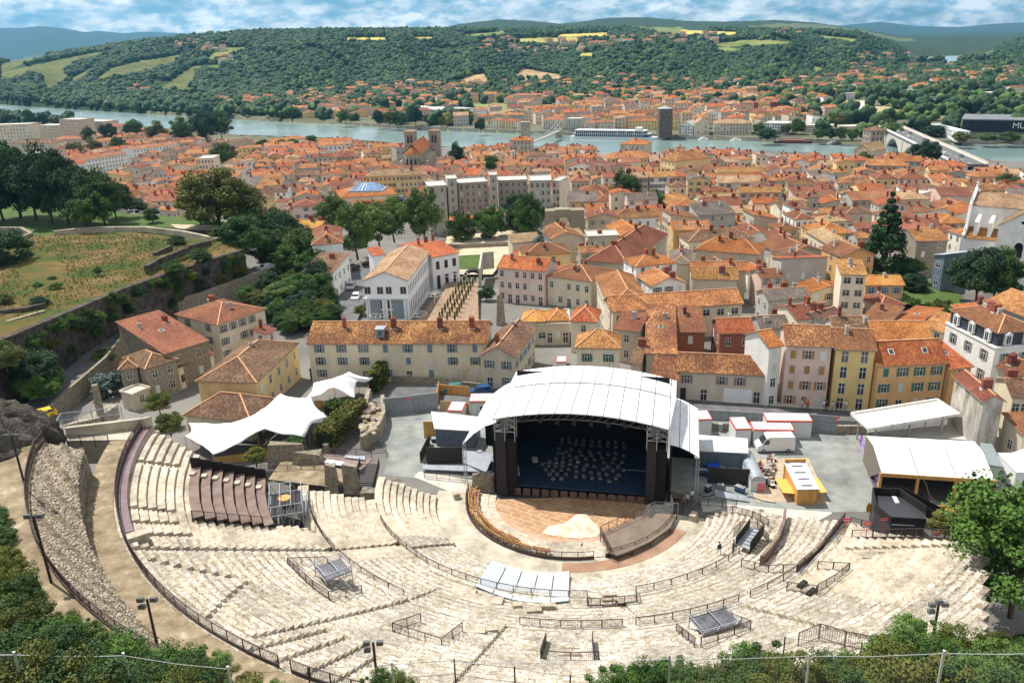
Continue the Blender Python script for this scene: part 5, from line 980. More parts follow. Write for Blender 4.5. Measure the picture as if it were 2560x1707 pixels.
for a,b_ in zip(Q,Q[1:]+Q[:1]):mb=MB();mb.bar(a+Vector((0,0,.1)),b_+Vector((0,0,.1)),.25,.4);mb.build('edge_beam',fr,t)
for f in(.25,.62):mb=MB();mb.bar(Q[0].lerp(Q[1],f)+Vector((0,0,.06)),Q[3].lerp(Q[2],f+.05)+Vector((0,0,.06)),.08);mb.build('cross_beam',fr,t)
mb=MB()
for f in(.08,.45,.82):p=Q[0].lerp(Q[1],f);mb.tube((p.x,p.y,-.2),(p.x,p.y,p.z-.1),.16)
for f in(.1,.9):p=Q[3].lerp(Q[2],f);mb.tube((p.x,p.y,-.2),(p.x,p.y,p.z-.1),.12)
mb.build('legs',STEEL,t,kind='stuff')
slab([('L3',820,915),('L3',1700,985),('L3',1590,840),('L3',1200,880)],[1.6,1.6,1.6,1.6],'pale concrete terrace between the canopy and the marquee',mat('terrace',(.42,.40,.36),(.5,.48,.44),scale=.4),1.5,'terrace','terrace')
t=thing('wooden_kiosk','orange wooden kiosk with clear ribbed roof and open counter flaps','kiosk',W(('L3',232,1510),0),radians(-2));mb=MB();mb.box(0,2.5,0,5.6,0,2.2);mb.build('wall',WOODM,t);mb=MB();mb.hexa([(-.2,-.2,2.3),(2.6,-.2,2.3),(2.6,5.8,2.9),(-.2,5.8,2.9)],[(-.2,-.2,2.36),(2.6,-.2,2.36),(2.6,5.8,2.96),(-.2,5.8,2.96)])
mb.build('roof_sheet',mat('clear_sheet',(.42,.47,.60),(.62,.60,.66),scale=.9,rough=.3),t)
for k in range(4):mb=MB();z=2.36+.6*(.9+k*1.4)/6;mb.box(.5,1.9,.5+k*1.4,1.3+k*1.4,z+.1,z+.13);mb.build('roof_pane',mat('pane_pink',(.62,.52,.55),rough=.4)if 'pane_pink' not in bpy.data.materials else bpy.data.materials['pane_pink'],t)
for sg,nme in((-1,'flap'),(1,'flap')):
 mb=MB();x=0 if sg<0 else 2.5;mb.hexa([(x,1,1.0),(x,4.6,1.0),(x+sg*1.5,4.6,1.15),(x+sg*1.5,1,1.15)],[(x,1,1.08),(x,4.6,1.08),(x+sg*1.5,4.6,1.23),(x+sg*1.5,1,1.23)]);mb.build(nme,mat('bright_ply',(.75,.42,.10),rough=.6)if 'bright_ply' not in bpy.data.materials else bpy.data.materials['bright_ply'],t)
mb=MB();mb.box(-.1,2.6,5.6,5.8,0,3.4);mb.build('end_board',WOODM,t)
for k in range(26):
 x,y=-40+R.uniform(-35,100),1150+k*9;mb=MB();mb.box(-.28,.28,-.25,.25,.38,.48);mb.box(-.28,.28,.2,.27,.48,.95);mb.box(-.25,.25,-.2,.2,0,.38,1)
 mb.build('folding_seat',[[WHITE,POT,SPAD][k%3],DARKP],None,loc=W(('L3',x,y),.03),rz=R.uniform(-.6,.9),label=f'{["white", "orange brown", "pale grey"][k % 3]} seat in the jumble left of the kiosk, {ORD(k + 1)} from the top',category='chair',group='seats jumbled left of the wooden kiosk')
o=W(('L3',845,1450),0)
t=thing('stair_house','black angular stair structure with yellow emblem beside the tiers','stairs',o);DK2=mat('anthracite',(.04,.04,.045),rough=.5);P=[W(p,z)-o for p,z in[(('L3',850,1425),3.2),(('L3',1070,1435),3.2),(('B3',1290,190),4.2),(('B3',1280,290),4.2),(('B3',1000,275),4.6),(('B3',870,165),3.8)]]
mb=MB();mb.hexa([(p.x,p.y,-.2)for p in P][::-1],[(p.x,p.y,p.z)for p in P][::-1]);mb.build('deck',DK2,t)
for i in range(len(P)):
 if i==2:continue
 mb=MB();a,b_=P[i],P[(i+1)%len(P)];mb.bar(a+Vector((0,0,.5)),b_+Vector((0,0,.5)),.12,1.0);mb.build('parapet',DARKP,t)
mb=MB();a,b_=W(('L3',1030,1440),3.3)-o,W(('B3',1100,190),4.0)-o;mb.bar(a,b_,.5,.1);a,b_=W(('B3',1000,262),4.7)-o,W(('B3',1275,272),4.3)-o;mb.bar(a,b_,.6,.1);mb.build('pale_strip',CORR,t)
for dx in(0,.9):
 mb=MB();q=W(('B3',812+dx*28,175),1.3)-o;mb.face([q+Vector((0,-.1,0)),q+Vector((.3,-.1,.3)),q+Vector((.3,-.1,1.0)),q+Vector((0,-.1,1.5)),q+Vector((-.25,-.1,.9)),q+Vector((-.25,-.1,.3))]);mb.build('flame_emblem',mat('emblem_yellow',(.85,.42,.02),rough=.5)if 'emblem_yellow' not in bpy.data.materials else bpy.data.materials['emblem_yellow'],t)
flight(W(('L3',1080,1440),3.0),W(('B3',1530,285),.4),1.8,'long dark steel stair descending right of the stair house',n=16,par=.9)
slab([('B3',1330,190),('B3',1540,285),('B3',1540,190),('B3',1400,165)],[.5,.5,.5,.5],'pale glazed panels beside the foot of the dark stair',CORR,.2,'panel','panel')
mb=MB();mb.box(-1.6,1.6,-.3,.3,.35,.5);mb.box(-1.6,1.6,.25,.35,.5,.9);mb.box(-1.4,-1.2,-.2,.2,0,.35);mb.box(1.2,1.4,-.2,.2,0,.35);mb.build('wooden_bench',WOODM,None,loc=W(('B3',1460,180),0),rz=radians(-3),label='orange wooden bench in front of the marquee yard',category='bench')
railing([W(('L3',940,1400),0),W(('L3',1250,1440),0),W(('B3',1380,165),0)],'thin railing between the marquee and the dark stair',bar=.2)
flight(W(('L1',870,1400),1.6),W(('L1',930,1170),3.4),2.6,'wide black ramp stair climbing beside the lowest left tiers',n=14,treadm=mat('ramp_treads',(.07,.065,.07),rough=.5),par=.9)
slab([('L1',510,1150),('L1',860,1220),('L1',960,1130),('L1',560,1090)],[3.4,3.4,3.4,3.4],'dark gangway platform with pale boards at the head of the black ramp',DECK,.15,'gangway','platform');slab([('L1',560,1165),('L1',740,1195),('L1',760,1160),('L1',580,1135)],[3.46]*4,'pale boards lying on the dark gangway',CORR,.05,'board','boards');slab([('L1',720,1120),('L1',890,1140),('L1',890,1110),('L1',730,1095)],[3.6]*4,'grey slatted boards at the back of the dark gangway',STEEL,.05,'board','boards')
railing([W(('L1',550,1100),3.4),W(('L1',820,1110),3.4),W(('L1',1065,1090),3.4)],'black railing at the back of the dark gangway');railing([W(('L1',40,1240),3),W(('L1',370,1240),2.6),W(('L1',480,1250),2.5),W(('L1',600,1220),3)],'black railing on the earth terrace behind the left tiers')
sheet('earth_terrace',[('L1',100,1300),('L1',600,1360),('L1',800,1330),('L1',840,1200),('L1',480,1130),('L1',200,1160)],3.0,DIRT)
for k,(x,y,w,h)in enumerate([(620,1330,.9,2.8),(780,1320,1.0,2.6),(430,1160,2.4,1.6),(260,1120,2.8,2.2),(940,1500,1.4,2.2),(1850,1310,1.6,1.0)]):
 mb=MB();rs=random.Random(k);b0=[(-w,-.6),(w,-.7),(w*.9,.6),(-w*.9,.5)];mb.hexa([(x_,y_,-1.5)for x_,y_ in b0],[(x_*.8+rs.uniform(-.2,.2),y_*.8,h+rs.uniform(-.4,.3))for x_,y_ in b0]);mb.build('ruined_pier',WL['stone'],None,loc=W(('L1',x,y),3.0 if k<4 else 1.0),label=['standing stub of old masonry left of the black ramp','dark masonry stub beside the black ramp','low broken wall at the top of the earth terrace','ruined wall below the shrub and the large tent','rubble pier at the foot of the black ramp','rubble block at the left end of the orchestra railing'][k],category='ruin')
mb=MB();
for i in range(40):a=2*pi*i/40;
wall_line('broken_wall',[W(('L2',1080,1410),0),W(('L2',1400,1450),0)],.9,.8,WL['stone'],'broken rubble wall in the shade right of the stage front');wall_line('broken_wall',[W(('L1',1890,1320),0),W(('L1',2091,1330),0)],.8,.8,WL['stone'],'broken rubble wall at the left of the stage front')
# ---- people
SKIN=mat('skin',(.50,.30,.21),rough=.6)
def person(p,z,label,shirt,legs,rz=0,pose='stand',H=1.74):
 q=W(p,z)if not isinstance(p,Vector)else p;t=thing('person',label,'person',q,rz);s=H/1.75
 J=[(0,0,.95),(0,0,1.2),(0,0,1.42),(0,0,1.55),(0,-.01,1.68)];stride=.22 if pose=='walk' else .06
 bones=[];verts=list(J);rad=[.13,.14,.15,.055,.09]
 def addc(start,pts,rs):
  last=start
  for p_,r_ in zip(pts,rs):verts.append(p_);rad.append(r_);bones.append((last,len(verts)-1));last=len(verts)-1
 bones+=[(0,1),(1,2),(2,3),(3,4)]
 addc(0,[(.09,-stride*.3,.88),(.10,-stride*.6,.5),(.10,-stride*.2 if pose=='walk' else 0,.06),(.10,-stride*.2-.14,.03)],[.095,.065,.045,.035]);addc(0,[(-.09,stride*.3,.88),(-.10,stride*.4,.5),(-.10,stride,.08),(-.10,stride-.13,.04)],[.095,.065,.045,.035])
 addc(2,[(.19,0,1.40),(.26,.03,1.15),(.25,-.12,.93),(.25,-.18,.86)],[.06,.045,.035,.03]);addc(2,[(-.19,0,1.40),(-.25,.02,1.15),(-.24,-.05,.92),(-.24,-.08,.85)],[.06,.045,.035,.03])
 me=bpy.data.meshes.new('body');me.from_pydata([(x*s,y*s,z_*s)for x,y,z_ in verts],bones,[]);o=link('body',me,t);sm=o.modifiers.new('skin','SKIN');
 for i,v in enumerate(me.skin_vertices[0].data):v.radius=(rad[i]*s*(1.25 if i<3 else 1),rad[i]*s*(.8 if i<3 else 1));v.use_root=(i==0)
 sm.use_smooth_shade=True;ss=o.modifiers.new('sub','SUBSURF');ss.levels=1;ss.render_levels=1
 m=bpy.data.materials.new('clothes_and_skin');m.use_nodes=True;g=G(m);b=g.a('ShaderNodeBsdfPrincipled',i_Roughness=.8);o_=g.a('ShaderNodeOutputMaterial');g.c(b.outputs[0],o_.inputs[0]);tc=g.a('ShaderNodeTexCoord');sp=g.a('ShaderNodeSeparateXYZ');g.c(tc.outputs['Object'],sp.inputs[0]);zz=g.math('DIVIDE',sp.outputs[2],1.8)
 r_=g.ramp(zz,[(0,(.04,.03,.03)),(.045,legs),(.535,shirt),(.84,(.50,.30,.21)),(.94,(.50,.30,.21)),(.965,(.06,.04,.03))]);r_.node.color_ramp.interpolation='CONSTANT';g.c(r_,b.inputs[0]);me.materials.append(m)
 hm=MB();hm.lathe([(.0,-.05),(.085,.0),(.10,.06),(.07,.12),(.01,.145)],10);hm.build('hair',mat('hair_brown',(.05,.03,.02),rough=.9)if 'hair_brown' not in bpy.data.materials else bpy.data.materials['hair_brown'],t,True,loc=(0,.02*s,1.66*s));return t
person(('B2',1690,530),float(cv('B2',1690,530).z),'person in dark blue top and white trousers walking on the right tiers',(.03,.04,.10),(.7,.68,.62),.4,'walk')
person(('B2',1805,515),float(cv('B2',1805,515).z),'person in a dark top bending beside the dark steel steps',(.04,.04,.06),(.06,.06,.08),1)
for x,y,sh_,lg_,l in[(1400,1530,(.35,.12,.10),(.05,.05,.07),'person in a reddish top, leftmost of four beside the stage'),(1430,1510,(.75,.75,.75),(.05,.06,.09),'person in white shirt, second of four beside the stage'),(1468,1480,(.75,.76,.78),(.10,.12,.2),'person in white shirt standing behind the others beside the stage'),(1478,1540,(.12,.14,.2),(.45,.25,.22),'person in grey top and pinkish trousers, nearest of four beside the stage')]:person(('L2',x,y),.06,l,sh_,lg_,R.uniform(0,6))
for x,y,sh_,lg_,l in[(275,730,(.55,.6,.75),(.1,.12,.2),'person in pale blue shirt on the street under the pink facade'),(320,735,(.75,.08,.03),(.05,.05,.06),'person in a bright red top on the street under the pink facade'),(455,735,(.75,.75,.75),(.3,.25,.2),'person in white top, left of the pair between pink and yellow facades'),(475,738,(.04,.04,.05),(.04,.04,.06),'person in black, right of the pair between pink and yellow facades'),(520,745,(.5,.6,.7),(.35,.3,.3),'person in light blue on the street before the yellow facade'),(555,740,(.10,.05,.08),(.05,.04,.05),'person in dark clothes on the street before the yellow facade'),(630,738,(.7,.7,.68),(.25,.25,.3),'person in white, rightmost of those before the yellow facade')]:person(('L3',x,y),.15,l,sh_,lg_,R.uniform(0,6))
person(('M1',1270,940+640),0,'person',(1,1,1),(1,1,1))if False else None
# ---- vehicles
TYRE=mat('tyre_rubber',(.02,.02,.02),rough=.9);RIM=mat('wheel_rim',(.4,.4,.42),rough=.3,metal=.8);CARG=mat('car_glass',(.02,.03,.04),rough=.08,spec=.8);LAMP=mat('headlight',(.8,.8,.75),rough=.2)
def paint(n,c_):return mat('car_paint_'+n,c_,rough=.25,spec=.6)
PAINTS=dict(white=paint('white',(.72,.72,.72)),black=paint('black',(.012,.012,.014)),silver=paint('silver',(.42,.44,.46)),grey=paint('grey',(.12,.13,.14)),blue=paint('blue',(.02,.07,.18)),teal=paint('teal',(.05,.16,.16)),red=paint('red',(.35,.02,.02)),yellow=paint('yellow',(.8,.48,.02)))
def wheel_mesh():
 a,b_=MB(),MB();a.tube((-.11,0,0),(.11,0,0),.31,n=16);b_.tube((-.12,0,0),(.12,0,0),.18,n=10);return a.mesh('tyre',TYRE),b_.mesh('rim',RIM)
TY,RM=wheel_mesh();CARB={}
def body_from(prof,w,inset,z_glass,name,m):
 """profile in (y,z) extruded across x, roof pinched inwards above the waist"""
 mb=MB();L=[(-(w/2-(inset if z>z_glass else 0)),y,z)for y,z in prof];Rr=[((w/2-(inset if z>z_glass else 0)),y,z)for y,z in prof];n=len(prof);b0=mb.add(L+Rr)
 for i in range(n):j=(i+1)%n;mb.f.append((b0+i,b0+j,b0+n+j,b0+n+i));mb.m.append(0)
 mb.f.append(tuple(b0+i for i in reversed(range(n))));mb.f.append(tuple(b0+n+i for i in range(n)));mb.m+=[0,0];return mb.mesh(name,m)
def car(loc,rz,col,label,group=None,typ='car',name='parked_car'):
 q=loc if isinstance(loc,Vector)else W(loc,0);t=thing(name,label,'van' if typ=='van' else 'car',q,rz,group)
 if typ=='van':prof=[(-2.6,.3),(2.6,.3),(2.6,2.25),(2.45,2.4),(-1.0,2.4),(-1.35,2.25),(-2.0,1.3),(-2.55,1.05),(-2.62,.6)];w,ins,zg_,wb=1.95,.06,1.4,(-1.75,1.7)
 else:prof=[(-2.0,.28),(2.0,.28),(2.03,.75),(1.9,.92),(1.35,1.38),(-.35,1.42),(-.65,1.36),(-1.2,.95),(-1.9,.8),(-2.03,.6)];w,ins,zg_,wb=1.7,.16,1.0,(-1.25,1.25)
 k=(typ,col)
 if k not in CARB:CARB[k]=body_from(prof,w,ins,zg_,'body',PAINTS[col])
 link('body',CARB[k],t)
 if('g',typ)not in CARB:
  g1,g2,g3=MB(),MB(),MB()
  if typ=='van':g1.face([(-.85,-1.42,2.18),(.85,-1.42,2.18),(.88,-2.02,1.36),(-.88,-2.02,1.36)]);[g2.face([(s*.985,-1.9,1.35),(s*.985,-1.0,1.35),(s*.985,-1.0,2.0),(s*.93,-1.4,2.0)])for s in(-1,1)]
  else:
   g1.face([(-.66,-.62,1.375),(.66,-.62,1.375),(.80,-1.2,.965),(-.80,-1.2,.965)]);g1.face([(-.66,1.38,1.37),(.66,1.38,1.37),(.8,1.88,.95),(-.8,1.88,.95)]);g1=g1
   for s in(-1,1):g2.face([(s*.83,-1.05,.98),(s*.83,1.7,.98),(s*.70,1.3,1.34),(s*.70,-.6,1.34)])
  for s in(-1,1):y=-2.63 if typ=='van' else-2.04;g3.box(s*w/2-.18-(.1 if s>0 else-.1)-.1,s*w/2+.08-(.1 if s>0 else-.1),y,y+.1,.6,.78)
  up=Vector((0,0,.012));CARB[('g',typ)]=(g1.mesh('windscreen',CARG),g2.mesh('side_window',CARG),g3.mesh('headlight',LAMP))
 a,b_,h=CARB[('g',typ)];link('windscreen',a,t,loc=(0,-.012,.012));link('side_window',b_,t,scale=(1.012,1,1));link('headlight',h,t)
 for x in(-w/2+.1,w/2-.1):
  for y in wb:wq=link('wheel',TY,t,loc=(x,y,.31));link('rim',RM,wq)
 return t
car(W(('L3',125,1085),0)+Vector((-1.0,1.0,.03)),radians(-92),'white','white delivery van parked before the red edged containers',typ='van',name='delivery_van')
car(W(('L1',1610,585),0)+Vector((0,0,.05)),radians(-80),'teal','teal car parked on the street by the plywood enclosure');car(W(('L1',1840,600),0)+Vector((0,0,.05)),radians(-82),'blue','dark blue car parked behind the teal car')
CASE=[mat('flight_case',(.03,.03,.035),rough=.5),mat('silver_case',(.40,.41,.42),rough=.4,metal=.4),mat('blue_case',(.03,.08,.22),rough=.5)]
spots=[('L1',x,y)for x,y in[(1480,990),(1530,1000),(1600,995),(1660,1010),(1500,1080),(1560,1140),(1830,1130),(1870,1180)]]+[('L2',x,y)for x,y in[(1560,1260),(1620,1280),(1700,1230),(1760,1215),(1820,1230),(1700,905),(1640,880),(1600,1400),(1700,1390),(1860,1400),(2060,1330),(2075,1250)]]
for k,p in enumerate(spots):
 w_,d_,h_=R.choice([(1.2,.7,.8),(.8,.6,.9),(1.6,.8,.6),(.6,.6,1.2)]);mb=MB();mb.box(-w_/2,w_/2,-d_/2,d_/2,.08,h_);mb.box(-w_/2-.02,w_/2+.02,-d_/2-.02,d_/2+.02,h_*.6,h_*.6+.05,1);mb.box(-w_/2-.02,w_/2+.02,-d_/2-.02,d_/2+.02,h_-.04,h_+.01,1)
 nm=['black','silver','blue'][k%3];wh=['left of the stage','right of the stage','in the yard by the marquee'][('L1','L2','L3').index(p[0])];mb.build('equipment_case',[CASE[k%3],STEEL],None,loc=W(p,.06),rz=R.uniform(-.8,.8),label=f'{nm} equipment case standing {wh}, {ORD(k + 1)} noted',category='case',group='equipment cases round the stage')
CAB=mat('cable_black',(.02,.02,.02),rough=.7)
for k,pp in enumerate([[('L2',1500,1420),('L2',1600,1440),('L2',1750,1400),('L2',1900,1440),('L3',60,1490)]]):
 mb=MB();Q=[W(p,.08)for p in pp]
 for a,b_ in zip(Q,Q[1:]):
  for j in range(5):f=lambda t:a.lerp(b_,t)+Vector((.15*sin(t*9),.2*sin(t*6.28),0));mb.bar(f(j/5),f((j+1)/5),.07)
 o=mb.build('cable',CAB,None,label=['black cable running right from the stage front','black cable across the gravel left of the stage','black cable across the yard beside the marquee'][k],category='cable')
for k,(p,z_)in enumerate([((('L2',1265,495),('L2',1500,1500)),11),((('L1',1740,1000),('L1',1370,1170)),6.2),((('L2',1515,1110),('L2',1925,1375)),7)]):mb=MB();a,b_=W(p[0],z_),W(p[1],.3);mb.bar((0,0,0),b_-a,.045)if k else None;mb.build('guy_wire',CAB,None,loc=a,label=['','black guy wire from the left canopy down to the black screen','black guy wire from the right canopy down to the black screen'][k],category='wire')if k else None
# ------------------------------------------------------------------ houses
RIDGE=mat('ridge_tiles',(.50,.24,.12),(.62,.36,.2),scale=2,rough=.8);EAVE=mat('eaves',(.30,.22,.16),rough=.9);FLATR=mat('flat_roof',(.42,.40,.36),(.56,.53,.48),scale=.4,rough=.9,vary=.1)
FOOT_=[]
def win_mesh(w,h,style,sh=None):
 mb=MB();f=.07;mb.box(-w/2-.08,w/2+.08,-.06,.02,-.12,0,0)
 if style=='blind':mb.box(-w/2,w/2,-.03,.02,0,h,1);mb.box(-w/2-.03,w/2+.03,-.05,.0,h,h+.06,0);return mb.mesh('window',[FRAME,BLIND])
 mb.box(-w/2-f,-w/2,-.04,.02,0,h+f);mb.box(w/2,w/2+f,-.04,.02,0,h+f);mb.box(-w/2,w/2,-.04,.02,h,h+f)
 mb.face([(-w/2,-.012,0),(w/2,-.012,0),(w/2,-.012,h),(-w/2,-.012,h)],1);mb.box(-.03,.03,-.035,-.01,0,h,2);mb.box(-w/2,-.03,-.03,-.012,h*.62,h*.66,2);mb.box(.03,w/2,-.03,-.012,h*.62,h*.66,2)
 if sh:mb.box(-w/2-.52,-w/2-.08,-.07,-.03,0,h,3);mb.box(w/2+.08,w/2+.52,-.07,-.03,0,h,3);return mb.mesh('window',[FRAME,GLASS,WHITE,SH[sh]])
 return mb.mesh('window',[FRAME,GLASS,WHITE])
WM={}
def winm(style,sh,far):
 k=(style,sh if far else None)
 if k not in WM:
  w,h=dict(std=(.8,1.35),blind=(.8,1.3),small=(.45,.6),wide=(1.3,1.2),door=(.9,2.0),tall=(.9,1.8),dark=(.8,1.3),far=(.8,1.2))[style];WM[k]=win_mesh(w,h,style,sh if far else None)
 return WM[k]
def shutter_mesh(sh,open_=True):
 k=('s',sh,open_)
 if k not in WM:mb=MB();mb.box(-.2,.2,-.05,0,0,1.35);[mb.box(-.17,.17,-.065,-.05,z,z+.06)for z in np.arange(.1,1.3,.14)];WM[k]=mb.mesh('shutter',SH[sh])
 return WM[k]
CM=[]
for k in range(4):
 mb=MB();w,d,h=[(.55,.9,1.5),(.5,.5,1.6),(.6,1.3,1.3),(.45,.8,1.0)][k];mb.box(-w/2,w/2,-d/2,d/2,-.9,h);mb.box(-w/2-.06,w/2+.06,-d/2-.06,d/2+.06,h,h+.1);mb.box(-w/2-.1,w/2+.1,-d/2-.1,d/2+.1,-.9,-.05,2)
 for j in range(max(1,int(d/.35))):mb.tube((0,-d/2+.2+j*.35,h+.1),(0,-d/2+.2+j*.35,h+.45),.1,.08,6,1)
 CM.append(mb.mesh('chimney',[BRICK if k!=3 else WL['grey'],POT,FLATR]))
def uvface(mb,pts,mi=0):
 P=[Vector(p)for p in pts];n=(P[1]-P[0]).cross(P[2]-P[0])
 if n.length<1e-6:n=(P[2]-P[0]).cross(P[-1]-P[0])
 n.normalize()
 if n.z<0:n=-n
 u=Vector((0,0,1)).cross(n)
 if u.length<1e-3:u=Vector((1,0,0))
 u.normalize();v=n.cross(u);mb.face(P,mi,[(p.dot(u),p.dot(v))for p in P])
def roof_geo(mb,kind,w,d,h,rh,o=.3,t=.16,R_=2,ofs=(0,0)):
 """roof on rectangle 0..w x 0..d with overhang o; faces 0 tiles, 1 eave, 2 ridge"""
 x0,x1,y0,y1=-o,w+o,-o,d+o;cx,cy=w/2,d/2;z=h;A,B,C_,D=(x0,y0,z),(x1,y0,z),(x1,y1,z),(x0,y1,z)
 if kind=='flat':
  mb.box(x0+o*.7,x1-o*.7,y0+o*.7,y1-o*.7,z-.1,z+.12,0);e=.2
  for q in((x0+.1,x1-.1,y0+.1,y0+.1+e),(x0+.1,x1-.1,y1-.1-e,y1-.1),(x0+.1,x0+.1+e,y0+.3,y1-.3),(x1-.1-e,x1-.1,y0+.3,y1-.3)):mb.box(*q,z+.1,z+.45,1)
  return[]
 if kind=='gx':r1,r2=(x0,cy,z+rh),(x1,cy,z+rh);F=[(A,B,r2,r1),(C_,D,r1,r2)];rid=[(r1,r2)]
 elif kind=='gy':r1,r2=(cx,y0,z+rh),(cx,y1,z+rh);F=[(D,A,r1,r2),(B,C_,r2,r1)];rid=[(r1,r2)]
 elif kind=='shed':r1,r2=(x0,y1,z+rh),(x1,y1,z+rh);F=[(A,B,r2,r1)];rid=[]
 elif kind=='shedx':r1,r2=(x1,y0,z+rh),(x1,y1,z+rh);F=[(D,A,r1,r2)];rid=[]
 elif kind=='sheda':r1,r2=(x0,y0,z+rh),(x1,y0,z+rh);F=[(C_,D,r1,r2)];rid=[]
 else:
  k=min(w,d)/2*(1.0 if kind=='hip' else .55)
  if w>=d:r1,r2=(x0+k+o,cy,z+rh),(x1-k-o,cy,z+rh)
  else:r1,r2=(cx,y0+k+o,z+rh),(cx,y1-k-o,z+rh)
  if w>=d:F=[(A,B,r2,r1),(B,C_,r2),(C_,D,r1,r2),(D,A,r1)];rid=[(r1,r2),(A,r1),(D,r1),(B,r2),(C_,r2)]
  else:F=[(A,B,r1),(B,C_,r2,r1),(C_,D,r2),(D,A,r1,r2)];rid=[(r1,r2),(A,r1),(B,r1),(C_,r2),(D,r2)]
 for f in F:uvface(mb,f,0)
 zt=lambda p:(p[0],p[1],p[2]-t)
 loop={'gx':[A,B,r2,C_,D,r1],'gy':[A,r1,B,C_,r2,D],'shed':[A,B,r2,r1],'shedx':[A,r1,r2,D],'sheda':[r1,r2,C_,D]}.get(kind,[A,B,C_,D])
 for p,q in zip(loop,loop[1:]+loop[:1]):mb.face([zt(p),zt(q),q,p],1)
 for f in F:mb.face([zt(p)for p in reversed(f)],1)
 for p,q in rid:
  if(Vector(p)-Vector(q)).length>.5:mb.bar(Vector(p)+Vector((0,0,.03)),Vector(q)+Vector((0,0,.03)),.22,.12,2)
 return rid
def wall_geo(mb,kind,w,d,h,rh,low=2.5,inset=0):
 i=inset;mb.box(i,w-i,i,d-i,-low,h-.05,0);t=.17;s=rh/(d/2+.3)if kind=='gx' else rh/(w/2+.3)
 if kind=='gx':
  for x in(i,w-i):mb.face([(x,i,h-.05),(x,d-i,h-.05),(x,d/2,h+rh-t)]if x else[(x,d-i,h-.05),(x,i,h-.05),(x,d/2,h+rh-t)])
 elif kind=='gy':
  for y in(i,d-i):mb.face([(i,y,h-.05),(w-i,y,h-.05),(w/2,y,h+rh-t)])
 elif kind in('shed','sheda','shedx'):
  if kind=='shedx':mb.hexa([(.02,.02,h-.1),(w-.02,.02,h-.1),(w-.02,d-.02,h-.1),(.02,d-.02,h-.1)],[(.02,.02,h-.06),(w-.02,.02,h+rh-t-.05),(w-.02,d-.02,h+rh-t-.05),(.02,d-.02,h-.06)])
  else:za,zb=(h-.06,h+rh-t-.05)if kind=='shed' else(h+rh-t-.05,h-.06);mb.hexa([(.02,.02,h-.1),(w-.02,.02,h-.1),(w-.02,d-.02,h-.1),(.02,d-.02,h-.1)],[(.02,.02,za),(w-.02,.02,za),(w-.02,d-.02,zb),(.02,d-.02,zb)])
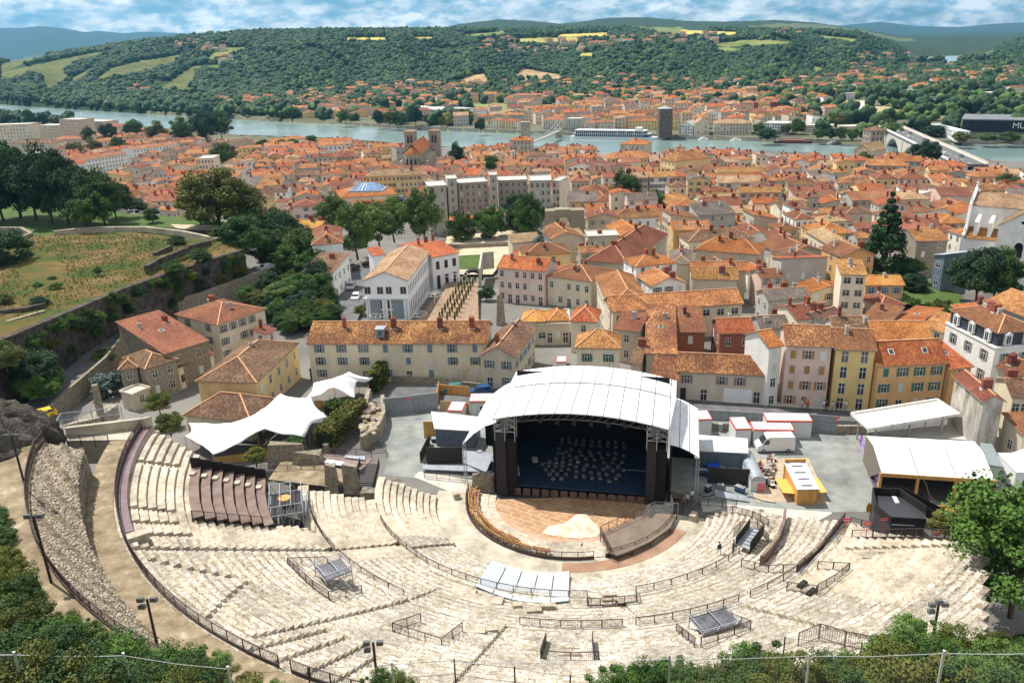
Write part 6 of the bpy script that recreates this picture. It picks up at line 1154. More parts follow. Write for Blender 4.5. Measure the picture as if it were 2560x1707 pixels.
def house(label,O,rz,w,d,h,kind,rh,wall,tile,cols=None,rows=None,style='std',sh=None,closed=0,chim=1,far=False,sides='auto',name='house',cat='house',group=None,sky=0,skip=(),low=2.5,foot=True,ww=None,zoff=.9,wz=None):
 t=thing(name,label,cat,O,rz,group);ux=Vector((cos(rz),sin(rz),0));uy=Vector((-sin(rz),cos(rz),0));cen=Vector(O)+ux*w/2+uy*d/2
 if foot:FOOT_.append((cen.x,cen.y,w/2,d/2,rz))
 wb=MB();wall_geo(wb,kind,w,d,h,rh,low);wm=WL[wall]if isinstance(wall,str)else wall;wb.build('wall',wm,t)
 rb=MB();rid=roof_geo(rb,kind,w,d,h,rh);ro=rb.build('roof',[tile if kind!='flat' else(tile or FLATR),EAVE if kind!='flat' else wm,RIDGE],t)
 tocam=Vector((0,0,0))-cen;vis={'f':-uy.dot(tocam)>0,'b':uy.dot(tocam)>0,'l':-ux.dot(tocam)>0,'r':ux.dot(tocam)>0}
 rs=random.Random(int(abs(O[0])*13+abs(O[1])*7));nrow=rows or max(1,int(round((h-.3)/2.65)));dz=(h-.25)/nrow;wn=0
 for sd in 'frlb':
  if sides!='auto' and sd not in sides:continue
  if sides=='auto' and not vis[sd]:continue
  L=w if sd in 'fb' else d;n=(cols if cols and sd=='f' else max(1,int(L/(ww or 2.7))))
  if sd in 'lr' and sides=='auto' and rs.random()<.35:continue
  for r_ in range(nrow):
   for k in range(n):
    if(sd,r_,k)in skip or rs.random()<(.06 if sides=='auto' else 0):continue
    u=L*(k+.5)/n;z=dz*r_+zoff*min(1,dz/2.6)if wz is None else wz[r_];st=style
    if r_==0 and rs.random()<.25 and not far:st,z='door',.0
    elif r_==nrow-1 and nrow>2 and style=='std' and dz<2.3:st='small'
    elif rs.random()<.14:st='blind'
    p={'f':(u,-.0,z),'b':(L-u,d,z),'l':(0,d-u,z),'r':(w,u,z)}[sd];ang={'f':0,'b':pi,'l':-pi/2,'r':pi/2}[sd]
    isc=sh and st=='std' and rs.random()<closed
    wo=link('window' if st!='door' else 'door',winm(st,None if isc or st!='std' else sh,far),t,loc=p,rz=ang)
    if sh and st=='std' and not far:
     for s in(-1,1):link('shutter',shutter_mesh(sh),wo,loc=((s*.2 if isc else s*.68),-.03,0))
    wn+=1
 for k in range(chim):
  q=rid[0]if rid else((1,d/2,h),(w-1,d/2,h));f=(k+.5)/chim+rs.uniform(-.2,.2)/chim;p=Vector(q[0]).lerp(Vector(q[1]),f);off=rs.uniform(-.25,.25);
  if kind in('gx','hip'):p.y+=off*d;p.z-=abs(off)*2*rh*.95
  elif kind=='gy':p.x+=off*w;p.z-=abs(off)*2*rh*.95
  elif kind=='shed':p=Vector((w*f,d*.7,h+rh*.7))
  link('chimney',CM[rs.randrange(4)],ro,loc=p,rz=rs.choice((0,pi/2)),scale=(1,1,rs.uniform(.7,1.1)))
 if sky:
  mb=MB();mb.box(-.42,.42,-.5,.5,-.05,.09,0);mb.box(-.33,.33,-.41,.41,.09,.11,1)
  sm_=mb.mesh('skylight',[FRAME,GLASS]);a=math.atan2(rh,d/2 if kind in('gx','hip')else d)
  for k in range(sky):
   f=(k+.5)/sky;y=d*rs.uniform(.15,.3)if kind in('gx','hip')else d*.5;o=link('skylight',sm_,ro,loc=(w*f,y,h+y*math.tan(a)+.05));o.rotation_euler=(a,0,0)
 return t
def corner(FL,FR,th,h,zg=None):
 """footprint from eave pixels; third corner given as ('BR', px) / ('BL', px) / depth in metres"""
 z=(zg if zg is not None else 0)+h
 for _ in range(6):
  a=W(FL,z);b=W(FR,z)
  if zg is None:z=tz((a.x+b.x)/2,(a.y+b.y)/2)+h
  else:z=zg+h
 a,b=W(FL,z),W(FR,z);d=b-a;w=d.length;u=d/w;n=Vector((-u.y,u.x,0))
 if isinstance(th,tuple):
  q=W(th[1],z);e=q-(a if th[0]=='BL' else b);dep=e.length;an=atan2(u.y,u.x);er=(atan2(e.y,e.x)-pi/2-an+pi)%(2*pi)-pi
  if abs(er)<1.0:
   an+=er*dep/(w+dep);mid=a if th[0]=='BL' else b;u=Vector((cos(an),sin(an),0));n=Vector((-u.y,u.x,0));a=a if th[0]=='BL' else b-u*w
  else:dep=abs(e.dot(n))
 else:dep=th
 o=.3;O=a+u*o+n*o;O.z=z-h;return O,atan2(u.y,u.x),max(1.5,w-2*o),max(1.5,dep-2*o)
def H(label,FL,FR,th,h,kind,rh,wall,tile,zg=None,**kw):
 O,rz,w,d=corner(FL,FR,th,h,zg);return house(label,O,rz,w,d,h,kind,rh,wall,tile,**kw)
BR=lambda*p:('BR',p)
# --- front rows, read one by one
H('long cream building with mottled tiled roof and grey blue shutters behind the yard',('L1',405,195),('L1',1890,192),10,7.2,'gx',2.4,'cream',T_SPECK,zg=0,cols=8,rows=3,sh='blue',chim=0,sides='f',zoff=1.0,closed=.3)
lcb=[o for o in COL.objects if o.get('label','').startswith('long cream')][0];lro=[o for o in lcb.children if o.name.startswith('roof')][0]
for k,f in enumerate((.19,.475,.74,.92)):link('chimney',CM[(1,0,0,0)[k]],lro,loc=(31*f,3.2,8.9),rz=pi/2,scale=(1.2,1,1.15))
mb=MB();mb.box(-.7,.7,-.1,1.6,0,1.4);mb.box(-.85,.85,-.25,1.7,1.4,1.52,1);mb.box(-.35,.35,-.13,-.1,.3,1.1,2);mb.build('dormer',[SH['blue'],STEEL,GLASS],lro,loc=(12.6,1.2,7.9))
flight(W(('L1',1690,500),0),W(('L1',1715,400),2.6),1.4,'outside stone steps climbing to a door of the long cream building',WL['cream'],9,.5,'outside_steps')
H('pale gabled house at the right end of the long cream building',('L1',1815,292),('L2',32,312),BR('L2',205,78),6.0,'gy',1.9,'beige',T_BROWN,zg=0,cols=2,rows=2,sh='blue',chim=2,closed=.4)
H('yellow house with brown hipped roof left of the tents',('L0',1575,515),('L1',5,512),BR('L1',385,185),6.3,'hip',2.3,'yellow',T_BROWN,zg=0,cols=3,chim=1,sides='r',ww=3.0)
H('low brown hipped roof pavilion directly behind the large white tent',('L0',1490,775),('L0',2050,832),8.5,3.4,'hip',2.4,'cream',T_BROWN,zg=0,chim=0,rows=1,sides='r')
H('house with broad plain reddish roof highest up by the retaining wall',('L0',1340,278),('L0',1652,148),('BL',('L0',1052,88)),6.5,'shed',2.4,'stone',T_RUST,zg=.5,rows=2,chim=2,sky=1,sides='f')
H('lower lean-to house with two skylights under the broad reddish roof',('L0',1412,405),('L0',1762,272),3.6,3.9,'shed',1.1,'cream',T_RUST,zg=0,cols=2,rows=1,sh='dark',chim=0,sky=2,sides='f')
H('tall cream house with grey shutters and hipped brown roof by the green slope',('M0',1775,1416),('M1',70,1275),('BL',('M0',1448,1320)),7.6,'hip',2.0,'cream',T_RUST,zg=.3,cols=5,rows=3,sh='grey',chim=3,sides='fl',ww=4.5,closed=.1)
H('stone house with balconies and a hipped brown roof above the street bend',('L0',1182,402),('L0',1408,302),('BL',('L0',1075,290)),5.8,'hip',1.3,'stone',T_BROWN,zg=0,cols=2,rows=2,chim=0,sides='f')
H('stone wing with small hipped roof left of the balcony house',('L0',960,408),('L0',1130,385),4.2,5.6,'hip',1.1,'stone',T_BROWN,zg=0,cols=1,rows=2,chim=0,sides='f')
H('small square flat roofed annex below the stone house',('L0',1078,628),('L0',1240,560),3.6,2.6,'flat',0,'beige',FLATR,zg=0,cols=1,rows=1,chim=0,sides='f',style='dark')
H('tiny brick fronted house with orange roof behind the cream terrace corner',('M1',92,1490),('M1',172,1440),3.5,5.0,'shed',.8,'pink',T_RUST,zg=0,cols=1,rows=2,chim=1)
H('narrow pale house at the left end of the pastel row',('L3',8,228),('L3',136,207),7,10.0,'gx',1.6,'white',T_ORANGE,zg=0,cols=1,rows=4,chim=0,sides='f',wz=(0.2,3.2,5.7,8.0))
H('pinkish white row house with wooden brown shutters',('L3',140,208),('L3',540,222),8.5,10.3,'gx',2.0,'pink',T_SPECK,zg=0,cols=3,rows=4,sh='brown',chim=0,sides='f',closed=.45,wz=(0.5,3.0,5.6,8.1))
H('pale yellow row house with white blinds on its top floor',('L3',543,240),('L3',897,254),8.5,10.0,'gx',2.0,'yellow',T_RUST,zg=0,cols=2,rows=4,chim=1,sides='f',wz=(0.1,2.6,5.3,7.9),style='tall')
H('orange ochre row house with dark green shutters and two skylights',('L3',893,378),('L3',1480,352),7.5,7.9,'gx',2.6,'ochre',T_ORANGE,zg=0,cols=4,rows=3,sh='green',chim=0,sky=2,sides='f',closed=.1,style='std')
H('long low house with white garage door and rose shutters on the street',('L2',1345,420),('L3',12,458),7.5,5.0,'gx',1.9,'beige',T_SPECK,zg=0,cols=5,rows=1,sh='pink',chim=0,sides='f',wz=(3.0,))
ga=[o for o in COL.objects if o.get('label','').startswith('long low house')][0];mb=MB();mb.box(7.2,11.6,-.08,0,0,2.4);mb.build('garage_door',WHITE,ga);mb=MB();mb.box(.4,1.3,-.07,0,0,2.1);mb.box(16.9,17.8,-.07,0,0,2.1);mb.build('door',SH['dark'],ga,kind='stuff')
H('cream house with green shutters and dormered orange hipped roof',('L2',512,226),('L2',890,234),7.0,6.6,'hip',2.2,'cream',T_AMBER,zg=0,cols=2,rows=2,sh='green',chim=0,sides='f')
H('big speckled brown roof sloping to the street behind the stage',('L2',1082,270),('L2',1352,286),('BL',('L2',1072,-30)),5.4,'shed',2.6,'beige',T_SPECK,zg=0,chim=1,sky=1)
H('lower speckled roof between the stage and the garage house',('L2',1120,472),('L2',1362,492),6.6,4.2,'shed',1.6,'beige',T_SPECK,zg=0,chim=0)
H('narrow lean-to roof right of the green shuttered house',('L2',953,352),('L2',1052,362),7,4.2,'shed',2.0,'beige',T_BROWN,zg=0,chim=1)
H('steep orange roofed block with tall gabled side behind the garage house',('M2',1690,1482),('M2',1992,1476),7.5,6.4,'gx',1.6,'brick',T_ORANGE,zg=-.5,rows=2,chim=1)
H('rust roofed building left of the steep orange block',('M2',1332,1470),('M2',1592,1470),8.5,6.0,'shed',2.2,'brick',T_RUST,zg=-.5,chim=1)
H('narrow sagging orange roof beside the yard workshops',('M2',822,1445),('M2',1045,1470),6,6.2,'shed',1.6,'beige',T_RUST,zg=0,chim=1)
H('dark grey roofed house at the top right of the workshop yard',('M3',-60,1450),('M3',190,1440),7,6.5,'gx',1.4,'grey',T_GREY,zg=-.5,chim=2)
H('square house with orange hipped roof and small skylight by the sports hall',('M2',466,1382),('M2',702,1390),7.2,6.0,'hip',2.0,'cream',T_ORANGE,zg=0,chim=0,sky=1,cols=1)
H('main tan roofed wing with a long row of dark windows',('M2',812,1308),('M2',1898,1238),8.0,6.5,'gx',2.0,'cream',T_AMBER,cols=9,rows=1,style='wide',chim=0,sides='fr',wz=(4.4,))
H('tan hipped block at the left of the long windowed wing',('M2',808,1300),('M2',1150,1262),BR('M2',1065,1000),6.8,'hip',2.4,'cream',T_AMBER,chim=0,sides='l')
H('pink rendered apartment house with orange roof and white party wall',('M1',1962,945),('M2',268,978),8.5,8.2,'gx',2.0,'pink',T_ORANGE,cols=6,rows=3,sh=None,chim=3,sides='f')
H('cream house with rust hipped roof right of the pink apartment house',('M2',290,1002),('M2',652,1062),BR('M2',815,955),6.8,'hip',1.8,'cream',T_RUST,cols=5,rows=2,chim=4,sides='f')
H('large modern block under a smooth salmon metal hipped roof',('M2',610,878),('M2',945,917),BR('M2',1252,668),8.0,'hip',3.2,'beige',T_RUST,chim=3,rows=3,sides='r',ww=2.2)
H('house with wide orange hipped roof and tiny square windows',('M2',1490,797),('M2',2022,840),9,7.5,'hip',2.6,'beige',T_ORANGE,cols=5,rows=2,chim=3,style='small',sides='f')
H('gabled beige house in front of the wide orange hipped roof',('M2',1462,1038),('M2',1852,1046),6.5,7.0,'gx',1.9,'beige',T_AMBER,chim=1,sides='lr')
H('upper orange roof joined behind the gabled beige house',('M2',1455,975),('M2',1925,972),5.5,7.5,'gx',1.5,'beige',T_AMBER,chim=2,sides='r')
H('narrow cream three storey house with grey roof and white blinds',('M2',1292,902),('M2',1478,920),BR('M2',1420,808),8.4,'hip',1.4,'cream',T_GREY,cols=2,rows=3,chim=2,style='blind',sides='fl')
H('long brown roofed building behind the grey roofed narrow house',('M2',1440,735),('M2',1990,702),9,7.5,'hip',2,'cream',T_BROWN,cols=5,rows=2,chim=1,sides='fl')
H('ochre faced apartment house with mottled roof and red skylights',('M2',1312,642),('M2',1636,632),9,9.0,'gx',1.6,'ochre',T_AMBER,rows=4,chim=2,sky=3,sides='l')
H('long building with tan roof standing over a navy flat block',('M2',1640,505),('M2',2088,496),8.5,8.5,'gx',1.6,'cream',T_TAN,cols=8,rows=3,chim=1,sides='fl')
H('navy blue flat fronted block with five small windows',('M2',1638,565),('M2',1985,558),5.0,6.0,'shed',.8,'slate',T_TAN,cols=5,rows=2,chim=0,sides='f')
H('white house with red roof left of the tall square tree',('M2',665,408),('M2',850,402),BR('M2',780,330),6.5,'hip',1.6,'white',T_RUST,cols=3,rows=2,chim=0,sides='f')
H('red roofed house in front of the street canyon with a cluster of chimneys',('M2',492,417),('M2',665,410),9,6.5,'gx',1.8,'cream',T_RUST,rows=2,chim=3)
H('low pale house with rust roof above the stone arch',('M2',572,500),('M2',738,518),6,5.5,'gx',1.5,'white',T_RUST,cols=4,rows=2,chim=3,sides='f')
H('open market hall under a big tan hipped roof',('M2',1128,402),('M2',1262,442),BR('M2',1378,362),6,'hip',2.4,'slate',T_AMBER,chim=1,rows=1)
H('house with pyramid orange roof right of the market hall',('M2',1255,470),('M2',1435,472),8,6.2,'hip',2.6,'cream',T_AMBER,cols=3,rows=2,chim=0,sides='f')
H('cream house with mottled yellow roof behind the market hall',('M2',1530,402),('M2',1822,386),8,8,'gx',1.6,'cream',T_TAN,cols=5,rows=3,chim=3,sides='f',style='dark')
H('tall pale grey five storey terrace behind the leafy square',('M2',868,215),('M2',1118,210),9,12.5,'gx',1.6,'pink',T_TAN,cols=6,rows=5,chim=3,sides='f',sh='grey',far=True)
H('tall pale grey terrace, right half, behind the leafy square',('M2',1122,208),('M2',1345,202),9,12.5,'gx',1.6,'white',T_AMBER,cols=6,rows=5,chim=3,sides='f',sh='grey',far=True)
H('very long orange roofed barrack with a row of dark openings',('M2',1640,252),('M3',40,208),9,7,'hip',2.4,'cream',T_ORANGE,cols=10,rows=1,chim=0,sides='f',far=True,wz=(3.2,))
H('beige house with pyramid roof at the mouth of the street canyon',('M2',482,242),('M2',638,236),9,10,'hip',2.2,'beige',T_PINK,cols=4,rows=3,chim=2,sides='f',far=True)
H('long ochre yellow building with brown roof near the river',('T1',1825,1088),('T1',2148,1078),14,9,'hip',3,'yellow',T_AMBER,cols=14,rows=3,chim=4,sides='f',far=True)
H('big golden yellow building with wide hipped roof near the river',('T1',2185,1085),('T1',2290,1105),22,12,'hip',3.4,'yellow',T_AMBER,rows=4,chim=1,sides='fl',far=True)
H('white house with orange roof left of the long ochre building',('T1',1650,1080),('T1',1790,1076),12,8,'hip',2,'white',T_ORANGE,cols=5,rows=2,chim=1,sides='f',far=True)
H('grey building with dark windows in front of the footbridge tower',('T1',1155,962),('T1',1310,960),12,13,'hip',2,'beige',T_ORANGE,cols=6,rows=4,chim=2,sides='f',far=True,style='tall')
H('orange roofed tall house on the quay left of the cruise ship bow',('T1',1912,985),('T1',2090,990),14,10,'hip',2.6,'beige',T_ORANGE,cols=5,rows=3,chim=2,sides='f',far=True)
# --- right side
H('tall grey and cream tower house with white shuttered windows',('M3',592,1000),('M3',822,1018),('BL',('M3',498,918)),10.5,'shed',1.2,'cream',T_AMBER,zg=-.8,cols=2,rows=4,chim=1,sides='f',style='wide',sky=1)
H('small orange house with bright yellow roof and blue shutters',('M3',802,1098),('M3',1125,1088),BR('M3',1065,1012),5.4,'gx',1.2,'ochre',T_YEL,cols=3,rows=2,sh='sky',chim=1,sides='f')
H('large blank grey house wall with four pale windows',('M3',102,918),('M3',498,905),7,8.5,'sheda',-.0+1.4,'grey',T_ORANGE,zg=-.8,cols=3,rows=2,chim=1,style='blind',sides='f')
H('reddish gabled house with grey blind gable behind the blank wall',('M3',138,848),('M3',440,800),('BL',('M3',-20,742)),7.0,'gy',2.0,'grey',T_RUST,chim=2,sides='l')
H('long tan hipped roof house left of the dark conifer',('M3',545,792),('M3',742,778),('BL',('M3',322,645)),7.5,'hip',1.8,'cream',T_TAN,chim=1,sides='fl',rows=2)
H('white three storey house with small red roof',('M3',225,552),('M3',392,546),('BL',('M3',112,500)),9.2,'hip',1.2,'white',T_RUST,cols=3,rows=3,chim=2,sides='fl')
H('long beige house with red roof right of the white three storey house',('M3',395,575),('M3',690,566),9,6.4,'gx',1.8,'beige',T_RUST,cols=5,rows=2,chim=2,sides='f')
H('small house with red tiles and orange blind strip',('M3',722,632),('M3',850,628),7,6.4,'gx',1.2,'grey',T_RUST,chim=1)
H('brown roofed low house below the long tan roof',('M3',500,888),('M3',782,882),7,4.6,'gx',1.2,'beige',T_BROWN,chim=1)
H('cream corner house with stained side wall behind the conifer tip',('M3',1030,543),('M3',1158,512),('BL',('M3',908,488)),8.5,'hip',1.4,'cream',T_RUST,chim=0,sides='l',rows=3)
H('broad brown roofed building with pink blank walls',('M3',1408,358),('M3',1676,352),('BL',('M3',1345,285)),8.5,'gx',1.6,'pink',T_RUST,cols=5,rows=2,chim=0,sides='f')
H('blank pink wall building left of the broad brown roof',('M3',1105,385),('M3',1345,330),6,8,'flat',0,'pink',FLATR,chim=0,sides='')
H('white house with small orange roof left of the church',('M3',1345,475),('M3',1545,515),BR('M3',1625,450),7.8,'gy',1.6,'white',T_ORANGE,cols=1,rows=3,chim=1,sides='f',style='small')
H('old stone walled house with amber roof beside the dark modern box',('M3',1212,728),('M3',1425,702),('BL',('M3',1128,628)),9.5,'gx',1.6,'stone',T_AMBER,chim=2,sides='f',rows=4)
H('brown roofed house between the church and the stone walled house',('M3',1190,600),('M3',1410,605),9,7.5,'gx',1.6,'beige',T_RUST,chim=3)
H('modern blue grey metal box house with a sloping zinc roof',('M3',1335,838),('M3',1442,866),BR('M3',1690,840),6.8,'shedx',.8,mat('zinc_cladding',(.12,.17,.20),(.16,.21,.25),scale=.5,rough=.5),mat('zinc_roof',(.30,.38,.44),(.38,.45,.50),scale=.6,rough=.4),zg=1,chim=0,cols=1,rows=2,style='wide',sides='f',cat='house')
H('yellow walled house with plain orange roof and one small skylight',('M3',978,1378),('M3',1152,1450),('BL',('M3',1105,1235)),5.4,'shedx',.6,'ochre',T_ORANGE,chim=0,sky=1,cols=2)
H('cream walled house with mottled roof left of the mansard house',('M3',1160,1398),('M3',1372,1502),('BL',('M3',1275,1300)),5.4,'shed',.8,'cream',T_AMBER,chim=0,cols=2,rows=2)
H('rust roofed house left of the yellow walled house',('M3',765,1368),('M3',975,1430),BR('M3',1035,1292),5.6,'shed',1.0,'beige',T_RUST,chim=1)
H('dark rust roof with white skylight right of the blank grey wall',('M3',238,1372),('M3',452,1350),9,6.4,'gx',1.4,'cream',T_RUST,zg=-.3,chim=2,cols=3)
H('long dark rust roof stepping down right of the tower house foot',('M3',525,1430),('M3',720,1375),10,6,'gx',1.4,'grey',T_BROWN,zg=-.3,chim=3)
H('weathered grey brown roof in front of the blank grey wall',('M3',0,1218),('M3',355,1196),7,6,'gx',1.4,'grey',T_GREY,zg=-.5,chim=3)
H('broad orange gable directly behind the pastel row',('M3',880,1560),('M3',1370,1560),10,8.4,'gx',2.0,'ochre',T_ORANGE,zg=0,chim=0)
H('dark gabled roof behind the pinkish row house',('L3',530,70),('L3',870,66),5,9.4,'gx',1.3,'grey',T_BROWN,zg=0,chim=2)
H('orange roofed house with a skylight right of the ochre row house',('L3',1492,402),('L3',1690,378),8,7.2,'shed',1.6,'ochre',T_ORANGE,zg=0,chim=1,sky=1)
H('house with tall stained blank concrete wall above the white canopy',('L3',1752,668),('L3',1975,702),('BL',('L3',1425,455)),7.6,'gy',.9,'dirty',T_RUST,zg=1,chim=1,sides='')
H('brown roofed house at the right edge above the terrace',('L3',1990,630),('L3',2250,640),7,6.4,'gx',1.4,'cream',T_BROWN,zg=1,chim=2,cols=3)
H('small tiled roof hut at the right edge over the striped awning',('L3',2080,940),('L3',2300,930),5,4.2,'shed',1,'beige',T_RUST,zg=1,chim=0)
H('rust roof with brick stacks between ochre row house and mansard house',('L3',1850,380),('L3',2091,460),6,8,'gx',1.2,'beige',T_RUST,zg=0,chim=2)
O,rz,w,d=corner(('M3',1880,1480),('L3',2260,100),('BL',('M3',1430,1290)),9.6,0)
t=house('grand house with slate mansard, white dormers and reddish hipped roof',O,rz,w,d,9.6,'hip',1.6,'slate',T_RUST,name='mansard_house',chim=4,sides='',low=2)
mb=MB();mb.box(-.35,w+.35,-.35,d+.35,-2,7.0);mb.build('wall',WL['white'],t);mb=MB();mb.box(-.5,w+.5,-.5,d+.5,7.0,7.25);mb.build('cornice',WHITE,t)
for sd,L in(('l',d),('f',w)):
 n=int(L/3)
 for k in range(n):
  u=L*(k+.5)/n;p=(-.0,u)if sd=='l' else(u,-.0);an=-pi/2 if sd=='l' else 0;m_=MB();m_.box(-.6,.6,-.45,.3,7.5,9.2);m_.hexa([(-.75,-.5,9.2),(.75,-.5,9.2),(.75,.3,9.2),(-.75,.3,9.2)],[(-.05,-.5,9.6),(.05,-.5,9.6),(.05,.3,9.6),(-.05,.3,9.6)]);m_.box(-.35,.35,-.47,-.45,7.7,9.0,1);m_.box(-.03,.03,-.49,-.47,7.7,9.0,0);m_.build('dormer',[WHITE,GLASS],t,loc=(p[0],p[1],0),rz=an)
  for z in(.8,4.2):wo=link('window',winm('tall',None,False),t,loc=(p[0]-(.35 if sd=='l' else 0),p[1]-(.35 if sd=='f' else 0),z),rz=an);[link('shutter',shutter_mesh('grey'),wo,loc=(s*.72,-.03,.1),scale=(1,1,1.25))for s in(-1,1)]
O,rz,w,d=corner(('M1',863,1054),('M1',1242,1050),BR('M1',1428,815),9.0,-1)
t=house('large white modern building with tan and brown pitched roof beside the road',O,rz,w,d,9.0,'gy',2.0,'cool',T_TAN,name='white_building',cat='building',sides='',chim=0);wht=t
BLU=mat('blue_grey_panel',(.22,.27,.31),(.27,.32,.36),scale=.5,rough=.6)
for x0_,x1_ in((1.0,3.3),(w-3.5,w-1.2)):mb=MB();mb.box(x0_,x1_,-.06,0,.3,4.6);mb.build('blue_panel',BLU,t)
for x in(.1,.65,3.7,w/2-.25,w-4.1,w-.8,w-.25):mb=MB();mb.box(x-.0,x+.32,-.38,0,0,4.9);mb.build('pilaster',WL['cool'],t)
mb=MB();mb.box(-.25,w+.25,-.5,-.0,4.9,5.15);mb.build('band',WL['cool'],t)
for x in(.65,w*.36,w*.56,w-1.0):
 for z in(5.9,):mb=MB();mb.box(-.62,.62,-.02,.02,0,1.6,1);mb.box(-.7,-.62,-.06,.02,0,1.65);mb.box(.62,.7,-.06,.02,0,1.65);mb.box(-.03,.03,-.05,-.02,0,1.6);mb.build('window',[FRAME,GLASS],t,loc=(x,0,z))
for x in(w*.36,w*.56):
 for z in(.2,2.6):mb=MB();mb.box(-.55,.55,-.02,.02,0,1.9,1);mb.box(-.62,-.55,-.05,.02,0,1.95);mb.box(.55,.62,-.05,.02,0,1.95);mb.build('window',[FRAME,GLASS],t,loc=(x,0,z))
nn=int(d/1.75)
for k in range(nn):
 for z,hh in((.3,3.6),(5.6,1.9)):mb=MB();mb.box(-.02,.02,-.32,.32,0,hh,1);mb.box(-.02,.05,-.4,-.32,0,hh);mb.box(-.02,.05,.32,.4,0,hh);mb.box(-.0,.04,-.32,.32,hh*.5,hh*.5+.1);mb.build('window',[WL['cool'],SH['dark']],t,loc=(w,d*(k+.5)/nn,z))
O,rz,w,d=corner(('M1',1435,864),('M1',1592,802),('BL',('M1',1235,745)),8.5,-1.5)
t=house('rear wing of the white building with orange roof',O,rz,w,d,8.5,'gx',1.4,'cool',T_ORANGE,name='white_building',cat='building',sides='',chim=3)
for k in range(3):
 for z,hh in((.3,3.4),(5.2,2.0)):mb=MB();mb.box(-.5,.5,-.03,.02,0,hh,1);mb.box(-.6,-.5,-.06,.02,0,hh);mb.box(.5,.6,-.06,.02,0,hh);mb.build('window',[WL['cool'],SH['dark']],t,loc=(w*(k+.6)/3.2,0,z))
H('left annex roof of the white building',('M1',950,850),('M1',1060,835),5,8.2,'shed',1,'cool',T_ORANGE,zg=-1.5,chim=0,sides='')
H('long rust roofed house with pale walls along the left of the road',('M1',448,762),('M1',690,770),('BL',('M1',335,640)),9.0,'hip',1.8,'white',T_RUST,zg=-1,chim=3,sky=3,sides='r',rows=3)
H('smaller house with worn pink brown roof nearer along the road',('M1',442,952),('M1',632,986),BR('M1',655,875),6.6,'shed',1.6,'white',T_BROWN,zg=-1,chim=1,sides='r',rows=2)
H('orange roofed house between the green slope and the plane trees',('M1',240,628),('M1',500,645),8,7.5,'gx',2.0,'cream',T_YEL,chim=4,zg=-1)
APW=dict(name='apartment_building',cat='building',far=True,chim=0)
H('left section of the long eight storey apartment block',('M1',1402,290),('M1',1560,280),11,17.5,'flat',0,'apt',FLATR,zg=-8,cols=2,rows=7,sides='fl',**APW)
H('middle pinkish section of the long eight storey apartment block',('M1',1645,266),('M1',1902,250),11,17.2,'flat',0,'aptpink',FLATR,zg=-8,cols=5,rows=7,sides='f',**APW)
H('right pinkish section of the long eight storey apartment block',('M1',1972,245),('M2',132,235),11,17.2,'flat',0,'aptpink',FLATR,zg=-8,cols=5,rows=7,sides='f',**APW)
H('pale end section of the long apartment block with balconies',('M2',135,245),('M2',325,240),12,18.5,'flat',0,'apt',FLATR,zg=-8,cols=4,rows=7,sides='f',**APW)
H('far corner section of the long apartment block',('M2',322,243),('M2',392,245),10,17,'flat',0,'cream',FLATR,zg=-8,cols=2,rows=7,sides='f',**APW)
H('left stair tower of the long apartment block',('M1',1556,230),('M1',1646,225),9,19.5,'flat',0,'apt',FLATR,zg=-8,cols=1,rows=7,sides='f',style='dark',**APW)
H('right stair tower of the long apartment block',('M1',1900,200),('M1',1974,197),9,20.0,'flat',0,'apt',FLATR,zg=-8,cols=1,rows=7,sides='f',style='dark',**APW)
H('yellow ochre terrace with dark slate attic below the cathedral',('M1',890,205),('M1',1388,185),9,13.5,'hip',2.4,'yellow',T_TAN,cols=14,rows=5,chim=4,sides='f',sh='brown',far=True,closed=.5)
H('covered market building with broad orange hipped roof',('M1',668,380),('M1',1150,345),20,8,'hip',3.2,'cream',T_ORANGE,rows=2,chim=1,sides='f',far=True)
H('lower orange roofs in front of the covered market building',('M1',780,445),('M1',1040,440),8,6.5,'gx',1.6,'yellow',T_ORANGE,rows=2,chim=1,sides='f',far=True)
O=W(('M1',915,300),3.5);mb=MB();mb.hexa([(-6,-4,0),(6,-4,0),(6,4,0),(-6,4,0)],[(-3,-1,2.2),(3,-1,2.2),(3,1,2.2),(-3,1,2.2)],1);mb.box(-6.6,6.6,-4.6,4.6,-.6,0,0);[mb.bar((-6+k*1.5,-4.02,.05),(-3+k*.75,-1.02,2.25),.1)for k in range(9)]
mb.build('glass_lantern',[STEEL,mat('lantern_glass',(.06,.16,.34),(.16,.28,.46),scale=.4,rough=.2)],None,loc=O,rz=radians(-6),label='glass lantern roof on top of the covered market building',category='skylight')
# ---------------- church of the right edge
t=thing('church','white church with scrolled gable, buttresses and tan roof at the right edge','church',(0,0,0));CW=WL['white']
z1=15.0;A,B=W(('M3',1672,432),z1),W(('M3',1838,362),z1+3.2)
f0=W(('M3',1560,640),6.0);ux=(B-A);ux.z=0;ux.normalize();t.location=(A.x,A.y,2.0);t.scale=(.66,.66,.74);t.rotation_euler=(0,0,radians(-38));rz=radians(-38)
def cloc(x,y,z):return(x,y,z)
mb=MB();mb.box(0,34,0,14,-8,17.5);mb.build('nave_wall',CW,t);rb=MB();roof_geo(rb,'gx',34,14,17.5,3.4);ro=rb.build('nave_roof',[T_TAN,EAVE,RIDGE],t)
mb=MB();prof=[(-7.5,9),(-5.2,9.4),(-3.8,11.5),(-2.4,15),(-1.2,18.2),(0,18.6),(3,20.2),(7,22.6),(11,20.2),(14,18.6),(15.2,18.2),(16.4,15),(17.8,11.5),(19.2,9.4),(21,9),(21,-8),(-7.5,-8)]
mb.hexa([(-.9,y,z)for y,z in prof],[(.0,y,z)for y,z in prof]);mb.build('scrolled_facade',CW,t)
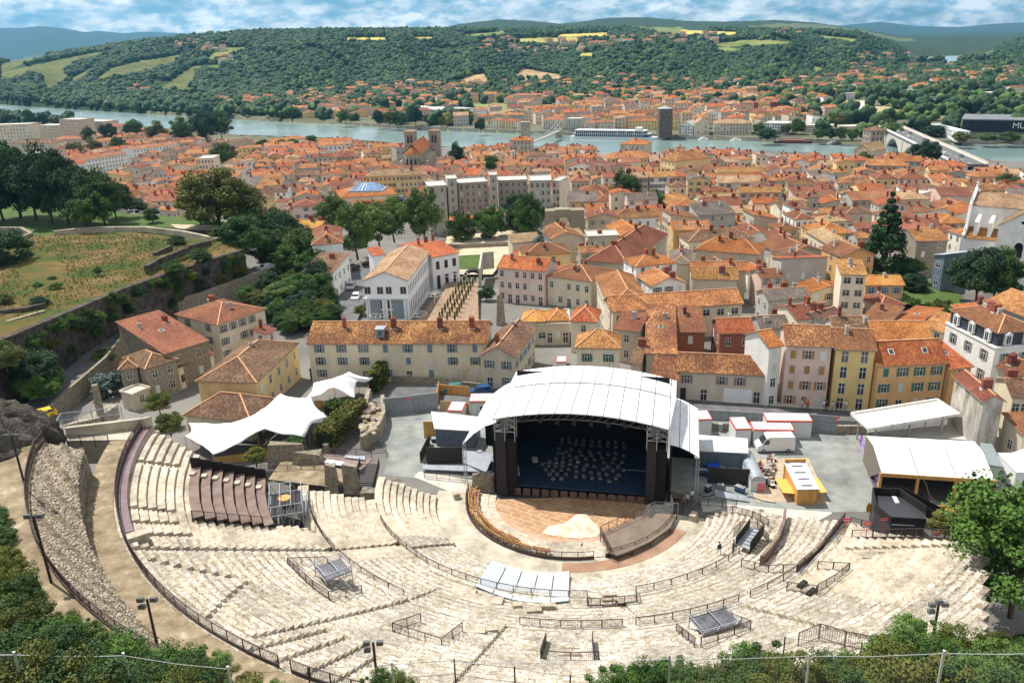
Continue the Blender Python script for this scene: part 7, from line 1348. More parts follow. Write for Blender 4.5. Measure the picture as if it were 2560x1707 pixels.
for y in(-5.2,0,14,7):mb=MB();mb.lathe([(.5,0),(.5,.5),(.25,.8),(.45,1.3),(.2,1.8),(.05,2.4)],8,c=(-.4,y));mb.build('finial',CW,t,loc=(0,0,{-5.2:9.3,0:18.5,14:18.5,7:22.4}[y]))
mb=MB();mb.box(0,11,-7.2,0,-8,8.0);mb.build('aisle_wall',CW,t);rb=MB();rb2=roof_geo(rb,'shed',10.6,7.2,8.0,2.6);rb.build('aisle_roof',[T_AMBER,EAVE,RIDGE],t,loc=(0,-7.2,0))
for x in(2.4,6.8):mb=MB();mb.hexa([(x,-5.6,8),(x+1.2,-5.6,8),(x+1.2,0,9),(x,0,9)],[(x,-5.6,13.2),(x+1.2,-5.6,13.2),(x+1.2,0,14.8),(x,0,14.8)]);mb.build('buttress',CW,t)
mb=MB();mb.box(11,25,-13,0,-8,14.0);mb.face([(11,-13,14),(25,-13,14),(18,-13,18.4)]);mb.build('transept_wall',CW,t);rb=MB();roof_geo(rb,'gy',14,13.5,14.0,4.7);rb.build('transept_roof',[T_TAN,EAVE,RIDGE],t,loc=(11,-13,0))
mb=MB();mb.face([(18+1.3*cos(a),-13.06,8+(1.3*sin(a)if a<=pi else-4.5))for a in list(np.linspace(0,pi,9))]+[(16.7,-13.06,4.5),(19.3,-13.06,4.5)]);mb.build('arched_window',GLASS,t);mb=MB();mb.tube((18,-13.05,15.5),(18,-13.12,15.5),.5,n=10);mb.build('round_window',GLASS,t)
FOOT_.append((A.x+10,A.y-6,18,13,rz))
# ------------------------------------------------------------------ landmarks
def LC(x,y,z):return(x,y,z)
cA=W(('T1',490,1150),-14);t=thing('cathedral','gothic cathedral with two square towers and steep orange nave roof','cathedral',(cA.x,cA.y,-17),radians(-4));t.scale=(.62,.62,.62);CSt=mat('cathedral_stone',(.24,.20,.155),(.46,.40,.32),scale=.5,rough=.95,detail=9,vary=.05)
mb=MB();mb.box(-8,8,8,78,0,17);mb.build('nave_wall',CSt,t);rb=MB();roof_geo(rb,'gy',16,72,17,9);rb.build('nave_roof',[T_ORANGE,EAVE,RIDGE],t,loc=(-8,7,0))
mb=MB();ap=[(-8*cos(a),8-8*sin(a))for a in np.linspace(0,pi,8)];mb.prism(ap,0,16.8);mb.build('apse_wall',CSt,t)
rb=MB()
for a,b_ in zip(ap,ap[1:]):uvface(rb,[(a[0],a[1],17),(b_[0],b_[1],17),(0,8,25)])
rb.build('apse_roof',[T_ORANGE],t)
for i,(a,b_)in enumerate(zip(ap,ap[1:])):
 m_=((a[0]+b_[0])/2,(a[1]+b_[1])/2-.0);n=Vector((m_[0],m_[1]-8,0)).normalized();u=Vector((-n.y,n.x,0));c0=Vector((m_[0],m_[1],0))+n*.1;mb=MB();mb.face([c0+u*1.1*s+Vector((0,0,z))for s,z in((-1,6),(1,6),(1,11),(.6,12.6),(0,13.4),(-.6,12.6),(-1,11))]);mb.build('gothic_window',SH['dark'],t)
 p=Vector((a[0],a[1],0));nn=Vector((a[0],a[1]-8,0)).normalized();mb=MB();mb.hexa([p,p+nn*3,p+nn*3+u*.8,p+u*.8],[p+Vector((0,0,15)),p+nn*3+Vector((0,0,10)),p+nn*3+u*.8+Vector((0,0,10)),p+u*.8+Vector((0,0,15))]);mb.build('buttress',CSt,t)
for s in(-1,1):
 mb=MB();mb.box(min(s*8,s*15),max(s*8,s*15),12,74,0,9);mb.build('aisle_wall',CSt,t)
 for k in range(7):y=14+k*9;mb=MB();mb.hexa([(s*8,y,14),(s*14,y,9.5),(s*14,y+.9,9.5),(s*8,y+.9,14)],[(s*8,y,15.2),(s*14.4,y,11),(s*14.4,y+.9,11),(s*8,y+.9,15.2)]);mb.box(min(s*14,s*15.6),max(s*14,s*15.6),y-.2,y+1.1,8.5,12.5);mb.build('flying_buttress',CSt,t)
 x0_=s*12.5;mb=MB();mb.box(x0_-5.5,x0_+5.5,68,79,0,31);mb.box(x0_-5.9,x0_+5.9,67.6,79.4,31,31.8);mb.build('tower',CSt,t);rb=MB();roof_geo(rb,'hip',11,11,31.8,1.2);rb.build('tower_roof',[T_TAN,EAVE,RIDGE],t,loc=(x0_-5.5,68,0))
 for dx in(-1.6,1.6):mb=MB();mb.face([(x0_+dx+1.0*q,67.9,z)for q,z in((-1,20),(1,20),(1,26),(.5,27.8),(0,28.5),(-.5,27.8),(-1,26))]);mb.build('belfry_window',SH['dark'],t)
FOOT_.append((cA.x,cA.y+35,18,45,radians(-2)))
def square_tower(p,z,w,h,label,m,rk='hip',rh=2,tile=T_RUST,rows=2,name='tower',rz=0,cat='tower'):
 q=W(p,z);t=thing(name,label,cat,(q.x,q.y,z),rz);mb=MB();mb.box(-w/2,w/2,0,w,-2,h);mb.build('wall',m,t);rb=MB();roof_geo(rb,rk,w,w,h,rh);rb.build('roof',[tile,EAVE,RIDGE],t,loc=(-w/2,0,0));FOOT_.append((q.x,q.y+w/2,w/2+1,w/2+1,0))
 for r_ in range(rows):
  for k in(-1,0,1):
   mb=MB();z_=h-2.6-r_*3.2;x=k*w*.28;mb.face([(x+.45*a,-.05,z_+b_)for a,b_ in((-1,0),(1,0),(1,1.2),(.6,1.7),(0,1.9),(-.6,1.7),(-1,1.2))]);mb.build('arched_opening',SH['dark'],t)
   mb=MB();y=w/2+k*w*.28;mb.face([(-w/2-.05,y+.45*a,z_+b_)for a,b_ in((-1,0),(1,0),(1,1.2),(.6,1.7),(0,1.9),(-.6,1.7),(-1,1.2))]);mb.build('arched_opening',SH['dark'],t)
 return t
square_tower(('T2',1332,1085),-19,9,16.5,'romanesque church tower with rows of arched openings near the bridge',CSt,rows=3,tile=T_BROWN,rz=.1,name='church_tower')
H('church nave with brown roof left of the romanesque tower',('T2',1185,1030),('T2',1300,1040),18,9,'gy',4,'beige',T_TAN,far=True,chim=0,rows=1)
square_tower(('T1',2225,932),-22,17,40,'dark square medieval stone tower on the far quay',mat('dark_tower_stone',(.07,.055,.045),(.20,.16,.125),scale=.35,rough=.95,detail=9),rh=4,tile=mat('tower_lead_roof',(.30,.36,.38),rough=.5),rows=0,name='stone_tower')
for o in[q for q in COL.objects if q.get('label','').startswith('dark square')]:o.scale=(.62,.62,.53)
square_tower(('T1',1270,1000),-24,7.5,18,'pale portal tower of the footbridge at the town quay',CSt,rk='flat',rows=0,tile=FLATR,name='portal_tower')
square_tower(('T1',1495,935),-24,6,6,'low stone pier of the footbridge at the far bank',CSt,rk='flat',rows=0,tile=FLATR,name='portal_tower')
a,b_=W(('T1',1290,990),-19),W(('T1',1500,900),-19);a=Vector((a.x,a.y,-18));b_=Vector((b_.x,b_.y,-18));t=thing('footbridge','slender suspension footbridge crossing the river','bridge',a);d=b_-a;n=Vector((-d.y,d.x,0)).normalized()*1.6
mb=MB();mb.hexa([-n-Vector((0,0,.8)),d-n-Vector((0,0,.8)),d+n-Vector((0,0,.8)),n-Vector((0,0,.8))],[-n,d-n,d+n,n]);mb.build('deck',CONC,t)
for s in(-1,1):
 mb=MB()
 for k in range(30):p=d*(k/30)+n*s;q=d*((k+1)/30)+n*s;h=lambda f:1.4+7*(2*f-1)**2;mb.bar(p+Vector((0,0,h(k/30))),q+Vector((0,0,h((k+1)/30))),.28);mb.bar(p,p+Vector((0,0,h(k/30))),.14);mb.bar(p+Vector((0,0,1.3)),q+Vector((0,0,1.3)),.2);mb.bar(p,q+Vector((0,0,1.3)),.12)
 mb.build('suspension_cable',STEEL,t)
a=W(('T2',1912,1085),-15);b_=W(('T2',1492,892),-15);t=thing('road_bridge','pale concrete road bridge with arches over the river','bridge',a);d=b_-a;L_=d.length;rzb=atan2(d.y,d.x);t.rotation_euler=(0,0,rzb);hw=8
mb=MB();mb.box(-22,L_+25,-hw,hw,-1.5,0);mb.build('roadway',ASPH,t)
for s in(-1,1):mb=MB();y=s*(hw-1.6);mb.box(-22,L_+25,min(y,s*hw),max(y,s*hw),0,.25);mb.build('footway',CONC,t);mb=MB();mb.box(-22,L_+25,s*hw-.15,s*hw+.15,0,1.3);mb.build('parapet',WHITE if s>0 else CONC,t)
mb=MB();[mb.box(-20+k*12,-14+k*12,-.12,.12,.004,.01)for k in range(int((L_+30)/12))];mb.build('lane_marking',PAINT,t,kind='stuff')
span=L_/3
for k in range(3):
 xa=k*span+2.5;xb=(k+1)*span-2.5;mb=MB();N_=16;pts_=[(xa+(xb-xa)*i/N_,-13+10.5*sin(pi*i/N_)**.8)for i in range(N_+1)]
 for y in(-hw+.3,hw-.3):
  for(x0_,z0_),(x1_,z1_)in zip(pts_,pts_[1:]):mb.hexa([(x0_,y-.4,z0_),(x1_,y-.4,z1_),(x1_,y+.4,z1_),(x0_,y+.4,z0_)],[(x0_,y-.4,-1.5),(x1_,y-.4,-1.5),(x1_,y+.4,-1.5),(x0_,y+.4,-1.5)])
 for(x0_,z0_),(x1_,z1_)in zip(pts_,pts_[1:]):mb.hexa([(x0_,-hw,z0_-.6),(x1_,-hw,z1_-.6),(x1_,hw,z1_-.6),(x0_,hw,z0_-.6)],[(x0_,-hw,z0_),(x1_,-hw,z1_),(x1_,hw,z1_),(x0_,hw,z0_)])
 mb.build('arch',CONC,t)
for k in range(4):mb=MB();x=k*span;mb.box(x-2.5,x+2.5,-hw-.5,hw+.5,-14,-1.5);mb.build('pier',CONC,t)
for i,(f,y,col)in enumerate([(.92,2.5,'white'),(.85,-3,'grey'),(.70,3,'white'),(.55,-3,'black'),(.42,3,'white'),(.36,2.7,'white'),(.30,3.2,'silver'),(.12,3,'white'),(.05,-3,'grey')]):
 p=Vector((a.x,a.y,0))+Vector((d.x,d.y,0))*f+Vector((-d.y,d.x,0)).normalized()*y;car(Vector((p.x,p.y,-14.99)),rzb+(pi/2 if y>0 else-pi/2),col,f'{col} car crossing the road bridge, {ORD(i + 1)} from its far end',name='car')
for k in range(5):mb=MB();p=Vector((a.x,a.y,-15))+d*(.08+k*.22)+Vector((-d.y,d.x,0)).normalized()*(hw-.5);mb.tube((0,0,0),(0,0,9),.12,.07,6);mb.bar((0,0,9),(-1.4,-.6,9.3),.12);mb.build('street_lamp',STEEL,None,loc=(p.x,p.y,-15),label=f'thin street lamp on the road bridge, {ORD(5 - k)} from its far end',category='lamp')
def ship(pa,pb,wid,label,kind,z=-25):
 a,b_=W(pa,z),W(pb,z);d=b_-a;L_=d.length;t=thing(kind,label,'ship',a,atan2(d.y,d.x));hl=[(0,-wid*.35),(3,-wid/2),(L_*.88,-wid/2),(L_,0),(L_*.88,wid/2),(3,wid/2),(0,wid*.35)]
 wh=mat('ship_white',(.68,.70,.72),rough=.4)if 'ship_white' not in bpy.data.materials else bpy.data.materials['ship_white'];dk=mat('barge_red',(.14,.04,.035),rough=.6)if 'barge_red' not in bpy.data.materials else bpy.data.materials['barge_red']
 if kind=='cruise_ship':
  mb=MB();mb.prism(hl,-1,2.0);mb.build('hull',wh,t)
  for k in range(2):mb=MB();mb.box(4+k,L_*.86-k*3,-wid/2+.4,wid/2-.4,2+k*2.6,4.3+k*2.6);mb.build('cabin_deck',mat('ship_glass',(.03,.05,.07),rough=.15)if 'ship_glass' not in bpy.data.materials else bpy.data.materials['ship_glass'],t);mb=MB();mb.box(3+k,L_*.87-k*3,-wid/2+.1,wid/2-.1,4.3+k*2.6,4.6+k*2.6);mb.build('deck',wh,t)
  mb=MB()
  for k in range(34):x=5+k*(L_*.84-6)/34;mb.box(x,x+.35,-wid/2+.2,-wid/2+.39,2,6.9)
  mb.build('mullions',wh,t,kind='stuff');mb=MB();mb.box(L_*.72,L_*.78,-wid/2+1.5,wid/2-1.5,7.2,9.4);mb.build('bridge_house',wh,t)
  for xa in(.58,.76):mb=MB();[mb.bar((L_*xa+4*cos(q),-wid/2+.1,4+4.4*sin(q)),(L_*xa+4*cos(q+.35),-wid/2+.1,4+4.4*sin(q+.35)),.5)for q in np.arange(0,3.1,.35)];mb.build('arch_frame',wh,t)
 else:
  mb=MB();mb.prism(hl,-1,1.6);mb.build('hull',dk,t);mb=MB();mb.box(L_*.2,L_*.8,-wid/2+.8,wid/2-.8,1.6,2.5);mb.build('cargo_cover',mat('barge_cover',(.30,.12,.08),rough=.8),t);mb=MB();mb.box(1.5,L_*.14,-wid/2+.8,wid/2-.8,1.6,4.2);mb.build('wheelhouse',wh,t)
 return t
ship(('T1',1585,945),('T1',2205,955),11,'long white river cruise ship moored at the far quay','cruise_ship');ship(('T2',640,978),('T2',900,980),6,'dark red barge moored by the trees on the far bank','barge')
for x,y,l in[(160,958,'tiny white boat near the far quay by the old tower'),(1050,985,'small white boat moored between the barge and the bridge'),(380,965,'small white boat left of the barge')]:q=W(('T2',x,y),-25);mb=MB();mb.prism([(-4,-1.3),(3,-1.3),(5,0),(3,1.3),(-4,1.3)],-.4,.9);mb.box(-2,1,-1,1,.9,2.2);mb.build('motor_boat',WHITE,None,loc=q,rz=R.uniform(-.2,.2),label=l,category='boat')
FL_,FR_=W(('T2',1920,900),-17),W(('T2',2560,915),-17);d=FR_-FL_;rzm=atan2(d.y,d.x);t=thing('museum','long dark glass museum box with white lettering by the river','museum',(FL_.x,FL_.y,-22),rzm);Lm=d.length+30;MG=mat('museum_glass',(.012,.018,.03),(.02,.03,.045),scale=.1,rough=.25)
mb=MB();mb.box(0,Lm,0,38,5,13.0);mb.build('glass_wall',MG,t);mb=MB();mb.box(-.8,Lm+1,-.8,39,13.0,13.8);mb.build('flat_roof',mat('museum_roof',(.14,.15,.16),(.19,.2,.21),scale=.1,rough=.7),t);mb=MB();mb.box(6,Lm,3,37,0,5);mb.build('base_wall',CONC,t)
for k in range(24):mb=MB();x=1+k*Lm/24;mb.box(x,x+.2,-.15,0,5,13);mb.build('mullion',BLACKM,t)
cu=bpy.data.curves.new('lettering','FONT');cu.body='MUSÉE GALLO - ROMAIN';cu.size=5.6;cu.extrude=.05;cu.materials.append(WHITE);o=bpy.data.objects.new('lettering',cu);lm_=bpy.data.meshes.new_from_object(o);lm_.name='lettering';bpy.data.objects.remove(o);o=link('lettering',lm_,t,loc=(Lm*.36,-.25,8.0));o.rotation_euler=(pi/2,0,0)
FOOT_.append((FL_.x+Lm/2,FL_.y+18,Lm/2+5,24,rzm))
H('long glass and steel museum wing reaching to the bridge',('T2',1690,850),('T2',1905,905),('BL',('T2',1530,790)),4.5,'flat',0,'cool',mat('zinc_pale',(.50,.53,.55),rough=.5),zg=-20,far=True,rows=2,style='wide',name='museum_wing',cat='building',chim=0)
FB=dict(far=True,chim=0,name='building',cat='building',low=4)
for a_ in[('long pale hospital building with blue end on the far bank',('T0',1100,695),('T0',1350,690),16,12,'flat',0,'white',FLATR,dict(cols=20,rows=4)),('cream end wing of the pale hospital on the far bank',('T0',1355,692),('T0',1495,700),16,10,'flat',0,'cream',FLATR,dict(cols=10,rows=3)),('white modern apartment house, left of two by the far bank trees',('T1',462,742),('T1',560,745),14,9,'shed',2,'cool',FLATR,dict(cols=5,rows=3,style='wide')),('white modern apartment house with zinc roof, right of the pair',('T1',568,750),('T1',705,752),14,11,'shed',2,'cool',FLATR,dict(cols=8,rows=4,style='wide')),('square white balcony block on the far bank',('T1',742,742),('T1',842,748),14,14,'flat',0,'cool',FLATR,dict(cols=4,rows=4,style='wide')),('pink tall housing block above the far bank houses',('T1',1180,655),('T1',1328,650),14,17,'hip',2,'pink',T_PINK,dict(cols=6,rows=6)),('lower pink block stepping down before the tall pink block',('T1',1205,690),('T1',1300,690),14,16,'hip',2,'pink',T_PINK,dict(cols=4,rows=5)),('long flat with orange roof behind the pink blocks',('T1',1260,628),('T1',1492,625),12,10,'hip',2,'pink',T_ORANGE,dict(cols=12,rows=3)),('white housing slab on the hillside foot',('T1',1100,600),('T1',1212,598),12,11,'flat',0,'cool',FLATR,dict(cols=6,rows=4)),('wide beige block with orange roof at the foot of the hill',('T1',2020,600),('T1',2150,598),12,14,'hip',2,'cream',T_ORANGE,dict(cols=7,rows=5)),('narrow tower block with orange roof left of the wide beige block',('T1',1978,612),('T1',2012,612),12,14,'hip',2,'white',T_ORANGE,dict(cols=2,rows=5)),('tower block with orange roof right of the wide beige block',('T1',2180,605),('T1',2235,605),12,14,'hip',2,'white',T_ORANGE,dict(cols=3,rows=5)),('grey white cubic house on the far slope',('T1',1575,612),('T1',1640,610),10,12,'flat',0,'white',FLATR,dict(cols=3,rows=3)),('grand quay building with long classical front',('T2',230,848),('T2',495,845),18,14,'hip',3,'beige',T_TAN,dict(cols=12,rows=3,style='tall')),('old church with low brown gable left of the grand quay building',('T2',98,850),('T2',205,848),20,12,'gy',4,'beige',T_TAN,dict(cols=2,rows=2,style='tall')),('grey green glass hall on the quay beside the old stone tower',('T2',-10,858),('T2',92,860),16,10,'gy',3,'cool',mat('zinc_green',(.35,.40,.38),rough=.5),dict(cols=5,rows=3,style='wide')),('modern white striped building right of the grand quay front',('T2',575,845),('T2',740,848),18,12,'flat',0,'cool',FLATR,dict(cols=9,rows=4,style='wide')),('long low white building behind the bank trees',('T2',830,860),('T2',1050,862),12,8,'flat',0,'cream',FLATR,dict(cols=10,rows=2)),('white flat hall right of the low white building',('T2',1110,870),('T2',1320,865),14,6,'flat',0,'cream',FLATR,dict(cols=6,rows=1)),('red brick apartment block, left of three',('T2',410,705),('T2',500,705),16,14,'hip',2,'pink',T_PINK,dict(cols=5,rows=4)),('red brick apartment block, middle of three',('T2',505,700),('T2',610,700),16,14,'hip',2,'brick',T_PINK,dict(cols=5,rows=4)),('red brick apartment block, right of three',('T2',628,700),('T2',740,698),16,13,'hip',2,'brick',T_PINK,dict(cols=5,rows=4)),('long school building with flat roof far right',('T2',1450,625),('T2',1620,618),16,12,'flat',0,'grey',FLATR,dict(cols=10,rows=4)),('dark flat modern block left of the long school building',('T2',1265,615),('T2',1380,618),14,11,'flat',0,'slate',FLATR,dict(cols=6,rows=3)),('wide low sheds with pale roofs far right',('T2',1810,625),('T2',2090,640),24,6,'flat',0,'white',FLATR,dict(cols=8,rows=1)),('white warehouse roof at the far right edge',('T2',2130,590),('T2',2352,600),24,6,'flat',0,'white',FLATR,dict(cols=4,rows=1)),('grey white office block beside the car park',('T2',1110,640),('T2',1205,638),16,10,'flat',0,'white',FLATR,dict(cols=5,rows=3,style='wide')),('blue grey school block among the poplars',('T2',1660,668),('T2',1770,665),14,12,'flat',0,'cool',FLATR,dict(cols=7,rows=4,style='wide')),('tall tan house row facing the footbridge end',('T1',1385,820),('T1',1520,820),14,17,'hip',2,'cream',T_PINK,dict(cols=8,rows=5)),('grey block of flats right of the footbridge',('T1',1540,815),('T1',1650,815),14,16,'flat',0,'grey',FLATR,dict(cols=6,rows=5)),('grey block with balconies behind the cruise ship stern',('T1',1665,840),('T1',1740,842),14,13,'hip',1.5,'pink',T_PINK,dict(cols=4,rows=4)),('pale quay house, leftmost of the quay row',('T1',905,835),('T1',985,835),12,9,'hip',2,'white',T_ORANGE,dict(cols=4,rows=3)),('cream quay house with grey front',('T1',1025,825),('T1',1105,825),14,15,'hip',2,'cream',T_PINK,dict(cols=4,rows=5)),('white and yellow quay house with orange roof',('T1',1108,830),('T1',1190,830),14,14,'hip',2,'yellow',T_ORANGE,dict(cols=4,rows=5)),('white quay house left of the bridge tower',('T1',1195,835),('T1',1235,835),12,13,'hip',2,'white',T_PINK,dict(cols=2,rows=4)),('beige quay house behind the cruise ship',('T1',1760,838),('T1',1875,835),14,11,'hip',2,'beige',T_PINK,dict(cols=5,rows=3)),('orange roofed quay houses left of the stone tower',('T1',1975,830),('T1',2170,830),14,11,'hip',2,'yellow',T_ORANGE,dict(cols=9,rows=3)),('cream eight storey block at the far left edge of town',('T0',-60,860),('T0',208,850),14,20,'flat',0,'cream',FLATR,dict(cols=12,rows=7)),('stepped beige high block by the river at left',('T0',398,820),('T0',540,822),16,22,'flat',0,'beige',FLATR,dict(cols=7,rows=8)),('long beige flats right of the stepped high block',('T0',545,830),('T0',705,835),16,18,'flat',0,'beige',FLATR,dict(cols=8,rows=6)),('pale flats with red roof tops beside the poplars',('T0',700,868),('T0',890,860),16,15,'hip',1.5,'pink',T_PINK,dict(cols=9,rows=5)),('low beige flats between the high blocks at left',('T0',250,862),('T0',395,860),16,14,'flat',0,'beige',FLATR,dict(cols=7,rows=5)),('brown roofed block in front of the far left flats',('T0',60,985),('T0',345,985),20,10,'hip',3,'beige',T_BROWN,dict(cols=10,rows=3)),('wide pink roofed hall at left',('T0',320,960),('T0',560,950),20,7,'hip',2,'beige',T_PINK,dict(cols=8,rows=2)),('long four storey barrack with pink roof, upper one',('T0',905,1025),('T0',1222,985),13,11.5,'gx',1.6,'white',T_PINK,dict(cols=14,rows=4)),('long four storey barrack with pink roof, lower one',('T0',478,1112),('T0',868,1052),13,10.5,'gx',1.6,'white',T_PINK,dict(cols=17,rows=4)),('white roofed workshop, leftmost of three',('T0',5,1095),('T0',180,1078),14,5,'gx',1.5,'white',WHITE,dict(cols=6,rows=1)),('white roofed workshop, middle of three',('T0',175,1065),('T0',335,1048),14,5,'gx',1.5,'grey',WHITE,dict(cols=6,rows=1)),('white roofed workshop, rightmost of three',('T0',430,1020),('T0',612,1000),14,5,'gx',1.2,'grey',WHITE,dict(cols=6,rows=1)),('low rust roofed block behind the dark trees at left',('T0',0,1115),('T0',170,1115),14,9,'hip',2,'cream',T_PINK,dict(cols=6,rows=3)),('tall white apartment house with roof terraces above the round tree',('T0',1345,1090),('T0',1462,1085),14,17,'flat',0,'cream',FLATR,dict(cols=5,rows=6)),('pale pink apartment house left below the tall white one',('M0',1420,175),('M0',1560,150),10,11,'gx',1.8,'pink',T_ORANGE,dict(cols=4,rows=4)),('long tan terrace with stepped gables',('T0',1185,1035),('T0',1540,985),14,10,'gx',1.8,'beige',T_BROWN,dict(cols=12,rows=3)),('tan terrace end blocks nearer the river',('T0',1540,1000),('T0',1735,955),14,11,'gx',1.8,'beige',T_BROWN,dict(cols=6,rows=3)),('long orange roofed hall with white wall near the river',('T0',1835,985),('T0',2090,945),14,8,'gx',2,'white',T_ORANGE,dict(cols=12,rows=2)),('white row with orange roof and chimneys near the river',('T0',2170,975),('T0',2400,965),12,8,'gx',2,'white',T_ORANGE,dict(cols=10,rows=2))]:
 kw=dict(FB);kw.update(a_[9]);a_=list(a_)
 if a_[1][0]in('T1','T2')or a_[1][2]<750:
  a_[4]*=.68
  for _ in range(30):
   O,rz,w,d=corner(a_[1],a_[2],a_[3],a_[4],-22)
   if min(O.y-np.interp(O.x,[q[0]for q in FAR],[q[1]for q in FAR]),O.y+w*sin(rz)-np.interp(O.x+w*cos(rz),[q[0]for q in FAR],[q[1]for q in FAR]))>7:break
   a_[4]*=.94
 H(*a_[:9],sides='f',**kw)
t=thing('roman_arch','ruined roman stone arch with wall beside the small square','ruin',W(('M2',275,720),-3));mb=MB();mb.box(0,3,0,4,0,9);mb.box(7.6,12,0,4,0,9);mb.box(3,7.6,0,4,7.2,9.3)
for k in range(8):a0_,a1_=pi*k/8,pi*(k+1)/8;mb.hexa([(5.3+2.3*cos(a),y,4.6+2.4*sin(a))for a,y in((a0_,0),(a1_,0),(a1_,4),(a0_,4))],[(5.3+2.4*cos(a),y,7.3)for a,y in((a0_,0),(a1_,0),(a1_,4),(a0_,4))])
mb.build('arch_wall',WL['stone'],t)
wall_line('old_wall',[W(('M2',480,640),-4),W(('M2',740,690),-4)],5,1.2,WL['stone'],'high old stone wall running right from the roman arch');H('long old building with pale tiled edge below the roman arch',('M2',0,745),('M2',605,690),6,6.5,'shed',1.2,'beige',T_TAN,zg=-3.5,chim=0,far=True,style='tall',cols=8,rows=1,sides='f')
H('flat roofed grey villa right of the pale tiled edge',('M2',615,700),('M2',880,690),8,7,'flat',0,'beige',FLATR,zg=-4,chim=1,far=True,cols=3,rows=2,sides='f')
H('low hall with two yellow tiled roofs and dark open bays',('M2',200,1420),('M2',482,1415),9,3.6,'flat',0,'beige',CONC,zg=0,chim=0,cols=4,rows=1,style='wide',sides='f')
for i,(a,b_)in enumerate([(('M2',70,1385),('M2',278,1385)),(('M2',292,1382),('M2',478,1372))]):H(['left','right'][i]+' yellow tiled hipped roof on the low hall',a,b_,6,4.4,'hip',1.4,'beige',T_YEL,zg=0,chim=0,sides='',foot=False)
def TR(p,zg,H_,w_,label,kind='green',var=0,**kw):q=W(p,zg);return tree('tree',label,q.x,q.y,zg,H_,w_,kind,var,**kw)
for i,(x,y,h,w_)in enumerate([(640,690,15,12),(830,860,16,12),(1010,780,15,13),(1130,720,14,12),(1380,750,18,13),(900,760,14,11)]):TR(('M1',x,y),-2 if y>700 else-4,h,w_,['leftmost big plane tree of the group above the white building','nearest big plane tree of the group beside the road junction','middle big plane tree behind the white building','plane tree just left of the tallest one','tallest plane tree in front of the apartment block','plane tree half hidden in the middle of the group'][i],'plane',i,group='plane trees between the road and the apartment block')
TR(('M1',1682,765),-4.5,11.5,9.5,'round park tree, left of two on the sandy terrace','green',1);TR(('M1',1915,750),-4.5,13,12,'round park tree, right of two on the sandy terrace','green',2)
TR(('M2',60,700),-4.5,13,10,'dark park tree left of the roman arch','dark',0);TR(('M2',150,720),-4,15,11,'larger green tree touching the roman arch','green',3);TR(('M2',40,620),-5,12,10,'tree behind the park trees near the apartment end','dark',1)
TR(('M2',920,480),-9,17,12,'tall green tree in the small square with parasols','green',4);TR(('M2',1140,540),-7,11,11,'round tree right of the parasols','green',5);TR(('M2',350,890),-2.5,10,14,'blue green cedar before the stone building','blue',0)
TR(('M3',935,1010),-.8,20,13,'tall dark layered conifer among the gardens','cone',0);TR(('M3',1700,1230),0,13.5,13,'big dark broadleaf tree beside the modern metal box','dark',2);TR(('M3',1840,1240),0,12.5,11,'right hand companion of the big dark tree near the mansard','green',6)
TR(('M3',780,170),-14,11,9,'green tree among the far roofs near the bridge','green',1);TR(('M3',1250,100),-17,14,13,'dark trees at the bridge head, left','dark',0);TR(('M3',1330,105),-17,13,11,'dark trees at the bridge head, right','dark',1);TR(('M3',1935,330),-8,8,9,'small green tree at the right edge among roofs','green',0)
TR(('M1',1645,110),-13,14,10,'dark green tree right of the cathedral apse','dark',3);TR(('M1',1920,160),-12,9,9,'small green tree behind the apartment roof','green',1)
for i,(x,y,h,w_,k)in enumerate([(620,990,16,12,'green'),(760,990,18,16,'dark'),(920,960,20,17,'green'),(1080,980,19,18,'olive'),(1250,1000,24,22,'green'),(1420,980,28,26,'dark'),(1520,950,24,22,'green'),(1540,1180,20,18,'green'),(660,1060,13,14,'olive'),(820,1060,14,16,'green'),(520,1075,12,14,'olive'),(60,850,14,14,'dark'),(200,880,20,10,'dark'),(300,850,14,14,'dark'),(1800,1030,9,12,'green'),(1930,1035,9,12,'bright'),(2010,1030,9,12,'bright'),(2130,1000,9,10,'green')]):
 TR(('T0',x,y),-18,h,w_,f'{["tall", "broad", "rounded", "loose"][i % 4]} {k if k != "bright" else "pale green"} tree in the riverside grove at left, {ORD(i + 1)} noted',k,i,group='trees near the river at left')
for i,(x,y,h,w_)in enumerate([(520,865,26,20),(390,870,20,16),(340,868,20,15),(270,862,20,18),(40,848,20,22),(600,858,14,12),(960,905,16,14),(850,850,20,22),(700,870,14,10)]):TR(('T1',x,y),-22,h*.8,w_*.8,f'{["dark conical", "rounded", "bushy"][i % 3]} tree on the far bank left of the footbridge, {ORD(i + 1)} noted',['dark','green','olive'][i%3],i)
for i,(x,y,h,w_)in enumerate([(540,920,13,16),(600,965,13,26),(720,925,13,14),(800,925,18,20),(940,960,13,14),(1030,960,13,14),(1070,890,18,22),(1100,965,15,16),(1180,965,13,12),(1260,960,13,14),(1360,900,20,26),(1440,960,18,24),(1430,880,22,18),(1730,940,13,28),(1910,985,12,18),(2100,975,9,20),(2250,975,10,24),(1390,700,18,9),(980,780,16,18),(1150,780,16,22)]):TR(('T2',x,y),-22,h*.75,w_*.7,f'{["rounded", "spreading", "dense", "low"][i % 4]} tree on the far bank near the road bridge, {ORD(i + 1)} noted',['green','dark','olive','green'][i%4],i)
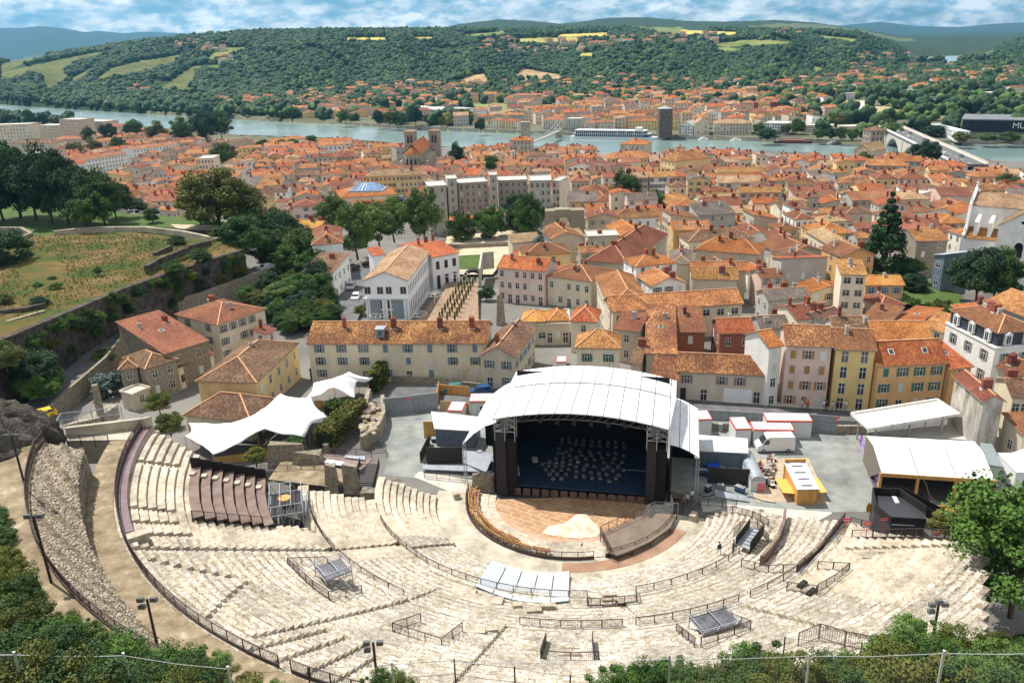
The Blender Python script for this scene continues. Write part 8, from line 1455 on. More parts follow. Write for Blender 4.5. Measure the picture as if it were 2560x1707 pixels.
# ------------------------------------------------------------------ the old town, house by house
def corners2(f):cx,cy,hw,hd,a=f;ca,sa=cos(a),sin(a);return[(cx+x*hw*ca-y*hd*sa,cy+x*hw*sa+y*hd*ca)for x,y in((-1,-1),(1,-1),(1,1),(-1,1))]
def overlap(f,g_):
 if(f[0]-g_[0])**2+(f[1]-g_[1])**2>(hypot(f[2],f[3])+hypot(g_[2],g_[3]))**2:return False
 A,B=corners2(f),corners2(g_)
 for a in(f[4],f[4]+pi/2,g_[4],g_[4]+pi/2):
  ux,uy=cos(a),sin(a);pa=[x*ux+y*uy for x,y in A];pb=[x*ux+y*uy for x,y in B]
  if max(pa)<min(pb)+.0 or max(pb)<min(pa)+.0:return False
 return True
def PXP(n,pts,z):return[tuple(W((n,*p),z))[:2]for p in pts]
TOWN=PXP('T0',[(380,1080),(900,930),(1600,960),(1750,920),(2340,925)],-21)[::1]+[(-153,768),(-39,670),(64,610),(179,582),(240,552),(317,500),(400,440),(420,250),(170,140),(92,118),(78,122)]+PXP('M3',[(600,1500),(0,1300)],0)+PXP('M2',[(1680,1520),(800,1470),(250,1250),(0,1220)],0)+PXP('M1',[(1590,800),(560,640),(700,1000),(400,960),(200,620)],-2)+PXP('M0',[(1950,300),(1500,520),(1050,560),(900,420)],-8)
EXC=[PXP('M1',[(700,1300),(560,400),(1150,340),(1240,350),(1420,440),(1600,690),(2091,640),(2091,900),(2020,1450),(700,1450)],-3.5),PXP('M2',[(0,500),(250,480),(330,570),(480,600),(620,860),(0,960)],-5),PXP('M2',[(400,330),(350,0),(385,0),(445,330),(480,590),(340,590)],-8),PXP('M2',[(860,500),(1230,500),(1200,380),(990,380),(850,400)],-9),PXP('M1',[(1150,340),(1400,340),(1400,430),(1150,470)],-8),PXP('M3',[(760,900),(1100,900),(1320,1050),(1560,1250),(1350,1290),(1100,1230),(830,1050)],0),PXP('M3',[(1560,860),(2091,1000),(2400,1150),(2091,1330),(1480,1250)],0),PXP('M3',[(1080,1080),(1560,1180),(2300,1250),(2300,1500),(1380,1330)],0),PXP('M1',[(1750,-60),(1400,-60),(1050,130),(1050,190),(1500,190)],-14),PXP('L1',[(1100,480),(2091,560),(2091,350),(1100,350)],0),PXP('T2',[(1560,1000),(2352,1250),(2352,1000),(1600,900)],-20),PXP('T0',[(520,1240),(950,1120),(900,1060),(480,1180)],-14),PXP('M0',[(0,0),(900,0),(900,500),(0,700)],-2)]
ok=lambda x,y:inpoly(np.array([x]),np.array([y]),TOWN)[0]and not any(inpoly(np.array([x]),np.array([y]),e)[0]for e in EXC)
WALLS=['cream','beige','white','pink','cream','beige','grey','yellow','ochre','white'];TILES=[('orange',T_ORANGE),('orange',T_ORANGE),('amber',T_AMBER),('rust red',T_RUST),('rust red',T_RUST),('pinkish',T_PINK),('brown',T_BROWN),('tan',T_TAN),('speckled',T_SPECK),('grey',T_GREY)]
def params(f):
 r_=random.Random(int(f[0]*31+f[1]*17));w,d=f[2]*2,f[3]*2;h=r_.choice((5.6,6.8,7.6,8.6,9.6,10.4))*(.75 if w*d<45 else 1);kind=r_.choice(('gx','gx','gx','hip','hip','gy','shed'));rh=min(w,d)/2*r_.uniform(.32,.45)if kind!='shed' else d*.2
 return r_,w,d,h,kind,rh,r_.choice(WALLS),r_.choice(TILES)
EDGE=[(0,289),(165,303),(329,311),(585,347),(700,350),(850,338),(916,351),(1000,352),(1142,367),(1245,349),(1333,373),(1365,355),(1482,358),(1484,384),(1630,382),(1700,362),(1846,370),(1978,378),(2106,380),(2248,376),(2330,392),(2431,404),(2560,411)]
rs=random.Random(21);cand=[]
def orient(x,y):return radians(-9+14*sin(x*.011+1.0)+9*sin(y*.013))+(0.35 if x<-60 else 0)
grid={}
def gkey(f):return int(f[0]//30),int(f[1]//30)
for f in FOOT_:grid.setdefault(gkey(f),[]).append(f)
big=[f for f in FOOT_ if max(f[2],f[3])>13]
def free(f):
 i,j=gkey(f)
 for a in range(i-1,i+2):
  for b_ in range(j-1,j+2):
   for g_ in grid.get((a,b_),()):
    if overlap(f,g_):return False
 return not any(overlap(f,g_)for g_ in big)
for sizes,tries in(((15,22,9,11),500),((9,15,8,11),5200),((6.5,10,6,9),9500),((4.5,6.5,4.5,7),6500)):
 for _ in range(tries):
  x=rs.uniform(-420,400);y=rs.uniform(120,900)
  if abs(x)>y*.72+25 or not ok(x,y):continue
  w=rs.uniform(*sizes[:2]);d=rs.uniform(*sizes[2:]);a=orient(x,y)+rs.gauss(0,.05)+(pi/2 if rs.random()<.4 else 0)
  f=(x,y,w/2,d/2,a)
  if y<300 and not all(ok(*q)for q in corners2(f)):continue
  if y>330:
   q=params(f);tp=proj((x,y,tz(x,y)+q[3]+q[5]+1))
   if tp[1]<np.interp(tp[0],[e[0]for e in EDGE],[e[1]for e in EDGE]):continue
  if free(f):grid.setdefault(gkey(f),[]).append(f);cand.append(f)
def shrink(f):return f
cand.sort(key=lambda f:hypot(f[0],f[1])/sqrt(f[2]*f[3]))
LANDM=[('the cathedral',1035,350),('the long apartment block',1200,480),('the market hall',1690,520),('the leafy square tree',1560,500),('the long orange barrack',1860,440),('the dark conifer',2205,640),('the romanesque tower',2190,370),('the white church',2420,520),('the glass lantern roof',920,465),('the tall white flats',510,420),('the road bridge',2350,390),('the yellow ochre building',1590,400),('the roman arch',1390,590),('the plane trees',950,540),('the navy block',1840,560),('the round green tree',560,420),('the mansard house',2500,790),('the footbridge tower',1320,350)]
labels={}
NIND=205
def base_pt(f,z):a=f[4];return Vector((f[0]-f[2]*cos(a)+f[3]*sin(a),f[1]-f[2]*sin(a)-f[3]*cos(a),z))
stuff=[]
for i,f in enumerate(cand):
 r_,w,d,h,kind,rh,wl,(tn,tm)=params(f);z=tz(f[0],f[1])
 if i>=NIND:stuff.append((f,z));continue
 px,py=proj((f[0],f[1],z+h));lm=min(LANDM,key=lambda l:hypot(px-l[1],(py-l[2])*1.6));dx,dy=px-lm[1],py-lm[2]
 dr=('right of' if dx>0 else 'left of')if abs(dx)>abs(dy)*1.2 else('beyond' if dy<0 else 'in front of');kd=dict(gx='gabled',gy='end-on gabled',hip='hipped',shed='lean-to')[kind]
 lab=f'{wl} house with {tn} {kd} roof {dr} {lm[0]}';labels.setdefault(lab,[]).append((hypot(dx,dy),i));stuff.append((f,z,lab))if False else None
 cand[i]=(f,lab)
rank={}
for lab,L in labels.items():
 L.sort()
 for k,(_,i)in enumerate(L):rank[i]=lab if len(L)==1 else lab.replace(' house ',' house, '+ORD(k+1)+(' nearest, ' if k else ' nearest, ')).replace('nearest, with','nearest one, with')
for i in range(min(NIND,len(cand))):
 f,lab=cand[i];r_,w,d,h,kind,rh,wl,(tn,tm)=params(f);z=tz(f[0],f[1]);D_=hypot(f[0],f[1]);g_=.3
 house(rank[i],base_pt(f,z),f[4],w,d,h,kind,rh,wl,tm,far=True,sh=r_.choice((None,None,'grey','brown','blue')),chim=r_.choice((1,2,2,3)),foot=False,low=3,ww=2.5,group='houses of the old town',sky=(1 if r_.random()<.12 else 0))
def joined(name,items,label,chimneys=True):
 mb=MB();mats=[WL['cream'],WL['beige'],WL['white'],WL['pink'],WL['grey'],WL['yellow'],T_ORANGE,T_AMBER,T_RUST,T_PINK,T_BROWN,T_TAN,GLASS,BRICK,EAVE,RIDGE]
 for f,z in items:
  r_,w,d,h,kind,rh,wl,tn=params(f);q=MB();wall_geo(q,kind,w,d,h,rh,4);wi=r_.randrange(6);ti=6+r_.choice((0,0,1,1,1,2,4,5));q2=MB();roof_geo(q2,kind,w,d,h,rh);tocam=(-f[0],-f[1]);ca,sa=cos(f[4]),sin(f[4]);O=base_pt(f,z)
  n0=len(mb.v);tr=lambda p:(O.x+p[0]*ca-p[1]*sa,O.y+p[0]*sa+p[1]*ca,O.z+p[2])
  def merge(src,mp_):
   n0=len(mb.v);mb.v+=[tr(p)for p in src.v];f0=len(mb.f)
   mb.f+=[tuple(n0+i for i in ff)for ff in src.f];mb.m+=[mp_(m_)for m_ in src.m]
   for k,uv in src.uv.items():mb.uv[f0+k]=uv
  merge(q,lambda m_:wi);merge(q2,lambda m_:(ti,14,15)[m_]);q3=MB();nr_=max(1,int(h/2.7))
  for sd in 'frl':
   nrm={'f':(sa,-ca),'r':(ca,sa),'l':(-ca,-sa)}[sd]
   if nrm[0]*tocam[0]+nrm[1]*tocam[1]<=0:continue
   L=w if sd=='f' else d;n=max(1,int(L/2.6))
   for a in range(nr_):
    for k in range(n):
     u=L*(k+.5)/n;zz=h*a/nr_+.9;b4=[(u-.4,zz),(u+.4,zz),(u+.4,zz+1.25),(u-.4,zz+1.25)];q3.face([((x,-.04,y)if sd=='f' else(w+.04,x,y)if sd=='r' else(-.04,d-x,y))for x,y in b4])
  merge(q3,lambda m_:12)
  if chimneys:
   q4=MB();
   for k in range(r_.choice((1,1,2))):x,y=w*r_.uniform(.2,.8),d*r_.uniform(.35,.65);q4.box(x-.3,x+.3,y-.45,y+.45,h,h+rh+1.0)
   merge(q4,lambda m_:13)
 return mb.build(name,mats,None,kind='stuff',label=label)
joined('distant_houses',stuff,'crowded tiled roofs of the old town towards the river')
rs=random.Random(5);items=[];g2=[]
FARP=FAR[3:13]
for _ in range(5200):
 D_=rs.uniform(590,1350);az=rs.uniform(radians(-14),radians(34));x,y=D_*sin(az),D_*cos(az);sh_=np.interp(x,[p[0]for p in FARP],[p[1]for p in FARP]);px,py=proj((x,y,-20))
 if y<sh_+14 or len(items)>560:continue
 core=1180<px<2000 and py>245
 if not core and rs.random()<(.62 if px>1950 else .5):continue
 if px>2080 and py>240:continue
 if 1150<px<1270 and 255<py<285:continue
 f=(x,y,rs.uniform(4.5,9),rs.uniform(4.5,7),rs.uniform(-.3,.3)+(pi/2 if rs.random()<.3 else 0))
 if any(overlap(f,g_)for g_ in FOOT_ if abs(g_[0]-x)<60 and abs(g_[1]-y)<60)or any(overlap(f,g_)for g_ in g2 if abs(g_[0]-x)<20 and abs(g_[1]-y)<20):continue
 g2.append(f);items.append((f,tz(x,y)))
joined('far_bank_houses',items,'roofs of the small town on the far bank')
items=[]
for nme,vx,vy,vw,vh in VILL+[('T1',0,590,900,90),('T2',1150,470,1150,120),('T2',700,540,600,60),('T0',850,620,200,50),('T0',1500,690,850,60)]:
 for _ in range(int(vw*vh/1300)):
  p=(nme,vx+rs.random()*vw,vy+rs.random()*vh);px,py=c(*p);r0=ray(px,py);hit=None;DD=np.linspace(900,3000,240);k_=DD/hypot(r0.x,r0.y);X_,Y_,Z_=r0.x*k_,r0.y*k_,CAM_H+r0.z*k_;m_=Z_<terrain(X_,Y_)+1
  if m_.any():i_=int(m_.argmax());hit=(X_[i_],Y_[i_],DD[i_])
  if hit and hit[2]>1000:items.append(((hit[0],hit[1],rs.uniform(5,9),rs.uniform(4.5,7),rs.uniform(-.5,.5)),tz(hit[0],hit[1])+.5))
joined('hillside_houses',items,'scattered villas and hamlets on the wooded hill',chimneys=False)
# ------------------------------------------------------------------ grassy hill with its walls at left
MEAD=mat('dry_meadow',(0.05,0.078,0.011),(0.135,0.09,0.024),scale=.11,rough=1,bump=.8,bscale=4,detail=14,lo=.40,hi=.55,c3=(.20,.14,.06));DST=mat('dark_rampart',(.04,.034,.028),(.125,.105,.085),scale=.8,rough=1,bump=1,bscale=3,detail=9);LWN=mat('lawn',(.05,.09,.018),(.085,.13,.03),scale=.5,rough=1);SAND=mat('sandy_path',(.42,.34,.22),(.56,.48,.36),scale=.4,rough=1)
QT=[W(p,z)for p,z in[(('L0',-500,400),12.5),(('L0',0,180),12),(('M0',600,1300),11.3),(('M0',1000,1130),10.8),(('M0',1500,960),10.3),(('M0',1980,810),10)]];BK=[W(p,10)for p in[('M0',1780,740),('M0',1500,700),('M0',1000,650),('M0',450,675),('M0',0,700),('M0',-900,720)]]
V=[];F=[];nu,nv=60,30;ct=sum(QT[:3],Vector())/3
def along(P,t):L=[0];[L.append(L[-1]+(b-a).length)for a,b in zip(P,P[1:])];s=t*L[-1];k=max(i for i in range(len(P)-1)if L[i]<=s+1e-9);return P[k].lerp(P[k+1],(s-L[k])/(L[k+1]-L[k]))
BR_=BK[::-1]
for i in range(nu+1):
 a,b=along(QT,i/nu),along(BR_,i/nu)
 for j in range(nv+1):f=j/nv;p=a.lerp(b,f);p.z+=sin(pi*f)*(1.2+.5*sin(i*.35))+(R.random()-.5)*.12;V.append(p[:])
for i in range(nu):
 for j in range(nv):o=i*(nv+1)+j;F.append((o,o+nv+1,o+nv+2,o+1))
link('meadow',npmesh('meadow',V,F,MEAD,True),kind='structure')
wall_line('rampart',[(p.x,p.y,-1)for p in QT],[p.z+1.5 for p in QT],1.4,DST,'massive dark stone rampart holding up the dry meadow','wall')
sheet('park_lawn',[('M0',-900,760),('M0',-900,380),('M0',500,380),('M0',1000,500),('M0',1500,530),('M0',1950,580),('M0',2130,680),('M0',1980,800),('M0',1700,745),('M0',1000,670)],9.6,LWN);sheet('sandy_path',[('M0',1390,590),('M0',1850,600),('M0',1930,660),('M0',1600,655),('M0',1440,620)],9.64,SAND)
wall_line('meadow_wall',[W(('M0',x,y),9.8)for x,y in[(445,690),(660,665),(820,655),(1200,655),(1500,690),(1780,750)]],1.5,.8,LIME,'low curving wall with pale top between meadow and lawn');wall_line('meadow_wall',[W(('M0',x,y),9.8)for x,y in[(-300,650),(0,655),(180,655),(262,700),(180,735),(0,740)]],1.4,.9,WL['stone'],'ruined stone enclosure at the far left of the meadow');wall_line('park_wall',[W(('M0',x,y),9.6)for x,y in[(830,645),(1200,640),(1500,665),(1860,690)]],1.2,.4,DST,'dark park wall behind the curving pale wall')
RP=[(('L0',380,760),1.5),(('L0',500,650),2),(('L0',870,330),3),(('L0',1050,90),3.5),(('M0',1200,1310),3.8),(('M0',1650,1170),4),(('M0',2091,1010),4),(('M1',160,940),3.5)]
PP=[W(p,z)for p,z in RP];RC=[]
for i,p in enumerate(PP):d=PP[min(i+1,7)]-PP[max(0,i-1)];d.z=0;d.normalize();RC.append(p+Vector((-d.y,d.x,0))*2.8)
ribbon('ramp_road',[(p.x,p.y,p.z)for p in RC],5.6,0,ASPH);wall_line('road_parapet',[(p.x,p.y,-1)for p in PP],[p.z+1.8 for p in PP],.5,WL['stone'],'stone parapet wall along the sunken ramp road')
for k,(P,h,l)in enumerate([([(1200,990),(1300,930),(1540,830)],1.6,'longest ruined ledge on the meadow'),([(1265,865),(1400,800)],1.2,'small ruined ledge on the meadow'),([(1535,810),(1720,765)],1.3,'ruined ledge at the right tip of the meadow'),([(0,1350),(200,1330),(380,1290)],1.4,'overgrown ledge at the lower left of the meadow'),([(60,1415),(370,1325)],.8,'pale topped ruined wall at the lower left of the meadow')]):wall_line('ruined_ledge',[W(('M0',x,y),11.2)for x,y in P],h,.9,WL['stone']if k==4 else DST,l,'ruin')
def BU(n,x,y,z,r,kd,l,h=.8):q=W((n,x,y),z);t=thing('bush',l,'bush',q,R.uniform(0,6));link('crown',crown(kd if kd in LF else 'green',int(x)%3),t,loc=(0,0,r*h*.7),scale=(r,r,r*h));mb=MB();mb.tube((0,0,-1),(0,0,r*.5),.12,.06,5);mb.build('stem',BARK,t)
for a in[('M0',40,930,11,7,'dark','broad dark bush at the left edge of the meadow'),('M0',1655,900,10.5,2.6,'dark','round dark bush at the right of the meadow'),('M0',1430,1000,10.5,2.6,'green','loose green bush on the rampart edge'),('M0',1455,765,10.5,2.2,'dark','dark shrub covered stump on the upper meadow'),('M0',1960,790,9,6.5,'green','big grey green bush at the end of the rampart'),('M0',2040,690,8,5.5,'dark','dark bush above the end of the rampart'),('M0',460,1140,11.4,1.5,'bright','bright tuft in the lower meadow'),('M0',800,990,11.8,1.1,'green','small tuft in the middle of the meadow'),('M0',425,1055,11.8,1.0,'green','small tuft left of the middle of the meadow'),('M0',320,1115,11.6,1.1,'green','low tuft at the left of the meadow'),('M0',330,1270,11.4,1.8,'dark','dark shrub on the lower left ledge'),('M0',40,1250,11.6,1.8,'olive','yellowish shrub at the left edge of the meadow'),('M0',550,1390,8,2.6,'dark','dark creeper mass hanging on the rampart'),('L0',300,480,5,4.2,'dark','large dark creeper bush low on the rampart'),('L0',50,380,9,3,'olive','sunlit creeper at the left end of the rampart'),('L0',860,340,2,2.2,'olive','ivy bush on the road parapet'),('L0',1070,230,1,2.6,'green','green bush against the house with broad reddish roof'),('L0',870,600,0,3.2,'blue','blue green shrub left of the square annex'),('M0',2020,1200,2,2.4,'bright','bright green bush behind the tall cream house'),('L1',300,1075,1.5,1.9,'green','dark green shrub in front of the large stretch tent'),('L1',0,1150,2,1.6,'olive','olive shrub under the edge of the large stretch tent'),('L0',1390,900,5,2.2,'olive','yellow green shrub left of the large stretch tent'),('L0',1300,720,3,2.2,'olive','light shrub above the white stones by the street'),('M3',830,970,0,3,'green','garden bush left under the dark conifer'),('M3',1160,1000,0,3.6,'green','garden bush right of the dark conifer'),('M3',1180,1130,0,3,'dark','dark clipped garden hedge below the conifer'),('M1',860,1320,-1,1.8,'olive','olive bush at the corner of the white building'),('M1',1885,1190,-1,2.2,'dark','small dark cypress bush beside the garden arch'),('B3',1450,330,4,2,'olive','yellowish weeds beside the dark stair foot')]:BU(*a)
for i,(n,x,y,z,h,w,kd)in enumerate([('M0',30,560,9.6,21,16,'dark'),('M0',170,540,9.6,24,17,'dark'),('M0',300,560,9.6,22,15,'dark'),('M0',430,590,9.6,24,16,'dark'),('M0',560,590,9.6,22,14,'dark'),('M0',700,600,9.6,19,14,'dark'),('M0',860,600,9.6,17,13,'green'),('M0',-120,600,9.6,20,18,'dark'),('M0',420,560,9.6,15,9,'olive'),('M0',740,645,9.6,12,12,'green'),('M0',1245,580,9.6,4.5,5,'green'),('M0',1120,520,8,6,8,'dark'),('M0',960,560,9,13,10,'dark'),('M0',1800,640,9.6,17,20,'olive'),('M0',1640,600,9.6,12,12,'olive'),('M0',1990,600,8,13,13,'olive'),('M1',30,800,3,12,12,'green'),('M1',150,760,3,12,12,'green'),('M1',260,830,2,12,12,'dark'),('M1',60,900,3,9,9,'green'),('M1',330,930,1,12,12,'green'),('M1',420,880,0,10,10,'dark'),('M1',250,1000,1,8,8,'bright'),('M1',460,1050,0,9,8,'green'),('M1',530,1150,0,9,8,'dark'),('M1',540,1250,0,8,7,'green'),('M1',350,1180,1,6,8,'bright'),('M1',200,1230,1,5,8,'green'),('M1',400,1300,0,5,8,'dark'),('M1',300,1330,0,4,7,'green'),('M1',20,1260,1,4,5,'olive'),('M1',110,1150,2,5,7,'dark')]):q=W((n,x,y),z);tree('tree',f'{["large", "leaning", "broad", "crooked", "compact"][i % 5]} {kd} tree {"in the dark park above the meadow" if n == "M0" else "on the green slope left of the road"}, {ORD(i + 1)} noted',q.x,q.y,z,h,w,kd,i%3,group='trees of the hill at left')
q=W(('B3',2010,900),8);tree('tree','big bright green tree leaning over the right edge of the tiers',q.x,q.y,7,13,13,'bright',1,th=.2);q=W(('B3',1860,560),6);tree('tree','lower bright green boughs left of the big edge tree',q.x,q.y,4.5,8.5,9,'bright',2,th=.1)
H('white villa with brown hipped roof beyond the lawn',('M0',1130,470),('M0',1310,448),('BL',('M0',1020,400)),6,'hip',1.6,'white',T_BROWN,zg=3,chim=1,sides='fr')
v,IF=ico(4);v=v*(1+(.13*np.sin(v@np.array([5.,3,7]))+.09*np.sin(v@np.array([-9.,11,6])+1)+.06*np.sin(v@np.array([17.,-13,21])))[:,None]+NR.uniform(-.02,.02,(len(v),1)))
for x,y,z,s,l in[(150,980,17,(5,4,5),'dark rocky outcrop at the far left end of the tiers'),(30,1250,17,(4,7,6),'dark rock face at the left picture edge'),(330,1000,15,(3.4,3,4.5),'rock spur where the outer path ends')]:link('rock_outcrop',npmesh('rock_outcrop',v*np.array(s),IF,DST),None,loc=W(('L0',x,y),z)+Vector((-2,1,-2)),label=l,category='rock')
slab([('L0',545,985),('L0',1090,975),('L0',1090,885),('L0',560,900)],[14.4]*4,'pale flagged terrace at the top left of the tiers',SLAB,3,'terrace','terrace');slab([('L0',530,885),('L0',1180,805),('L0',1235,785),('L0',540,868)],[15.6]*4,'long pale coping behind the flagged terrace',SLAB,2.5,'coping','wall');slab([('L0',530,860),('L0',800,800),('L0',960,690),('L0',900,680)],[9,9,8,8],'brick ramp beyond the flagged terrace',WL['stone'],2,'ramp','ramp')
railing([W(('L0',430,975),14.5),W(('L0',510,830),14.5),W(('L0',1000,775),14.5)],'grey steel railing round the back of the flagged terrace',m=STEEL,h=1.1);railing([W(('L0',550,1005),14.4),W(('L0',890,1005),14.4)],'brown railing at the front of the flagged terrace')
mb=MB();mb.hexa([(-.45,-.4,-6),(.45,-.4,-6),(.45,.4,-6),(-.45,.4,-6)],[(-.35,-.3,5.4),(.35,-.3,5.4),(.35,.3,5.4),(-.35,.3,5.4)]);mb.build('brick_pillar',WL['stone'],None,loc=W(('L0',835,820),8),label='tall slender brick pillar behind the flagged terrace',category='pillar')
car(W(('L0',350,800),3.4),radians(-50),'yellow','yellow car on the ramp road at far left');car(W(('M1',80,960),4.05),radians(-40),'silver','silver car on the upper road in the trees')
ribbon('side_road',[W(('M1',600,1500),-.2)[:],W(('M1',720,1250),-.6)[:],W(('M1',800,1080),-1)[:],W(('M1',860,980),-1.4)[:],W(('M1',980,900),-1.8)[:]],9,0,ASPH);sheet('brick_court',[('M1',1290,1400),('M1',1560,1060),('M1',1810,1060),('M1',1820,1400)],-.15,mat('court_brick',(.22,.14,.09),(.36,.25,.17),scale=1.5,rough=.9));sheet('park_ground',[('M1',1480,1000),('M1',1560,690),('M1',2091,640),('M2',260,740),('M2',0,800),('M1',1930,1000)],-2.6,SAND);sheet('park_grass',[('M1',1600,850),('M1',1940,830),('M1',1930,950),('M1',1640,960)],-2.55,LWN)
wall_line('park_wall',[W(('M1',1560,800),-3),W(('M2',0,775),-3)],1.6,.6,WL['stone'],'dark terrace wall across the little park')
for i,(x,y,col,rz)in enumerate([(782,1118,'silver',-60),(818,1205,'white',-60),(795,965,'black',80),(748,920,'white',-20),(930,940,'black',20)]):z=-.9-i*.15;car(W(('M1',x,y),z)+Vector((0,0,.15)),radians(rz+60),col,f'{col} car on the road left of the white building, {ORD(i + 1)} from the near end','cars near the white building')
for i in range(14):car(W(('M1',1190+(i%2)*55,360+(i//2)*24),-8)+Vector((0,0,0)),radians(75),['white','black','silver','grey','blue'][i%5],f'{["white", "black", "silver", "grey", "blue"][i % 5]} car in the {"left" if i % 2 == 0 else "right"} file of the market car park, {ORD(i // 2 + 1)} from the back','cars in the car park')
for i,(x,y)in enumerate([(410,498),(380,548),(345,500),(2070-2091,680),(-290,700)]):car(W(('M2',x,y),-6 if x>0 else-4.3),radians(30*i),['white','silver','black','white','grey'][i],['white car at the mouth of the street canyon','silver car by the roman arch','dark car in the shade of the street canyon','white car parked by the park trees','grey car parked under the apartment block'][i])
TOP=crown_mesh('topiary',LF['olive'],400,9,420,.6,1,.13,.2,rc=(.2,.35))
for i in range(30):r_,k=i%3,i//3;mb=None;link('topiary',TOP,None,loc=W(('M1',1500+k*22+r_*62*(1-k*.03),1375-k*35),-.1)+Vector((0,0,.9)),scale=(.5,.5,1.2),label=f'slim clipped topiary column in the brick court, {["left", "middle", "right"][r_]} row, {ORD(k + 1)} from the front',category='topiary',group='topiary columns in the brick court')
for i,(x,y)in enumerate([(1020,395),(1085,395)]):mb=MB();mb.tube((0,0,0),(0,0,3),.06);mb.lathe([(2.2,2.6),(0.05,3.5)],8,1);mb.build('parasol',[STEEL,mat('parasol_cloth',(.72,.55,.26),rough=.8)],None,loc=W(('M2',x,y+50),-9),label=['left','right'][i]+' yellow parasol in the leafy square',category='parasol')
KC=bpy.data.collections.new('thicket_kinds')
for k,m in enumerate(('green','dark','bright','olive')):KC.objects.link(bpy.data.objects.new('thicket_plant',crown(m,0)))
def mass(name,poly,z,n,s0,s1,label,coll=KC,kinds=4,dz=0):
 P=[W(p,z)for p in poly];xs=[p.x for p in P];ys=[p.y for p in P];x=NR.uniform(min(xs),max(xs),n);y=NR.uniform(min(ys),max(ys),n);k=inpoly(x,y,[(p.x,p.y)for p in P]);zz=np.full(n,z+dz)if dz is not None else terrain(x,y);scatter(name,np.stack([x,y,zz],-1)[k],NR.uniform(s0,s1,n)[k],NR.randint(0,kinds,n)[k],coll,label=label)
mass('thicket',[('M1',0,800),('M1',250,700),('M1',440,830),('M1',560,1000),('M1',620,1200),('M1',600,1380),('M1',300,1420),('M1',120,1330),('M1',60,1100),('M1',160,1000)],1.5,420,1.6,3.0,'dense thicket covering the slope left of the road')
mass('meadow_grass',[('M0',-100,1380),('M0',300,1380),('M0',600,1270),('M0',1000,1120),('M0',1500,950),('M0',1950,810),('M0',1700,760),('M0',1000,680),('M0',-100,740)],11.2,6500,.14,.34,'tufts of long grass over the meadow',GK,3,.9)
mass('rampart_ivy',[('L0',100,620),('L0',500,560),('L0',420,350),('L0',100,400)],5,60,1.2,2.4,'creepers at the foot of the rampart')
for i,(x,y,r_)in enumerate([(0,470,1.6),(70,640,1.4),(-60,330,1.8),(120,760,1.3),(190,850,1.3),(240,960,1.2)]):BU('B0',x,y,18.5,r_,('green','olive','bright')[i%3],f'{("mid green", "yellowish", "bright green")[i % 3]} bush at the outer edge of the earth path, {ORD(i + 1)} from the top')
wall_line('garden_wall',[W(('M1',1830,1100),-1),W(('M1',1850,960),-1),W(('M1',1945,950),-1)],4.6,.5,WL['grey'],'tall grey garden wall left of the pink apartment house')
t=thing('garden_arch','dark rounded garden arch behind the topiary court','arch',W(('M1',1690,1050),-1));mb=MB()
for k in range(12):a0_,a1_=pi*k/12,pi*(k+1)/12;mb.hexa([(2.6+r_*cos(a),y,r_*sin(a))for r_,a in((2,a0_),(2.6,a0_),(2.6,a1_),(2,a1_))for y in(0,)],[(2.6+r_*cos(a),2.2,r_*sin(a))for r_,a in((2,a0_),(2.6,a0_),(2.6,a1_),(2,a1_))])
mb.build('arch_shell',DARKP,t)
mb=MB();mb.hexa([(-1,-.8,-1),(1.1,-.8,-1),(1,.9,-1),(-1,.9,-1)],[(-.6,-.5,6),(.5,-.4,6.6),(.6,.5,6.3),(-.5,.5,5.6)]);mb.build('ruined_pier',WL['stone'],None,loc=W(('M1',2000,1390),-.5),label='tall ruined stone pier below the pink apartment house',category='ruin')
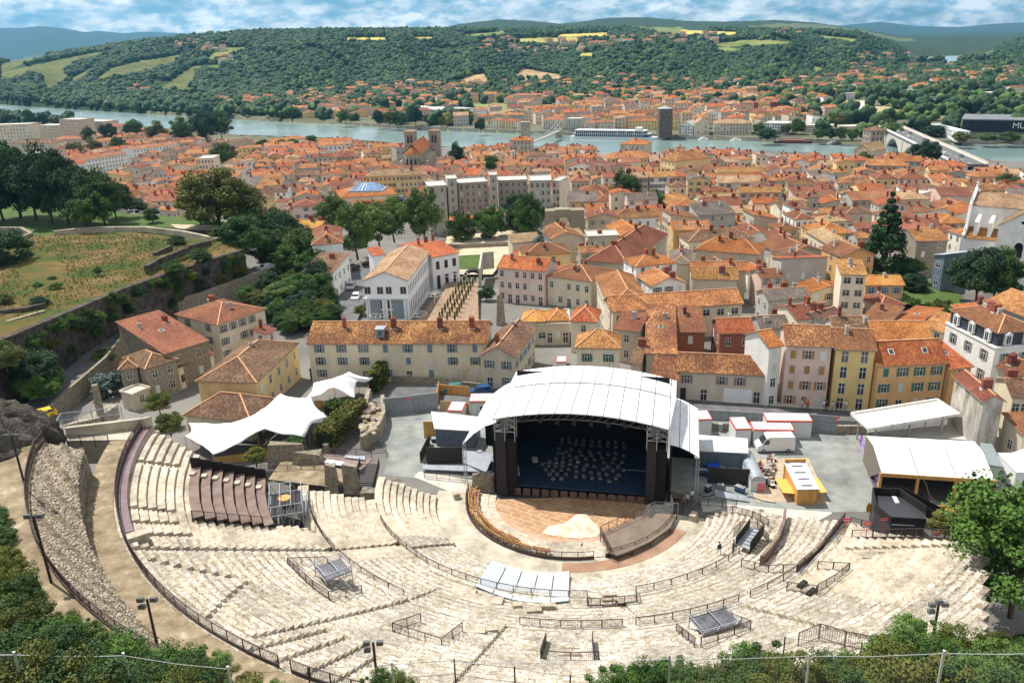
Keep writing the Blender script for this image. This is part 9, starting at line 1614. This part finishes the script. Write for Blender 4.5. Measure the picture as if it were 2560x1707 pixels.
for i,(x,y,r_)in enumerate([(1460,1240,2.2),(1310,1350,2.4),(1010,1355,2.2),(1640,1080,3)]):
 t=thing('ring_arbour',['tall white wire arbour beside the dark court facade','low white wire ring arbour at the front of the brick court','low white wire ring arbour under the white gable front','widest white wire arbour at the back of the topiary rows'][i],'arbour',W(('M1',x,y),-.2));hh=(2.2,.7,.7,2.4)[i];mb=MB();mb.tube((0,0,0),(0,0,hh),.06)
 for k in range(10):a=k*pi/5;mb.bar((0,0,hh),(r_*.6*cos(a),r_*.6*sin(a),hh+.5),.05);mb.bar((r_*.6*cos(a),r_*.6*sin(a),hh+.5),(r_*cos(a),r_*sin(a),hh+.1),.05);mb.bar((r_*cos(a),r_*sin(a),hh+.1),(r_*cos(a+pi/5),r_*sin(a+pi/5),hh+.1),.05)
 mb.build('wire_frame',WHITE,t)
n=80;tt_=NR.rand(n);PP_=[along(QT,t)for t in tt_];scatter('rampart_creeper',[(p.x+NR.uniform(.6,1.6),p.y-NR.uniform(.4,1.2),p.z-NR.uniform(.3,9)*NR.rand())for p in PP_],NR.uniform(.5,1.6,n),NR.randint(0,4,n),KC,label='creepers hanging down the dark rampart')
mass('scrub_slope',[('B3',1700,560),('B3',2500,700),('B3',2500,1500),('B3',1600,1250),('B3',1640,900)],8,260,.5,1.3,'scrub on the slope under the big edge tree',KC,4,None)
mass('slope_stones',[('B3',1680,560),('B3',2300,900),('B3',2100,1400),('B3',1560,1200)],8,5000,.08,.3,'rubble on the slope under the big edge tree',SK,5,None)
sheet('garden_lawn',[('M3',790,930),('M3',1100,900),('M3',1330,1050),('M3',1600,1180),('M3',1560,1250),('M3',1130,1240),('M3',830,1060)],.06,LWN)
mass('garden_shrubs',[('M3',800,930),('M3',1100,930),('M3',1250,1080),('M3',1090,1130),('M3',830,1040)],.3,60,.8,1.8,'shrubs of the garden round the conifer')
mass('garden_border',[('M3',1150,1210),('M3',1560,1230),('M3',1480,1290),('M3',1200,1270)],.3,40,.5,1.0,'flower border below the garden lawn')
for i,(x,y)in enumerate([(1130,1010),(1180,1100),(1240,1130)]):BU('M3',x,y,.2,2.2,'dark',f'dark clipped shrub at the left of the garden lawn, {ORD(i + 1)} from the top')
fam={}
for o in COL.objects:
 l=o.get('label','')
 if l.endswith(' noted'):fam.setdefault(l.rsplit(',',1)[0],[]).append((proj(o.location)[0],o.name,o))
for st_,L in fam.items():
 L.sort(key=lambda q:q[:2])
 for k,q in enumerate(L):q[2]['label']=st_+(f', {ORD(k + 1)} from the left' if len(L)>1 else '')
